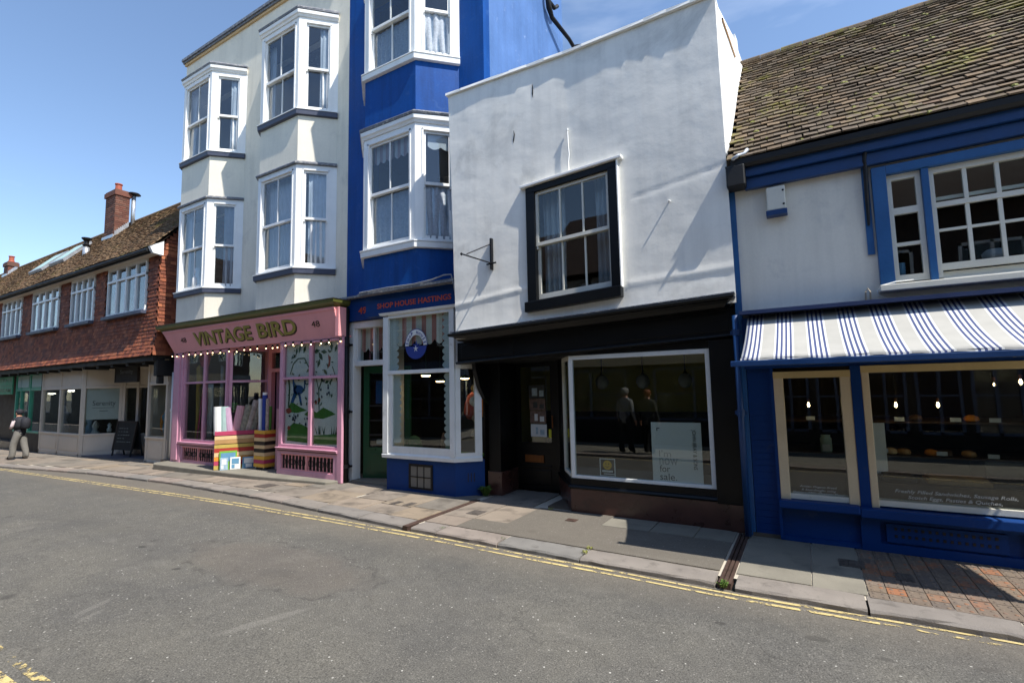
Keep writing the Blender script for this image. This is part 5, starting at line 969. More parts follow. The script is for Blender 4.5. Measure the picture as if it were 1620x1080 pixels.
ob('bunting', st_, None, 'cerise', recalc=False, label='fanned dark red ribbons in the lower left pane of the pink shop', cat='ribbon')
ob('doll_post', MB().lathe((-13.2, 6.72, .6), [(.05, 0), (.04, .5), (.05, .9), (.06, 1.1), (.055, 1.5), (.07, 1.75), (.02, 1.85)], 10), None, 'dull_yellow', smooth=True, label='yellowish patterned post at the left edge of the pink shop window', cat='post')
t = root('teddy_ornament', (-11.9, 6.9, 1.2), 'green flowery ornament behind the second pane of the pink shop', 'ornament'); ob('posy', MB().lathe((-11.9, 6.9, 1.25), [(.03, 0), (.10, .06), (.12, .14), (.06, .24)], 9), t, 'leaf'); ob('stand', MB().tube([(-11.9, 6.9, .6), (-11.9, 6.9, 1.26)], .012, 6), t, 'iron')
for i, (x, z) in enumerate(((-11.35, 2.45), (-11.1, 2.42), (-10.9, 2.4))): ob('spotlight', MB().lathe((x, 8.4, z), [(.01, 0), (.022, .015), (.02, .04)], 8), None, 'spot', label=['tiny ceiling spotlight inside the pink shop, leftmost of three', 'tiny ceiling spotlight inside the pink shop, middle of three', 'tiny ceiling spotlight inside the pink shop, rightmost of three'][i], cat='spotlight', group='spotlights inside the pink shop')
# string of festoon bulbs under the fascia
SL = root('string_lights', (-10.7, 6.36, 2.72), 'string of small warm bulbs along the bottom of the pink fascia', 'string lights'); wire = []; k = 0
xs = [-13.85 + i * .272 + random.uniform(-.035, .035) for i in range(24)]
for i, x in enumerate(xs):
    inner = -11.45 < x < -9.55; y = 6.385 if not inner else 6.46; z = 2.735 - random.uniform(0, .035); wire += [(x - .13, y, z + .03), (x, y, z + .02)]
    ob('bulb', MB().lathe((x, y - .012, z - .055), [(.004, -.009), (.010, -.004), (.0125, .005), (.008, .016)], 8), SL, 'bulb', smooth=True); ob('socket', MB().lathe((x, y - .012, z - .028), [(.02, 0), (.022, .035), (.012, .05)], 8), SL, 'black_matt')
ob('wire', MB().tube(wire, .006, 5), SL, 'black_matt')
# striped crate of fabric rolls standing along the lobby
CR = root('striped_crate', (-11.0, 6.5, .05), 'multicoloured slatted wooden crate full of fabric rolls', 'crate'); FC = Fr((-11.22, 6.08), (-10.70, 6.98)); LC = FC.L
cl = ['cerise', 'peach', 'pine', 'dull_yellow', 'red', 'peach', 'orange', 'cerise', 'dull_yellow']
for i in range(9):
    z = .055 + (8 - i) * .092; m = cl[i]; g = .016 if i in (1, 3) else .004
    ob('slat', MB().fbox(FC, 0, LC, 0, .022, z, z + .092 - g).fbox(FC, 0, .02, .022, .27, z, z + .092 - g), CR, m, bevel=.003)
ob('inner_box', MB().fbox(FC, .02, LC, .03, .26, .05, .80), CR, 'timber')
rolls = [(.06, .62, 'cloth_white', 0.02, 'cream fabric roll at the left front of the striped crate'), (.17, .62, 'duck', .01, 'pale blue green fabric roll second in the striped crate'), (.27, .60, 'lilac', .06, 'lilac fabric roll third in the striped crate'), (.38, .63, 'rose', -.08, 'dusty pink fabric roll fourth in the striped crate'), (.50, .64, 'floral', -.12, 'dark flowered fabric roll fifth in the striped crate'), (.60, .74, 'chintz', -.16, 'grey chintz fabric roll leaning in the striped crate'), (.72, .74, 'floral', -.12, 'tall patterned fabric roll at the back of the striped crate'), (.84, .60, 'rose', -.1, 'pink fabric roll at the far end of the striped crate')]
for a, h, m, ln, lb in rolls:
    b = FC.p(a * LC / 1.0, .14, .80); tp = FC.p(a * LC - ln * 1.2, .14, .80 + h); ob('fabric_roll', MB().tube([b, ((b[0] + tp[0]) / 2, (b[1] + tp[1]) / 2, (b[2] + tp[2]) / 2), tp], [.085, .088, .083], 12), None, m, label=lb, cat='fabric roll', smooth=False)
for i, (a, d, w, h, m, m2) in enumerate(((.10, -.05, .34, .40, 'lime', 'sky_blue'), (.12, -.10, .15, .26, 'paper_blue', 'cloth_white'), (.31, -.10, .2, .26, 'cloth_white', 'sky_blue'), (.55, -.09, .42, .25, 'sky_blue', 'cloth_white'))):
    t = root('fabric_pack', FC.p(a + w / 2, d, .05), ['green and blue picture panel leaning on the striped crate', 'narrow pale blue pack in front of the striped crate', 'white and blue photo pack in front of the striped crate', 'wide blue photo pack at right foot of the striped crate'][i], 'pack')
    ob('panel', MB().fbox(FC, a, a + w, d, d + .03, .052, .052 + h), t, m, bevel=.004); ob('picture', MB().fbox(FC, a + .03, a + w - .03, d - .003, d, .052 + h * .45, .052 + h * .9).fbox(FC, a + w * .15, a + w * .45, d - .003, d, .052 + h * .1, .052 + h * .4), t, m2)
TR = root('fabric_trolley', (-10.3, 6.65, .05), 'orange and yellow striped box trolley on castors before the doorway', 'trolley'); tc_ = ['ochre', 'red', 'peach', 'brown_inside', 'peach', 'brown_inside', 'peach', 'ochre', 'cerise', 'ochre']
for i in range(10):
    z = .11 + (9 - i) * .079; ob('slat', MB().box(-10.52, -10.16, 6.55, 6.57, z, z + .074).box(-10.16, -10.14, 6.55, 6.85, z, z + .074).box(-10.52, -10.50, 6.57, 6.85, z, z + .074), TR, tc_[i], bevel=.003)
ob('inner_box', MB().box(-10.5, -10.16, 6.575, 6.85, .1, .86), TR, 'pine')
for x in (-10.47, -10.19):
    for y in (6.6, 6.8): ob('castor', MB().tube([(x - .018, y, .088), (x + .018, y, .088)], .035, 10).box(x - .024, x + .024, y - .03, y + .03, .085, .115), TR, 'steel')
for i, (x, y, h, r, m, dx, lb) in enumerate(((-10.46, 6.66, .72, .045, 'cloth_white', -.03, 'white fabric roll in the small trolley, leftmost'), (-10.33, 6.66, .80, .055, 'royal', 0, 'royal blue fabric roll with white end in the trolley'), (-10.24, 6.72, .55, .04, 'leaf', .02, 'green leafy fabric roll in the trolley'), (-10.2, 6.64, .72, .035, 'chintz', 0, 'thin beige fabric roll in the trolley'), (-10.08, 6.95, .72, .05, 'teal', -.05, 'teal fabric roll behind the trolley'), (-10.05, 6.8, .5, .05, 'rose', .03, 'pink patterned fabric roll right of the trolley'))):
    z0 = .862 if i < 4 else .052; hh = h if i < 4 else h + .8; ob('fabric_roll', MB().tube([(x, y, z0), (x + dx, y, z0 + hh)], r, 12), None, m, label=lb, cat='fabric roll')
ob('roll_end', MB().tube([(-10.33, 6.66, 1.662), (-10.33, 6.66, 1.72)], .05, 12), None, 'cloth_white', label='white paper core on top of the royal blue fabric roll', cat='fabric roll')
for i in range(7): z = .10 + i * .105; ob('slat', MB().box(-10.1, -9.56, 7.02, 7.04, z, z + .08), CR, cl[i])

# ================================================================== B2b: blue house
BL = root('blue_house', (-6.3, 6.9, 0), 'tall narrow royal blue house with white bay windows', 'building'); BX = (-6.89, -5.625)
ob('front_wall', solid(-7.98, -4.53, 3.38, 13.5, F2, 0, .2, [(BX[0] - .4, BX[1] + .4, 4.3, 6.4), (BX[0] - .4, BX[1] + .4, 7.75, 9.7)]), BL, 'blue_paint')
ob('side_wall', MB().box(-4.73, -4.53, 7.07, 10.35, 2.6, 13.5), BL, 'blue_side_sunlit'); ob('left_wall', MB().box(-7.98, -7.8, 7.07, 10.35, 11.0, 13.5), BL, 'blue_paint'); ob('back_wall', MB().box(-7.9, -4.73, 10.2, 10.35, 0, 13.5), BL, 'plaster_dim'); ob('roof', MB().box(-7.98, -4.53, 6.87, 10.35, 13.5, 13.6), BL, 'lead')
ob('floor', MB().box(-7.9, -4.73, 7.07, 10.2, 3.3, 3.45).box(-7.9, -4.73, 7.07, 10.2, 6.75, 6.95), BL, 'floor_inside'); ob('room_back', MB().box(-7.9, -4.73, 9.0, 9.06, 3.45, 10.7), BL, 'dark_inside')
apron(BL, *BX, 3.5, 4.14, 'blue_paint'); bay(BL, *BX, 4.26, 6.40, 'cornice', 'white_paint', 'first floor bay of the blue house with striped blind', 5.32); apron(BL, *BX, 6.635, 7.58, 'blue_paint'); bay(BL, *BX, 7.69, 9.79, 'cornice', 'white_paint', 'top floor bay of the blue house with net curtains', 8.6)
for z0, z1, fl in ((4.33, 5.30, 'first floor'), (7.76, 8.58, 'top floor')):
    curtain(BX[0] + .1, BX[1] - .1, 6.46, z0, z1, 9, 'net half curtain across front of the %s blue bay' % fl, 'net', .018); curtain(0, 0, 0, z0, z1, 5, 'net half curtain in side light of the %s blue bay' % fl, 'net', .018, Fr((BX[1] + .07, 6.49), (BX[1] + .48, 6.90)))
def scallop(F, a0, a1, z0, z1, n, mat, label, d=0.0, cat='blind'):
    p = [(a0, z1), (a1, z1)]
    for i in range(n):
        for k in range(7): t = k / 6; p.append((a1 - (a1 - a0) * (i + t) / n, z0 + (z1 - z0) * .16 * (1 - math.sin(math.pi * t))))
    p = p[::-1]; return ob('scalloped_blind', MB().plate(F, p, d, d + .006), None, mat, label=label, cat=cat)
Fb = Fr((0, 6.44), (1, 6.44)); scallop(Fb, BX[0] + .14, -6.28, 5.93, 6.30, 3, 'blind_stripe_small', 'striped scalloped blind behind upper left pane of the first floor blue bay'); scallop(Fb, -6.24, BX[1] - .14, 5.93, 6.30, 3, 'blind_stripe_small', 'striped scalloped blind behind upper right pane of the first floor blue bay')
Fb2 = Fr((BX[1] + .06, 6.48), (BX[1] + .5, 6.92)); scallop(Fb2, .06, Fb2.L - .1, 5.97, 6.30, 2, 'cloth_white', 'white scalloped blind in side light of the first floor blue bay')
HP = root('soil_pipe', (-4.5, 9.6, 9.9), 'black soil pipe with hopper elbow on blue side wall', 'pipe')
ob('pipe', MB().tube([(-4.42, 9.33, 12.5), (-4.42, 9.33, 10.45), (-4.42, 9.40, 10.2), (-4.42, 9.55, 10.05), (-4.3, 10.2, 9.9), (-4.25, 10.6, 9.75), (-4.25, 10.7, 9.3)], [.06, .06, .065, .05, .045, .05, .05], 10), HP, 'iron', smooth=True); ob('hopper', MB().lathe((-4.25, 10.62, 9.55), [(.06, 0), (.09, .15), (.15, .32), (.15, .36)], 8), HP, 'iron'); ob('branch', MB().tube([(-4.42, 9.36, 10.35), (-4.38, 9.6, 10.3), (-4.36, 9.72, 10.42)], .045, 8), HP, 'iron')
# blue shopfront
ob('fascia', MB().box(-6.92, -4.77, 6.40, 6.87, 3.06, 3.44), BL, 'blue_shop'); ob('fascia', MB().box(-7.86, -6.92, 6.60, 6.87, 3.06, 3.49), BL, 'blue_shop')
ld = MB().box(-6.96, -4.72, 6.24, 6.87, 3.44, 3.475).box(-6.95, -4.73, 6.27, 6.87, 3.475, 3.50).box(-7.98, -6.9, 6.5, 6.87, 3.49, 3.53); ob('lead_flashing', ld, BL, 'lead')
ob('flashing_cable', MB().tube([(-6.9, 6.23, 3.49), (-6.2, 6.22, 3.50), (-5.6, 6.23, 3.49), (-5.2, 6.22, 3.51), (-4.95, 6.23, 3.56), (-4.8, 6.23, 3.55), (-4.76, 6.24, 3.4), (-4.75, 6.3, 3.1)], .012, 6), BL, 'zinc')
FF = Fr((0, 6.40), (1, 6.40)); lettering('sign_letter', 'SHOP HOUSE HASTINGS', FF, -6.62, -4.93, 3.185, 3.28, -.006, 'orange_letter', BL, bold=.02, thick=.006); lettering('number', '49', Fr((0, 6.6), (1, 6.6)), -7.33, -7.11, 3.18, 3.31, -.006, 'orange_letter', BL, bold=.02, thick=.006)
DF = ob('door_frame', MB().box(-7.80, -7.53, 6.66, 6.86, .0, 3.05).box(-7.53, -6.45, 6.66, 6.86, 2.92, 3.05).box(-7.53, -6.45, 6.68, 6.86, 2.19, 2.29).box(-7.53, -7.46, 6.70, 6.86, 2.29, 2.92).box(-7.06, -7.02, 6.72, 6.84, 2.29, 2.92).box(-6.52, -6.45, 6.68, 6.86, .0, 2.92), BL, 'shop_white', bevel=.006)
for a, b in ((-7.46, -7.06), (-7.02, -6.52)): pane(DF, Fr((0, 6.78), (1, 6.78)), a, b, 2.29, 2.92, 0, 'shop_glass')
scallop(Fr((0, 6.80), (1, 6.80)), -7.46, -6.55, 2.46, 2.92, 5, 'blind_stripe', 'striped scalloped blind behind the fanlight over the green door')
GD = ob('door', solid(0, .98, .03, 2.18, Fr((-7.50, 6.90), (-6.58, 7.22)), 0, .05, [(.12, .86, .62, 2.05)]), BL, 'dark_green'); Fg = Fr((-7.50, 6.90), (-6.58, 7.22)); ob('panel', MB().fbox(Fg, .16, .82, -.012, 0, .14, .50), GD, 'dark_green', bevel=.008); ob('shelf_bar', MB().fbox(Fg, .12, .86, -.005, .03, .84, .87).fbox(Fg, .12, .86, -.005, .03, 1.12, 1.15).fbox(Fg, .12, .86, -.005, .03, 1.40, 1.43), GD, 'black_matt'); pane(GD, Fg, .12, .86, .62, 2.05, .03, 'shop_glass')
for i, (a, z, w, h, m) in enumerate(((.2, 1.45, .13, .45, 'bird_blue'), (.36, 1.5, .1, .3, 'dull_yellow'), (.5, 1.45, .2, .5, 'coral'), (.5, .9, .18, .5, 'red'), (.7, .9, .14, .2, 'royal'), (.22, .66, .14, .1, 'paper'), (.45, .64, .08, .2, 'duck'), (.68, .64, .12, .16, 'paper_blue'), (.62, .86, .12, .1, 'ochre'))): ob('display_item', MB().fbox(Fg, a, a + w, .10, .16, z, z + h), None, m, bevel=.02, label=['blue toy pack high behind the green door glass', 'yellow toy pack high behind the green door glass', 'coral cloth high behind the green door glass', 'red toy behind the green door glass', 'dark blue box behind the green door glass', 'white card low behind the green door glass', 'pale green bottle low behind the green door glass', 'pale blue box low behind the green door glass', 'yellow ball behind the green door glass'][i], cat='toy')
ob('door_step', MB().box(-7.53, -6.45, 6.62, 7.1, -.02, .035), BL, 'flag_concrete')
bp = [(-6.42, 6.86), (-6.42, 6.45), (-4.92, 6.45), (-4.58, 6.79)]
ob('bay_base', MB().sweep(bp, [(0, -.01), (0, .56), (-.12, .56), (-.12, -.01)]), BL, 'blue_shop')
SWB = ob('shop_bay', MB().box(-6.48, -6.36, 6.40, 6.50, .62, 3.02).box(-4.99, -4.89, 6.40, 6.50, .62, 3.06).box(-6.36, -4.99, 6.405, 6.50, 2.985, 3.06).box(-6.36, -4.99, 6.40, 6.50, 1.99, 2.055).box(-6.36, -6.27, 6.42, 6.50, .62, 1.99).box(-6.27, -4.99, 6.42, 6.50, .62, .745).box(-6.48, -6.40, 6.50, 6.86, .62, 3.02), BL, 'shop_white', bevel=.006)
ob('sill', MB().sweep([(-6.46, 6.86), (-6.46, 6.43), (-4.92, 6.43), (-4.60, 6.75)], [(0, .54), (.03, .545), (.035, .60), (.01, .63), (-.1, .635), (-.1, .54)]), SWB, 'shop_white'); ob('head_moulding', MB().sweep([(-6.5, 6.60), (-6.5, 6.40), (-4.77, 6.40)], [(0, 3.04), (.03, 3.05), (.045, 3.09), (-.02, 3.10)]), SWB, 'shop_white')
Fq = Fr((0, 6.45), (1, 6.45)); pane(SWB, Fq, -6.36, -4.99, 2.055, 2.985, 0, 'shop_glass'); pane(SWB, Fq, -6.27, -4.99, .745, 1.99, 0, 'shop_glass')
Fc = Fr((-4.90, 6.43), (-4.57, 6.76)); ob('side_light_frame', MB().fbox(Fc, .0, .09, 0, .08, .63, 2.12).fbox(Fc, .325, .44, 0, .08, .63, 2.2).fbox(Fc, .09, .325, 0, .08, .63, .68).fbox(Fc, .09, .325, 0, .08, 2.04, 2.12).fbox(Fc, .0, .44, 0.01, .08, 2.12, 3.05), SWB, 'shop_white'); pane(SWB, Fc, .09, .325, .68, 2.04, .03, 'shop_glass')
bw = ob('basement_window', MB().box(-5.90, -5.86, 6.435, 6.46, .06, .47).box(-5.42, -5.38, 6.435, 6.46, .06, .47).box(-5.86, -5.42, 6.435, 6.46, .43, .47).box(-5.86, -5.42, 6.435, 6.46, .06, .09).box(-5.72, -5.705, 6.437, 6.455, .09, .43).box(-5.575, -5.56, 6.437, 6.455, .09, .43).box(-5.86, -5.42, 6.437, 6.455, .25, .265), BL, 'iron'); ob('inner_board', MB().box(-5.86, -5.42, 6.443, 6.449, .09, .43), bw, 'plaster_dim')
vs_ = MB(); 
for i in range(3): vs_.fbox(Fr((-4.92, 6.45), (-4.58, 6.79)), .20 + .05 * i, .215 + .05 * i, -.003, .01, .22, .36)
ob('air_vent', vs_, BL, 'black_matt')
ob('shop_floor', MB().box(-7.9, -4.73, 7.07, 10.2, -.02, .03).prism([(-6.36, 7.07), (-6.36, 6.55), (-4.95, 6.55), (-4.73, 6.8), (-4.73, 7.07)], .58, .62), BL, 'leaf'); ob('shop_back', MB().box(-7.9, -4.73, 9.0, 9.05, .03, 3.3), BL, 'dark_inside'); ob('shop_side', MB().box(-4.74, -4.70, 7.0, 9.0, 0, 3.3).box(-7.9, -7.85, 7.07, 9, 0, 3.3), BL, 'dark_inside', split=True)
scallop(Fr((0, 6.485), (1, 6.485)), -6.24, -5.14, 2.48, 3.0, 5, 'blind_stripe', 'pink and cream striped scalloped blind at top of the blue shop window')
def edging(F, a, w, z0, z1, n, side, label):  # noqa
    p = [(a, z1), (a, z0)] if side > 0 else [(a, z0), (a, z1)]; q = []
    for i in range(n):
        for k in range(5): t = k / 4; q.append((a + side * (w * .72 + w * .28 * math.sin(math.pi * t)), z0 + (z1 - z0) * (i + t) / n))
    p = p + q if side > 0 else p + q[::-1]; ob('scalloped_border', MB().plate(F, p, 0, .006), None, 'border_pale', label=label, cat='border')
Fe = Fr((0, 6.475), (1, 6.475)); edging(Fe, -6.36, .2, 2.06, 2.98, 8, 1, 'pale scalloped border at upper left of the blue shop window'); edging(Fe, -4.99, .2, 2.06, 2.98, 8, -1, 'pale scalloped border at upper right of the blue shop window'); edging(Fe, -6.27, .17, .80, 1.98, 11, 1, 'pale scalloped border at lower left of the blue shop window'); edging(Fe, -4.99, .17, .80, 1.98, 11, -1, 'pale scalloped border at lower right of the blue shop window')
# round shop emblem on the glass
EM = root('round_emblem', (-5.75, 6.445, 2.2), 'round blue and white shop emblem on the blue shop window', 'emblem'); Fm = Fr((-5.735, 6.440), (-4.735, 6.440)); cz = 2.46
def ring(r0, r1, a0, a1, n=28): 
    A = [a0 + (a1 - a0) * i / n for i in range(n + 1)]; return [(r1 * math.cos(t), cz + r1 * 1.18 * math.sin(t)) for t in A] + [(r0 * math.cos(t), cz + r0 * 1.18 * math.sin(t)) for t in A[::-1]]
ob('outer_ring', MB().plate(Fm, ring(.245, .255, 0, math.pi), 0, .002), EM, 'emblem_blue'); ob('ring_band', MB().plate(Fm, ring(.165, .245, 0.05, math.pi - .05), 0, .002), EM, 'cloth_white'); ob('lower_half', MB().plate(Fm, [(x_, cz + (z_ - cz) * .8) for x_, z_ in ring(.0, .235, math.pi, 2 * math.pi)[:29]], 0, .002), EM, 'emblem_blue')
def star(cx, cz_, r):
    m = MB()
    for i in range(5): a = 1.57 + i * 1.2566; m.plate(Fm, [(cx + r * math.cos(a), cz_ + r * math.sin(a)), (cx + .35 * r * math.cos(a + .45), cz_ + .35 * r * math.sin(a + .45)), (cx, cz_), (cx + .35 * r * math.cos(a - .45), cz_ + .35 * r * math.sin(a - .45))], -.004, -.001)
    return m
ob('flower_mark', star(0.01, 2.47, .10), EM, 'royal'); ob('flower_mark', star(0.0, 2.415, .06).xf(lambda x, y, z: (x, y - .003, z)), EM, 'cloth_white')
for i, ch in enumerate('SHOP HOUSE'):
    if ch == ' ': continue
    a = math.pi * (0.93 - 0.86 * i / 9); cx, cy = .205 * math.cos(a), cz + .205 * 1.18 * math.sin(a); m = lettering('l', ch, Fm, -.022, .022, -.03, .03, -.004, 'royal', EM, bold=.02, thick=.002, mb=MB(), keep=True); c_, s_ = math.cos(a - 1.571), math.sin(a - 1.571); ox = -5.735
    m.xf(lambda x, y, z: (ox + cx + (x - ox) * c_ - z * s_, y, cy + (x - ox) * s_ + z * c_)); ob('ring_letter', m, EM, 'royal', recalc=False)
for i, (x, y, z) in enumerate(((-5.78, 6.75, 1.95), (-6.15, 7.6, 1.86), (-5.55, 7.6, 1.90))):
    t = root('ceiling_lamp', (x, y, z), ['warm lamp just below the transom of the blue shop window', 'warm lamp deep in the blue shop, left one', 'warm lamp deep in the blue shop, right one'][i], 'lamp'); ob('glow_disc', MB().lathe((x, y, z), [(.01, -.012), (.07, -.006), (.085, .01)], 14), t, 'lamp_warm'); ob('shade', MB().lathe((x, y, z), [(.09, .012), (.07, .05), (.02, .08)], 14).tube([(x, y, z + .08), (x, y, 3.3)], .005, 5), t, 'dark_green')
for i, (x, y, z, w, h, m) in enumerate(((-5.35, 7.6, 1.15, .4, .5, 'coral'), (-5.05, 7.5, 1.2, .2, .4, 'orange'), (-5.5, 7.0, .62, .09, .4, 'duck'), (-5.45, 7.0, 1.0, .1, .1, 'red'), (-6.1, 6.8, .62, .3, .28, 'deep_leaf'), (-5.75, 7.2, .62, .12, .3, 'photo_warm'), (-5.2, 6.9, .62, .12, .25, 'photo_dark'))): ob('display_item', MB().lathe((x, y, z), [(w * .3, 0), (w * .5, h * .25), (w * .42, h * .6), (w * .3, h * .85), (w * .1, h)], 9), None, m, label=['coral coloured lantern hanging deep in the blue shop', 'orange lantern hanging deep in the blue shop', 'pale bird figure standing in the blue shop window', 'red head ornament in the blue shop window', 'green grassy plant at left of the blue shop window', 'brown vase in the middle of the blue shop window', 'dark vase at the right of the blue shop window'][i], cat='ornament', smooth=True)
for i, (x, z, r, m) in enumerate(((-4.80, 1.72, .07, 'ochre'), (-4.82, 1.5, .085, 'cloth_white'), (-4.80, 1.22, .06, 'chintz'), (-4.80, .95, .08, 'floral'))): ob('ornament', MB().lathe((x, 6.85, z), [(r * .2, -r), (r * .8, -r * .5), (r, 0), (r * .7, r * .7), (r * .2, r)], 10), None, m, smooth=True, label=['yellow bauble in the narrow side light of the blue shop', 'white bauble in the narrow side light of the blue shop', 'beige bauble in the narrow side light of the blue shop', 'patterned bundle low in the narrow side light of the blue shop'][i], cat='ornament')
for i, x in enumerate((-5.62, -5.2)): ob('flower', MB().lathe((x, 6.6, .62), [(.01, 0), (.008, .07), (.03, .08), (.02, .1)], 7), None, 'cloth_white', label=['small white flower left of centre on the blue shop window ledge', 'small white flower at right of the blue shop window ledge'][i], cat='flower')
downpipe([(-7.61, 6.55, 3.3), (-7.60, 6.55, 1.2), (-7.59, 6.55, 0.0)], .058, 'iron', 'black cast iron downpipe between the pink and blue shops', [(-7.60, 6.55, 1.32), (-7.61, 6.55, 2.6), (-7.59, 6.55, .3)])
# ================================================================== B1: tile-hung building with small shops under its jetty
B1 = root('tile_hung_building', (-20.5, 6.8, gz(-20.5)), 'long red tile hung building with brown tiled roof beyond the cream house', 'building')
WX = [(-17.50, -15.15), (-20.15, -18.45), (-23.55, -21.18), (-26.75, -24.68)]; X1L, X1R = -38.0, -14.47
F1 = Fr((0, 6.30), (1, 6.30)); whole = [(a, b, 3.98, 5.40) for a, b in WX]
ob('upper_wall', solid(X1L, X1R, 2.78, 5.5, F1, 0, .2, whole), B1, 'timber')
ob('end_wall', MB().box(X1R - .2, X1R, 6.5, 10.8, 2.78, 5.5).plate(Fr((X1R, 0), (X1R, 1)), [(6.3, 5.5), (10.5, 5.5), (8.4, 8.1)], 0, .2), B1, 'timber'); ob('back_wall', MB().box(X1L, X1R, 10.6, 10.8, 0, 5.5), B1, 'plaster_dim'); ob('jetty_floor', MB().box(X1L, X1R, 6.32, 10.6, 2.7, 2.78), B1, 'timber'); ob('room_back', MB().box(X1L, X1R, 8.6, 8.66, 2.78, 5.5), B1, 'plaster_dim'); ob('attic_floor', MB().box(X1L, X1R, 6.32, 10.6, 5.42, 5.5), B1, 'plaster_dim')
def flare(z): t = max(0, (3.35 - z) / .6); return -.12 * t ** 1.6
tl = MB(); GA1, TW1 = .098, .150; r = 0; z = 2.74
while z < 5.44:
    x = X1R - .003 - (TW1 / 2 if r % 2 else 0); y = 6.285 + flare(z)
    first = True
    while x > X1L:
        w = TW1 - .005 if not (first and r % 2) else TW1 - .005; xa = x - w; ok = True
        for a, b in WX:
            if xa < b + .05 and x > a - .05 and z + .06 > 3.93 and z < 5.42: ok = False
        if ok:
            j = random.uniform(-.006, .006); k = random.uniform(-.004, .004); y2 = 6.285 + flare(z + .14)
            tl.hexa([(xa, y - .028 + k, z + j), (x, y - .028 - k, z + j + random.uniform(-.003, .003)), (x, y - .012, z + j), (xa, y - .012, z + j), (xa, y2 - .012, z + .14), (x, y2 - .012, z + .14), (x, y2, z + .14), (xa, y2, z + .14)])
        x -= TW1; first = False
    yy = 6.285 + flare(z) - (TW1 / 2 if r % 2 else 0) + .0; first = True
    while yy < 7.3:                                              # return side
        y0_, y1_ = max(yy, 6.285 + flare(z) - .02), yy + TW1 - .005; xx = X1R + .012 - flare(z) * .5
        tl.hexa([(xx + .02, y0_, z), (xx + .02, y1_, z), (xx, y1_, z), (xx, y0_, z), (xx, y0_, z + .13), (xx, y1_, z + .13), (xx - .012, y1_, z + .13), (xx - .012, y0_, z + .13)]); yy += TW1
    z += GA1; r += 1
ob('hung_tiles', tl, B1, 'hung_tile', kind='stuff')
gt = MB(); z = 5.45; r = 0
while z < 7.6:
    yl = 6.2 + (z - 5.5) * .80; yr = min(10.5 - (z - 5.5) * .8, 9.0); y = yl
    while y < yr: gt.box(X1R + .0, X1R + .024, y, y + TW1 - .005, z, z + .12); y += TW1
    z += GA1; r += 1
ob('gable_tiles', gt, B1, 'hung_tile', kind='stuff')
for i, (a, b) in enumerate(WX):
    n = 4; F = Fr((0, 6.245), (1, 6.245)); w = MB().fbox(F, a, b, 0, .09, 3.99, 4.05).fbox(F, a, b, 0, .09, 5.33, 5.40).fbox(F, a, b, -.004, .09, 4.97, 5.03)
    for k in range(n + 1): q = a + (b - a) * k / n; w.fbox(F, max(a, q - .035), min(b, q + .035), .002, .088, 4.05, 5.33)
    W = ob('upper_window', w, B1, 'white_paint', label=['casement window of the tile hung building, first from the cream house', 'casement window of the tile hung building, second from the cream house', 'casement window of the tile hung building, third from the cream house', 'casement window of the tile hung building, fourth from the cream house'][i])
    for k in range(n):
        q0 = a + (b - a) * k / n + .035; q1 = a + (b - a) * (k + 1) / n - .035; pane(W, F, q0, q1, 4.05, 4.97, .05, 'upper_glass'); pane(W, F, q0, q1, 5.03, 5.33, .05, 'upper_glass')
    ob('sill', MB().box(a - .06, b + .06, 6.14, 6.30, 3.89, 3.985), W, 'slate_sill', bevel=.008)
    for s in (0, 1): x0, x1 = ((a + .08, a + .5) if s == 0 else (b - .5, b - .08)); curtain(x0, x1, 6.55, 3.95, 5.36, 3, '%s pale curtain in the %s casement from the cream house' % (('left', 'right')[s], ('first', 'second', 'third', 'fourth')[i]), 'curtain_dim', .04)
ob('window_head_board', MB().box(X1L, X1R - .02, 6.16, 6.29, 5.40, 5.48), B1, 'stone_cream')
# roof
EY1, EZ1, RY1, RZ1 = 5.99, 5.54, 8.4, 8.22; sl1 = math.hypot(RY1 - EY1, RZ1 - EZ1); p1 = math.atan2(RZ1 - EZ1, RY1 - EY1); rt = MB(); n1 = int(sl1 / .1)
for r in range(n1):
    x = -14.30 - (.075 if r % 2 else 0); py = EY1 + (RY1 - EY1) * r / n1; pz = EZ1 + (RZ1 - EZ1) * r / n1; c_, s_ = math.cos(p1 - .06), math.sin(p1 - .06)
    while x > X1L:
        j = random.uniform(-.008, .008); k = random.uniform(-.006, .01) + .012 * math.sin(x * 1.7 + r * .3)
        P = lambda a, d, h: (x + a, py + (d + j) * c_ - h * s_, pz + (d + j) * s_ + h * c_ + k)
        rt.add([P(-.146, 0, .012), P(0, 0, .012), P(0, 0, .03), P(-.146, 0, .03), P(-.146, .16, .012), P(0, .16, .012)], [(0, 1, 2, 3), (3, 2, 5, 4), (1, 5, 2), (0, 3, 4)]); x -= .15
ob('roof_tiles', rt, B1, 'brown_tile', kind='stuff', recalc=False)
ob('roof_deck', MB().add([(X1L, EY1 + .05, EZ1 - .03), (-14.33, EY1 + .05, EZ1 - .03), (-14.33, RY1, RZ1 - .04), (X1L, RY1, RZ1 - .04), (X1L, 10.9, 5.5), (-14.33, 10.9, 5.5)], [(0, 1, 2, 3), (3, 2, 5, 4)]), B1, 'opp_roof', recalc=False)
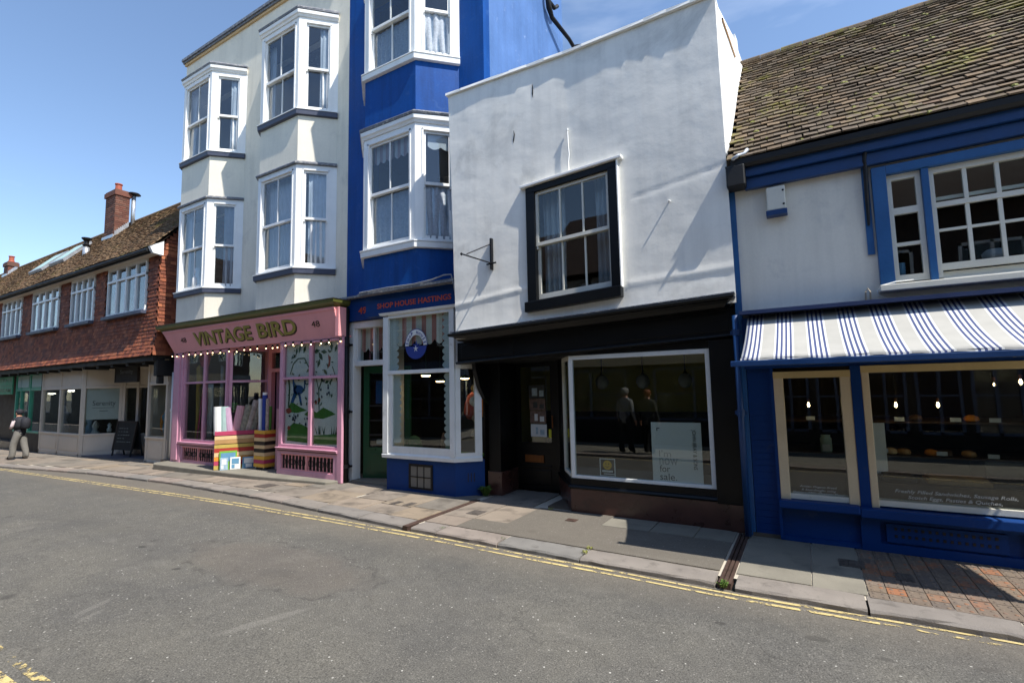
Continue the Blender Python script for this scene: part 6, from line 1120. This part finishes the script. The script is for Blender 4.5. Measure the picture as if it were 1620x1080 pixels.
ob('ridge', MB().tube([(X1L, RY1, RZ1), (-14.32, RY1, RZ1)], .07, 8), B1, 'brown_tile'); ob('gutter', MB().tube([(X1L, 5.975, 5.47), (-14.45, 5.975, 5.47)], .05, 8).box(X1L, -14.4, 6.02, 6.07, 5.40, 5.52), B1, 'black_matt'); ob('soffit', MB().box(X1L, -14.45, 6.07, 6.16, 5.40, 5.43), B1, 'stone_cream'); ob('barge_end', MB().add([(-14.32, 5.96, 5.54), (-14.32, 6.28, 5.74), (-14.32, 6.28, 5.36), (-14.32, 6.04, 5.38), (-14.44, 5.96, 5.54), (-14.44, 6.28, 5.74), (-14.44, 6.28, 5.36), (-14.44, 6.04, 5.38)], [(0, 1, 2, 3), (7, 6, 5, 4), (0, 3, 7, 4), (0, 4, 5, 1)]), B1, 'white_paint')
ob('verge_board', MB().add([(-14.30, 7.3, 7.0), (-14.30, 8.4, 8.2), (-14.30, 8.4, 8.05), (-14.30, 7.3, 6.86), (-14.36, 7.3, 7.0), (-14.36, 8.4, 8.2), (-14.36, 8.4, 8.05), (-14.36, 7.3, 6.86)], [(0, 1, 2, 3), (7, 6, 5, 4), (0, 4, 5, 1), (3, 2, 6, 7)]), B1, 'zinc')
def chimney(x0, x1, y0, y1, zb, zt):
    c = ob('chimney', MB().box(x0, x1, y0, y1, zb, zt - .22).box(x0 - .05, x1 + .05, y0 - .05, y1 + .05, zt - .22, zt - .05).box(x0 - .02, x1 + .02, y0 - .02, y1 + .02, zt - .05, zt), B1, 'brick_red'); b = MB(); z = zb; r = 0
    while z < zt - .28:
        o = .11 if r % 2 else 0; q = x0 - o
        while q < x1: b.box(max(q, x0), min(q + .21, x1), y0 - .012, y0, z, z + .062); q += .222
        q = y0 - o
        while q < y1: b.box(x1, x1 + .012, max(q, y0), min(q + .21, y1), z, z + .062); q += .222
        z += .074; r += 1
    ob('bricks', b, c, 'brick_red', kind='stuff'); ob('chimney_pot', MB().lathe(((x0 + x1) / 2, (y0 + y1) / 2, zt), [(.13, 0), (.14, .06), (.11, .10), (.10, .28), (.125, .31), (.12, .34), (.09, .34), (.09, .22)], 12), c, 'pot', smooth=False)
    fl = MB(); n = 8; s_ = (RZ1 - EZ1) / (RY1 - EY1)
    for i in range(n): y = y0 + (y1 - y0) * i / n; z = EZ1 + (y - EY1) * s_; fl.box(x1 + .012, x1 + .03, y, y + (y1 - y0) / n, z - .02, z + .24)
    fl.box(x0 - .05, x1 + .05, y0 - .06, y0 - .013, EZ1 + (y0 - EY1) * s_ - .1, EZ1 + (y0 - EY1) * s_ + .09); ob('flashing', fl, c, 'zinc')
chimney(-22.15, -21.33, 7.72, 8.15, 7.2, 9.28); chimney(-34.5, -33.9, 8.0, 8.35, 7.5, 8.5)
FP = ob('flue', MB().tube([(-21.34, 8.28, 7.9), (-21.34, 8.28, 9.16)], .07, 10), B1, 'zinc', smooth=True); ob('cowl', MB().lathe((-21.34, 8.28, 9.16), [(.07, 0), (.07, .04), (.22, .07), (.18, .12), (.03, .15)], 12), FP, 'iron')
FP = ob('flue', MB().tube([(-21.8, 7.1, 6.55), (-21.8, 7.1, 7.0)], .10, 10), B1, 'zinc', smooth=True); ob('cowl', MB().lathe((-21.8, 7.1, 7.0), [(.10, 0), (.09, .05), (.13, .08), (.07, .13), (.07, .22), (.15, .30), (.15, .34)], 10), FP, 'iron')
sk = lambda y: EZ1 + (y - EY1) * (RZ1 - EZ1) / (RY1 - EY1) + .05
for x0, x1, y0, y1 in ((-26.6, -25.2, 6.9, 7.7), (-24.8, -23.4, 7.0, 7.8)):
    s_ = ob('skylight', MB().add([(x0, y0, sk(y0)), (x1, y0, sk(y0)), (x1, y1, sk(y1)), (x0, y1, sk(y1)), (x0, y0 - .05, sk(y0) + .08), (x1, y0 - .05, sk(y0) + .08), (x1, y1 - .05, sk(y1) + .08), (x0, y1 - .05, sk(y1) + .08)], [(4, 5, 6, 7), (0, 1, 5, 4), (1, 2, 6, 5), (2, 3, 7, 6), (3, 0, 4, 7)]), B1, 'zinc'); ob('pane', MB().add([(x0 + .1, y0 + .02, sk(y0 + .07) + .088), (x1 - .1, y0 + .02, sk(y0 + .07) + .088), (x1 - .1, y1 - .12, sk(y1 - .07) + .088), (x0 + .1, y1 - .12, sk(y1 - .07) + .088)], [(0, 1, 2, 3)]), s_, 'duck')
# jetty beam, bracket, white corner pipe
ob('bressumer', MB().box(X1L, X1R - .02, 6.22, 6.5, 2.60, 2.735).box(X1L, X1R, 6.5, 8.2, 2.66, 2.70), B1, 'black_matt'); jb = MB()
for i in range(16): jb.box(-15.2 - i * .95, -15.05 - i * .95, 6.28, 6.9, 2.52, 2.66)
ob('jetty_joist', jb, B1, 'black_matt', split=True); ob('corner_bracket', MB().box(-14.62, -14.45, 6.3, 6.75, 2.2, 2.62).box(-14.6, -14.48, 6.36, 6.5, 2.0, 2.2), B1, 'black_matt', bevel=.02)
downpipe([(-14.42, 6.72, 2.3), (-14.42, 6.72, gz(-14.4))], .06, 'white_paint', 'white downpipe between the cream corner shop pier and pink pilaster', [(-14.42, 6.72, 1.3)])
# Serenity shopfront
g0 = gz(-19) - .02; A, Bc, Cc = (-23.12, 6.55), (-19.70, 6.55), (-18.92, 7.33)
def panel_front(F, a0, a1, divs, mat, zb, z1, z2, z3, par, gm='shop_glass', glazed=True):
    m = MB().fbox(F, a0, a1, 0, .08, g0 - .05, zb - .06).fbox(F, a0, a1, -.03, .08, zb - .06, zb).fbox(F, a0, a1, -.02, .08, g0 - .05, g0 + .1).fbox(F, a0, a1, .01, .08, z2, z3).fbox(F, a0, a1, -.03, .08, z3 - .1, z3).fbox(F, a0, a1, -.01, .08, z2 - .05, z2 + .03)
    for q in divs: m.fbox(F, q - .045, q + .045, -.02, .08, g0 - .05, z3 - .1)
    o = ob('shopfront', m, par, mat, bevel=.006)
    for u, v in zip(divs, divs[1:]):
        ob('panel', MB().fbox(F, u + .14, v - .14, -.012, .0, g0 + .16, zb - .14).fbox(F, u + .12, v - .12, -.002, .012, z2 + .1, z3 - .18), o, mat, bevel=.006, split=True)
        if glazed: pane(o, F, u + .045, v - .045, zb, z2 - .05, .04, gm)
    return o
fs = Fr(A, Bc); panel_front(fs, 0, fs.L, [.05, 1.66, fs.L - .04], 'stone_cream', .53, 0, 2.0, 2.68, B1)
fd = Fr(Bc, Cc); so_ = panel_front(fd, 0, fd.L, [.04, fd.L - .05], 'stone_cream', .53, 0, 2.0, 2.68, B1)
SN = root('shop_blind_sign', (-19.3, 7.0, .95), 'white shop sign with thin grey lettering in the angled cream window', 'sign'); ob('board', MB().fbox(fd, .09, fd.L - .10, .055, .065, .97, 1.95), SN, 'board_white'); lettering('text', 'Serenity', fd, .26, fd.L - .22, 1.36, 1.56, .052, 'grey_letter', SN, bold=.0, thick=.002); ob('underline', MB().fbox(fd, .26, fd.L - .24, .052, .054, 1.33, 1.34).fbox(fd, .45, fd.L - .42, .052, .054, 1.23, 1.245), SN, 'grey_letter')
fr_ = Fr((-18.92, 7.33), (-17.9, 7.75)); panel_front(fr_, 0, fr_.L, [.05, .55, fr_.L - .05], 'stone_cream', .50, 0, 2.0, 2.68, B1); fr2 = Fr((-17.9, 7.75), (-15.86, 7.75)); panel_front(fr2, 0, fr2.L, [.05, 1.0, fr2.L - .05], 'stone_cream', .2, 0, 2.0, 2.68, B1); ob('lobby_wall', MB().box(-15.9, -15.84, 6.75, 7.8, g0, 2.68), B1, 'stone_cream')
fp = Fr((-15.82, 6.70), (-14.64, 6.70)); panel_front(fp, 0, fp.L, [.08, fp.L - .08], 'stone_cream', .58, 0, 2.03, 2.70, B1); ob('display_back', MB().box(-15.75, -14.66, 7.4, 7.46, .5, 2.1), B1, 'stone_cream')
ob('lobby_step', MB().prism([(-19.75, 6.58), (-15.85, 6.72), (-15.85, 7.8), (-18.9, 7.8)], g0 - .1, g0 + .04), B1, 'slate_sill')
ob('shop_floor', MB().box(X1L, X1R, 7.85, 10.6, g0 - .1, g0), B1, 'floor_inside'); ob('shop_back', MB().box(X1L, -14.6, 9.0, 9.05, g0, 2.7), B1, 'brown_inside'); ob('shop_floor', MB().box(X1L, -19.8, 6.65, 7.85, g0 - .1, g0 + .2), B1, 'floor_inside')
for i, (x, y, w, h, m) in enumerate(((-22.5, 7.0, .3, 1.1, 'curtain_grey'), (-21.9, 7.4, .25, .8, 'duck'), (-20.9, 7.2, .3, .9, 'paper_blue'), (-20.2, 7.1, .25, .6, 'cloth_white'), (-19.3, 7.15, .14, .3, 'paper'), (-19.05, 7.3, .12, .22, 'lilac'), (-18.85, 7.5, .1, .25, 'ochre'))): ob('display_item', MB().lathe((x, y, .3 if i < 4 else .55), [(w * .4, 0), (w * .5, h * .3), (w * .25, h * .55), (w * .4, h * .75), (w * .1, h)], 10), None, m, smooth=True, label=['grey garment on stand in the left cream shop pane', 'pale green garment on stand in the left cream shop pane', 'pale blue garment in the right cream shop pane', 'white garment low in the right cream shop pane', 'white card pack below the white lettered shop sign', 'lilac pot below the white lettered shop sign', 'yellow pot below the white lettered shop sign'][i], cat='display')
ob('display_figure', MB().lathe((-15.1, 6.95, .62), [(.10, 0), (.16, .15), (.13, .35), (.18, .5), (.06, .7)], 10), None, 'sky_blue', smooth=True, label='blue draped garment in the cream pier window', cat='garment'); ob('bag', MB().tube([(-15.3 + .1 * math.cos(t), 6.9, .95 + .22 * math.sin(t)) for t in [.8 + i * .45 for i in range(10)]], .04, 8), None, 'orange', smooth=True, label='orange ring shaped bag in the cream pier window', cat='bag')
for i, (x, y, z) in enumerate(((-22.8, 7.2, 1.88), (-22.5, 7.2, 1.88), (-21.0, 7.0, 1.93), (-20.4, 7.0, 1.93))): ob('spotlight', MB().lathe((x, y, z), [(.01, 0), (.05, .02), (.04, .06)], 8), None, 'spot', label=['small lit spotlight in the left cream shop pane, left one of two', 'small lit spotlight in the left cream shop pane, right one of two', 'small lit spotlight in the right cream shop pane, left one of two', 'small lit spotlight in the right cream shop pane, right one of two'][i], cat='spotlight', group='spotlights in the cream shop')
HS = root('hanging_sign', (-17.1, 6.75, 2.08), 'dark framed sign board hung under the jetty of the cream shop', 'sign'); fh = Fr((-17.75, 6.66), (-16.4, 6.66)); ob('board', MB().fbox(fh, 0, fh.L, 0, .05, 2.13, 2.55), HS, 'dark_inside', bevel=.005); ob('frame', MB().fbox(fh, -.04, fh.L + .04, -.01, .06, 2.55, 2.59).fbox(fh, -.04, fh.L + .04, -.01, .06, 2.09, 2.13).fbox(fh, -.04, 0, -.01, .06, 2.13, 2.55).fbox(fh, fh.L, fh.L + .04, -.01, .06, 2.13, 2.55), HS, 'timber'); lettering('text', 'Serenity', fh, .3, 1.1, 2.32, 2.46, -.004, 'grey_letter', HS, bold=0, thick=.003); ob('hanger', MB().tube([fh.p(.2, .025, 2.59), fh.p(.2, .025, 2.68)], .01, 6).tube([fh.p(1.1, .025, 2.59), fh.p(1.1, .025, 2.68)], .01, 6), HS, 'iron')
AB = root('pavement_board', (-17.9, 7.0, g0), 'black chalk sandwich board standing in the cream shop lobby', 'sandwich board')
zf = g0 + .045
for s, d in ((0, 0), (1, .35)):
    fa_ = Fr((-18.55, 6.95 + d * .9), (-17.55, 7.05 + d * .9)); pn = MB(); lean_ = .14 if s == 0 else -.14
    pn.fbox(fa_, 0, fa_.L, 0, .03, zf + .18, zf + 1.02).fbox(fa_, 0, .05, 0, .03, zf, zf + .18).fbox(fa_, fa_.L - .05, fa_.L, 0, .03, zf, zf + .18); pn.xf(lambda x, y, z: (x, y + (z - zf) * lean_, z)); ob('leaf', pn, AB, 'chalk', bevel=.006)
    if s == 0:
        ck = MB()
        for i in range(5):
            for j in range(random.randint(3, 6)): q = .15 + j * .13; ck.fbox(fa_, q, q + random.uniform(.05, .11), -.004, 0, zf + .42 + i * .1, zf + .435 + i * .1)
        ck.xf(lambda x, y, z: (x, y + (z - zf) * .14, z)); ob('chalk_writing', ck, AB, 'chalk_mark'); fr3 = MB().fbox(fa_, -.02, .04, -.012, .035, zf + .16, zf + 1.05).fbox(fa_, fa_.L - .04, fa_.L + .02, -.012, .035, zf + .16, zf + 1.05).fbox(fa_, .04, fa_.L - .04, -.012, .035, zf + 1.0, zf + 1.05); fr3.xf(lambda x, y, z: (x, y + (z - zf) * .14, z)); ob('frame', fr3, AB, 'timber')
# green shop at the picture edge
g0 = gz(-25) - .02; fg1 = Fr((-25.95, 6.60), (-23.16, 6.60)); panel_front(fg1, 0, fg1.L, [.06, 1.5, fg1.L - .06], 'green_paint', .50, 0, 2.0, 2.62, B1); ob('green_base', MB().fbox(fg1, 0, fg1.L, -.04, -.021, g0 - .06, .43), B1, 'brown_inside'); ob('green_upper_light', MB().fbox(fg1, .2, 1.35, -.015, -.003, 2.08, 2.5).fbox(fg1, 1.65, 2.65, -.015, -.003, 2.08, 2.5), B1, 'duck'); ob('green_post', MB().box(-23.17, -23.10, 6.53, 6.62, g0, 2.66), B1, 'black_matt')
ob('green_wall', MB().box(X1L, -26.0, 6.9, 7.0, g0, 2.7), B1, 'brown_inside'); ob('green_mullion', MB().fbox(fg1, .55, .60, -.015, .08, .5, 2.6), B1, 'green_paint')
GS = root('green_sign', (-27.0, 6.5, 1.86), 'green painted chocolate and ice cream sign beside the green shop window', 'sign'); fgs = Fr((-29.2, 6.52), (-26.1, 6.52)); ob('board', MB().fbox(fgs, 0, fgs.L, 0, .04, 1.84, 2.52), GS, 'green_sign', bevel=.006); ob('border', MB().fbox(fgs, 0, fgs.L, -.008, .0, 2.16, 2.18), GS, 'dark_green')
for s, z, h, a0 in (('CHOCOLATE', 2.31, .14, .6), ('ICE CREAM', 1.93, .14, .5)): lettering('text', s, fgs, a0, fgs.L - .14, z, z + h, -.006, 'dark_green', GS, bold=.01, thick=.004)
for i, (x, z, m) in enumerate(((-26.75, 1.5, 'paper'), (-26.7, 1.25, 'rose'), (-26.8, .98, 'paper_blue'))): ob('window_notice', MB().box(x - .25, x + .25, 6.88, 6.895, z, z + .2), None, m, label=['white notice high beside the green shop door', 'pink notice in the middle beside the green shop door', 'pale blue notice low beside the green shop door'][i], cat='notice')
t = root('shop_lamp', (-24.1, 7.1, 1.83), 'warm oval lamp inside the green shop window', 'lamp'); ob('shade', MB().lathe((-24.1, 7.1, 1.84), [(.20, 0), (.16, .05), (.03, .1)], 12).tube([(-24.1, 7.1, 1.94), (-24.1, 7.1, 2.7)], .01, 5), t, 'wood'); ob('bulb', MB().lathe((-24.1, 7.1, 1.83), [(.03, -.03), (.10, -.01), (.11, .01)], 12), t, 'spot')

# ================================================================== people
def person(name, loc, face, h, J, edges, rad, bones, mats, label, extra=None):
    """skinned figure: J joints (metres for a 1.75 m body, facing -y), bones = (a,b,material index)"""
    me = bpy.data.meshes.new('sk'); idx = {k: i for i, k in enumerate(J)}
    me.from_pydata([J[k] for k in J], [(idx[a], idx[b]) for a, b in edges], []); o = bpy.data.objects.new('sk', me); COL.objects.link(o)
    o.modifiers.new('s', 'SKIN'); me.skin_vertices.new() if not me.skin_vertices else None
    for k in J: r_ = rad[k]; me.skin_vertices[0].data[idx[k]].radius = r_ if isinstance(r_, tuple) else (r_, r_)
    me.skin_vertices[0].data[idx['pelvis']].use_root = True
    o.modifiers['s'].use_smooth_shade = True; sb = o.modifiers.new('d', 'SUBSURF'); sb.levels = 2; sb.render_levels = 2
    bpy.context.view_layer.update(); m2 = bpy.data.meshes.new_from_object(o.evaluated_get(bpy.context.evaluated_depsgraph_get())); bpy.data.objects.remove(o)
    V = [v.co.copy() for v in m2.vertices]; Fc = [tuple(p.vertices) for p in m2.polygons]; bpy.data.meshes.remove(m2)
    mb = MB(); sc = h / 1.75
    mi = []
    for f in Fc:
        c = sum((V[i] for i in f), Vector()) / len(f); best = (9, 0)
        for a, b, m in bones:
            p, q = Vector(J[a]), Vector(J[b]); d = q - p; t = max(0, min(1, (c - p).dot(d) / max(d.length_squared, 1e-9))); w = (c - p - d * t).length - min(rad[a] if not isinstance(rad[a], tuple) else rad[a][0], rad[b] if not isinstance(rad[b], tuple) else rad[b][0])
            if w < best[0]: best = (w, m)
        mi.append(best[1])
    mb.v = [tuple(v) for v in V]; mb.f = Fc; mb.mi = mi
    hd = Vector(J['head'])
    for dx, dy, dz, r_, m in ((0, -.098, -.01, .016, 1), (-.082, 0, -.01, .022, 1), (.082, 0, -.01, .022, 1), (-.032, -.088, .02, .010, 4), (.032, -.088, .02, .010, 4), (0, -.092, -.055, .014, 1)):
        mb.m = m; mb.lathe((hd.x + dx, hd.y + dy, hd.z + dz), [(r_ * .3, -r_), (r_ * .9, -r_ * .4), (r_, 0), (r_ * .8, r_ * .5), (r_ * .2, r_)], 8)
    ca, sa = math.cos(face), math.sin(face)
    tr_ = lambda x, y, z: (loc[0] + (x * ca - y * sa) * sc / S, loc[1] + (x * sa + y * ca) * sc / S, loc[2] + z * sc / S)
    mb.xf(tr_); P = root(name, loc, label, 'person'); ob('body', mb, P, mats, smooth=True)
    if extra: extra(P, tr_)
    return P
def joints(stride=.16, armL=None, armR=None, lean=0.0, wide=1.0):
    J = {'pelvis': (0, 0, .95), 'waist': (0, -lean * .3, 1.10), 'chest': (0, -lean, 1.32), 'neck': (0, -lean * 1.25, 1.50), 'head': (0, -lean * 1.5 - .02, 1.63), 'crown': (0, -lean * 1.5 - .01, 1.715)}
    for s, n in ((-1, 'L'), (1, 'R')):
        f = stride * s
        J['hip' + n] = (s * .10, 0, .90); J['knee' + n] = (s * .11, -f * .6 - .03, .50); J['ankle' + n] = (s * .115, -f + .04, .09); J['heel' + n] = (s * .115, -f + .07, .05); J['toe' + n] = (s * .13, -f - .14, .035)
        sh = (s * .19 * wide, -lean, 1.42); J['sh' + n] = sh
        el, wr = (armL, armR)[s > 0] or ((s * .26, .03, 1.14), (s * .27, -.06, .90)); J['el' + n] = el; J['wr' + n] = wr; w = Vector(wr); d = (w - Vector(el)).normalized(); J['palm' + n] = tuple(w + d * .07)
        for i, (o_, L_) in enumerate(((-.028, .075), (-.010, .085), (.010, .08), (.026, .062))):
            b = w + d * .10 + Vector((0, o_, 0)); J['f%d%s' % (i, n)] = tuple(b); J['g%d%s' % (i, n)] = tuple(b + d * L_ * .55 + Vector((-s * .012, 0, 0))); J['h%d%s' % (i, n)] = tuple(b + d * L_ + Vector((-s * .035, 0, 0)))
        J['t0' + n] = tuple(w + d * .045 + Vector((0, -.04, 0))); J['t1' + n] = tuple(w + d * .085 + Vector((-s * .01, -.06, 0)))
    E = [('pelvis', 'waist'), ('waist', 'chest'), ('chest', 'neck'), ('neck', 'head'), ('head', 'crown')]
    Rd = {'pelvis': (.165, .125), 'waist': (.155, .12), 'chest': (.175, .13), 'neck': .058, 'head': (.085, .10), 'crown': (.06, .07)}; B = [('pelvis', 'waist', 2), ('waist', 'chest', 2), ('chest', 'neck', 2), ('neck', 'head', 1), ('head', 'crown', 1)]
    for n in 'LR':
        E += [('pelvis', 'hip' + n), ('hip' + n, 'knee' + n), ('knee' + n, 'ankle' + n), ('ankle' + n, 'heel' + n), ('ankle' + n, 'toe' + n), ('chest', 'sh' + n), ('sh' + n, 'el' + n), ('el' + n, 'wr' + n), ('wr' + n, 'palm' + n), ('palm' + n, 't0' + n), ('t0' + n, 't1' + n)]
        B += [('pelvis', 'hip' + n, 3), ('hip' + n, 'knee' + n, 3), ('knee' + n, 'ankle' + n, 3), ('ankle' + n, 'toe' + n, 4), ('ankle' + n, 'heel' + n, 4), ('sh' + n, 'el' + n, 5), ('el' + n, 'wr' + n, 5), ('wr' + n, 'palm' + n, 1), ('t0' + n, 't1' + n, 1), ('chest', 'sh' + n, 2)]
        Rd.update({'hip' + n: .115, 'knee' + n: .085, 'ankle' + n: .068, 'heel' + n: .04, 'toe' + n: (.045, .035), 'sh' + n: .07, 'el' + n: .052, 'wr' + n: .036, 'palm' + n: (.042, .022), 't0' + n: .012, 't1' + n: .010})
        for i in range(4):
            E += [('palm' + n, 'f%d%s' % (i, n)), ('f%d%s' % (i, n), 'g%d%s' % (i, n)), ('g%d%s' % (i, n), 'h%d%s' % (i, n))]; B += [('f%d%s' % (i, n), 'h%d%s' % (i, n), 1)]; Rd.update({'f%d%s' % (i, n): .011, 'g%d%s' % (i, n): .010, 'h%d%s' % (i, n): .008})
    return J, E, Rd, B
def hair(P, tr_, J, mat, drop=.0):
    hd = Vector(J['head']); m = MB().lathe((hd.x, hd.y + .012, hd.z - .02 - drop), [(.078, -.02), (.098, .03), (.105, .09), (.088, .14), (.04, .17), (.005, .176)], 14)
    m.v = [(x, y + (.02 if y > hd.y else 0), z) for x, y, z in m.v]; m.xf(tr_); ob('hair', m, P, mat, smooth=True)
# walker on the far pavement
J, E, Rd, B = joints(.15, ((-.30, -.02, 1.16), (-.34, -.22, .96)), ((.24, -.10, 1.16), (.10, -.24, 1.12)), .05)
for k in ('kneeL', 'kneeR', 'ankleL', 'ankleR'): Rd[k] = Rd[k] * 1.25
def kit(P, tr_):
    hair(P, tr_, J, 'jacket_dark')
    m = MB().lathe((.0, .0, 1.08), [(.19, 0), (.205, .12), (.21, .26), (.18, .36), (.10, .44)], 14); m.v = [(x * 1.08, y * .85 - .02, z) for x, y, z in m.v]; m.xf(tr_); ob('dark_gilet', m, P, 'jacket_dark', smooth=True)
    m = MB().lathe((.02, .17, 1.08), [(.10, 0), (.14, .05), (.15, .2), (.13, .34), (.05, .4)], 10); m.xf(tr_); ob('rucksack', m, P, 'jacket_dark', smooth=True)
gp = (-21.0, 5.5, gz(-21.0) + .004)
WK = person('person', gp, R(-55), 1.62, J, E, Rd, B, ('skin', 'skin', 'jacket_dark', 'trouser_grey', 'shoe', 'sleeve_pink'), 'person in grey trousers, dark gilet and pale pink sleeves walking past the green shop', kit)
m = MB().lathe((0, 0, 0), [(.03, 0), (.10, .03), (.12, .10), (.09, .20), (.05, .24)], 10); sc_ = 1.62 / 1.75; a_ = R(-55); hx, hy = -.35, -.26
m.xf(lambda x, y, z: (gp[0] + ((hx + x * .6) * math.cos(a_) - (hy + y) * math.sin(a_)) * sc_ / S, gp[1] + ((hx + x * .6) * math.sin(a_) + (hy + y) * math.cos(a_)) * sc_ / S, gp[2] + (.66 + z) * sc_ / S)); ob('carrier_bag', m, None, 'dull_yellow', smooth=True, label='small yellow bag held in the hand of the walking person', cat='bag')
# two passers-by on the near pavement, seen only as reflections in the dark shop window
J2, E2, R2_, B2_ = joints(.08)
person('person', (-4.05, .42, .0), R(20), 1.76, J2, E2, R2_, B2_, ('skin', 'skin', 'top_grey', 'trouser_black', 'shoe', 'top_grey'), 'person in grey shirt with a shoulder strap, back turned, mirrored in shop window', lambda P, t: (hair(P, t, J2, 'hair_grey'), ob('strap', MB().tube([(-.15, .10, 1.47), (-.05, .150, 1.32), (.08, .155, 1.15), (.17, .09, 1.0)], .014, 6).xf(t), P, 'black_matt')))
J3, E3_, R3_, B3_ = joints(-.07)
person('person', (-3.48, .40, .0), R(10), 1.70, J3, E3_, R3_, B3_, ('skin', 'skin', 'top_dark', 'trouser_black', 'shoe', 'top_dark'), 'person with red hair in dark top, back turned, mirrored in shop window', lambda P, t: hair(P, t, J3, 'hair_red'))

# ================================================================== the row across the road, behind the camera, that the windows mirror
def opposite(x0, x1, ye, eave, ridge, wall, label, wins, shop, timbered=False):
    b = root('opposite_house', ((x0 + x1) / 2, ye - 2, gz(x0)), label, 'building', 'houses across the road'); F = Fr((x1, ye), (x0, ye)); L = x1 - x0
    hs = [(a, a + w, z, z + h) for a, w, z, h in wins] + [(a, a + w, z, z + h) for a, w, z, h in shop]
    ob('front_wall', solid(0, L, 2.76, eave, F, 0, .2, hs), b, wall); ob('shopfront', solid(0, L, gz(x0) - .3, 2.76, F, 0, .2, hs), b, 'dark_inside'); ob('body', MB().box(x0, x1, ye - 6, ye - 2.0, gz(x0) - .3, eave), b, wall)
    for a, w, z, h in wins + shop:
        W = ob('window', MB().fbox(F, a, a + w, .0, .08, z, z + .06).fbox(F, a, a + w, .0, .08, z + h - .06, z + h).fbox(F, a, a + .06, .0, .08, z, z + h).fbox(F, a + w - .06, a + w, .0, .08, z, z + h).fbox(F, a + w / 2 - .03, a + w / 2 + .03, .0, .08, z, z + h).fbox(F, a, a + w, .01, .07, z + h / 2 - .02, z + h / 2 + .02), b, 'opp_blue' if (a, w, z, h) in shop else 'white_paint'); pane(W, F, a + .06, a + w - .06, z + .06, z + h - .06, .04, 'glass')
    ob('roof', MB().add([(x0 - .1, ye + .3, eave - .1), (x1 + .1, ye + .3, eave - .1), (x1 + .1, ye - 3, ridge), (x0 - .1, ye - 3, ridge), (x1 + .1, ye - 6.2, eave - .1), (x0 - .1, ye - 6.2, eave - .1)], [(0, 1, 2, 3), (3, 2, 4, 5), (1, 4, 2), (0, 3, 5), (0, 5, 4, 1)]), b, 'opp_roof')
    ob('fascia', MB().fbox(F, .1, L - .1, -.12, -.0, 2.3, 2.75), b, 'cream_jamb' if wall != 'opp_brick' else 'opp_blue')
    if timbered:
        tb = MB()
        for i in range(8): a = L * i / 7; tb.fbox(F, max(0, a - .07), min(L, a + .07), -.03, -.002, 2.8, eave)
        tb.fbox(F, 0, L, -.035, -.002, 3.5, 3.64).fbox(F, 0, L, -.035, -.002, eave - .2, eave - .05); ob('timber_frame', tb, b, 'timber')
opposite(-95, -16.5, -1.5, 5.4, 8.0, 'opp_white', 'long low pale house across the road beyond the pink shop', [(2 + 3.4 * i, 1.4, 3.4, 1.3) for i in range(22)], [(1.5 + 4 * i, 2.4, .5, 1.6) for i in range(19)])
opposite(-16.4, -7.4, -1.5, 5.8, 7.6, 'opp_brick', 'brick house across the road facing the cream house', [(1 + 2.2 * i, 1.2, 3.3, 1.5) for i in range(4)], [(.8 + 2.9 * i, 2.2, .6, 1.5) for i in range(3)])
opposite(-7.3, -1.2, -1.5, 5.2, 8.0, 'opp_white', 'timber framed house across the road facing the black shop', [(1.0 + 2.4 * i, 1.3, 3.75, 1.1) for i in range(2)], [(.4, 2.2, .7, 1.5), (3.4, 2.3, .7, 1.5)], True)
opposite(-1.1, 9.0, -1.5, 5.6, 8.2, 'opp_brick', 'brick house with blue shopfront across the road facing the awning shop', [(1 + 1.9 * i, 1.1, 3.3, 1.4) for i in range(5)], [(.4 + .95 * i, .8, .5, 1.7) for i in range(10)])
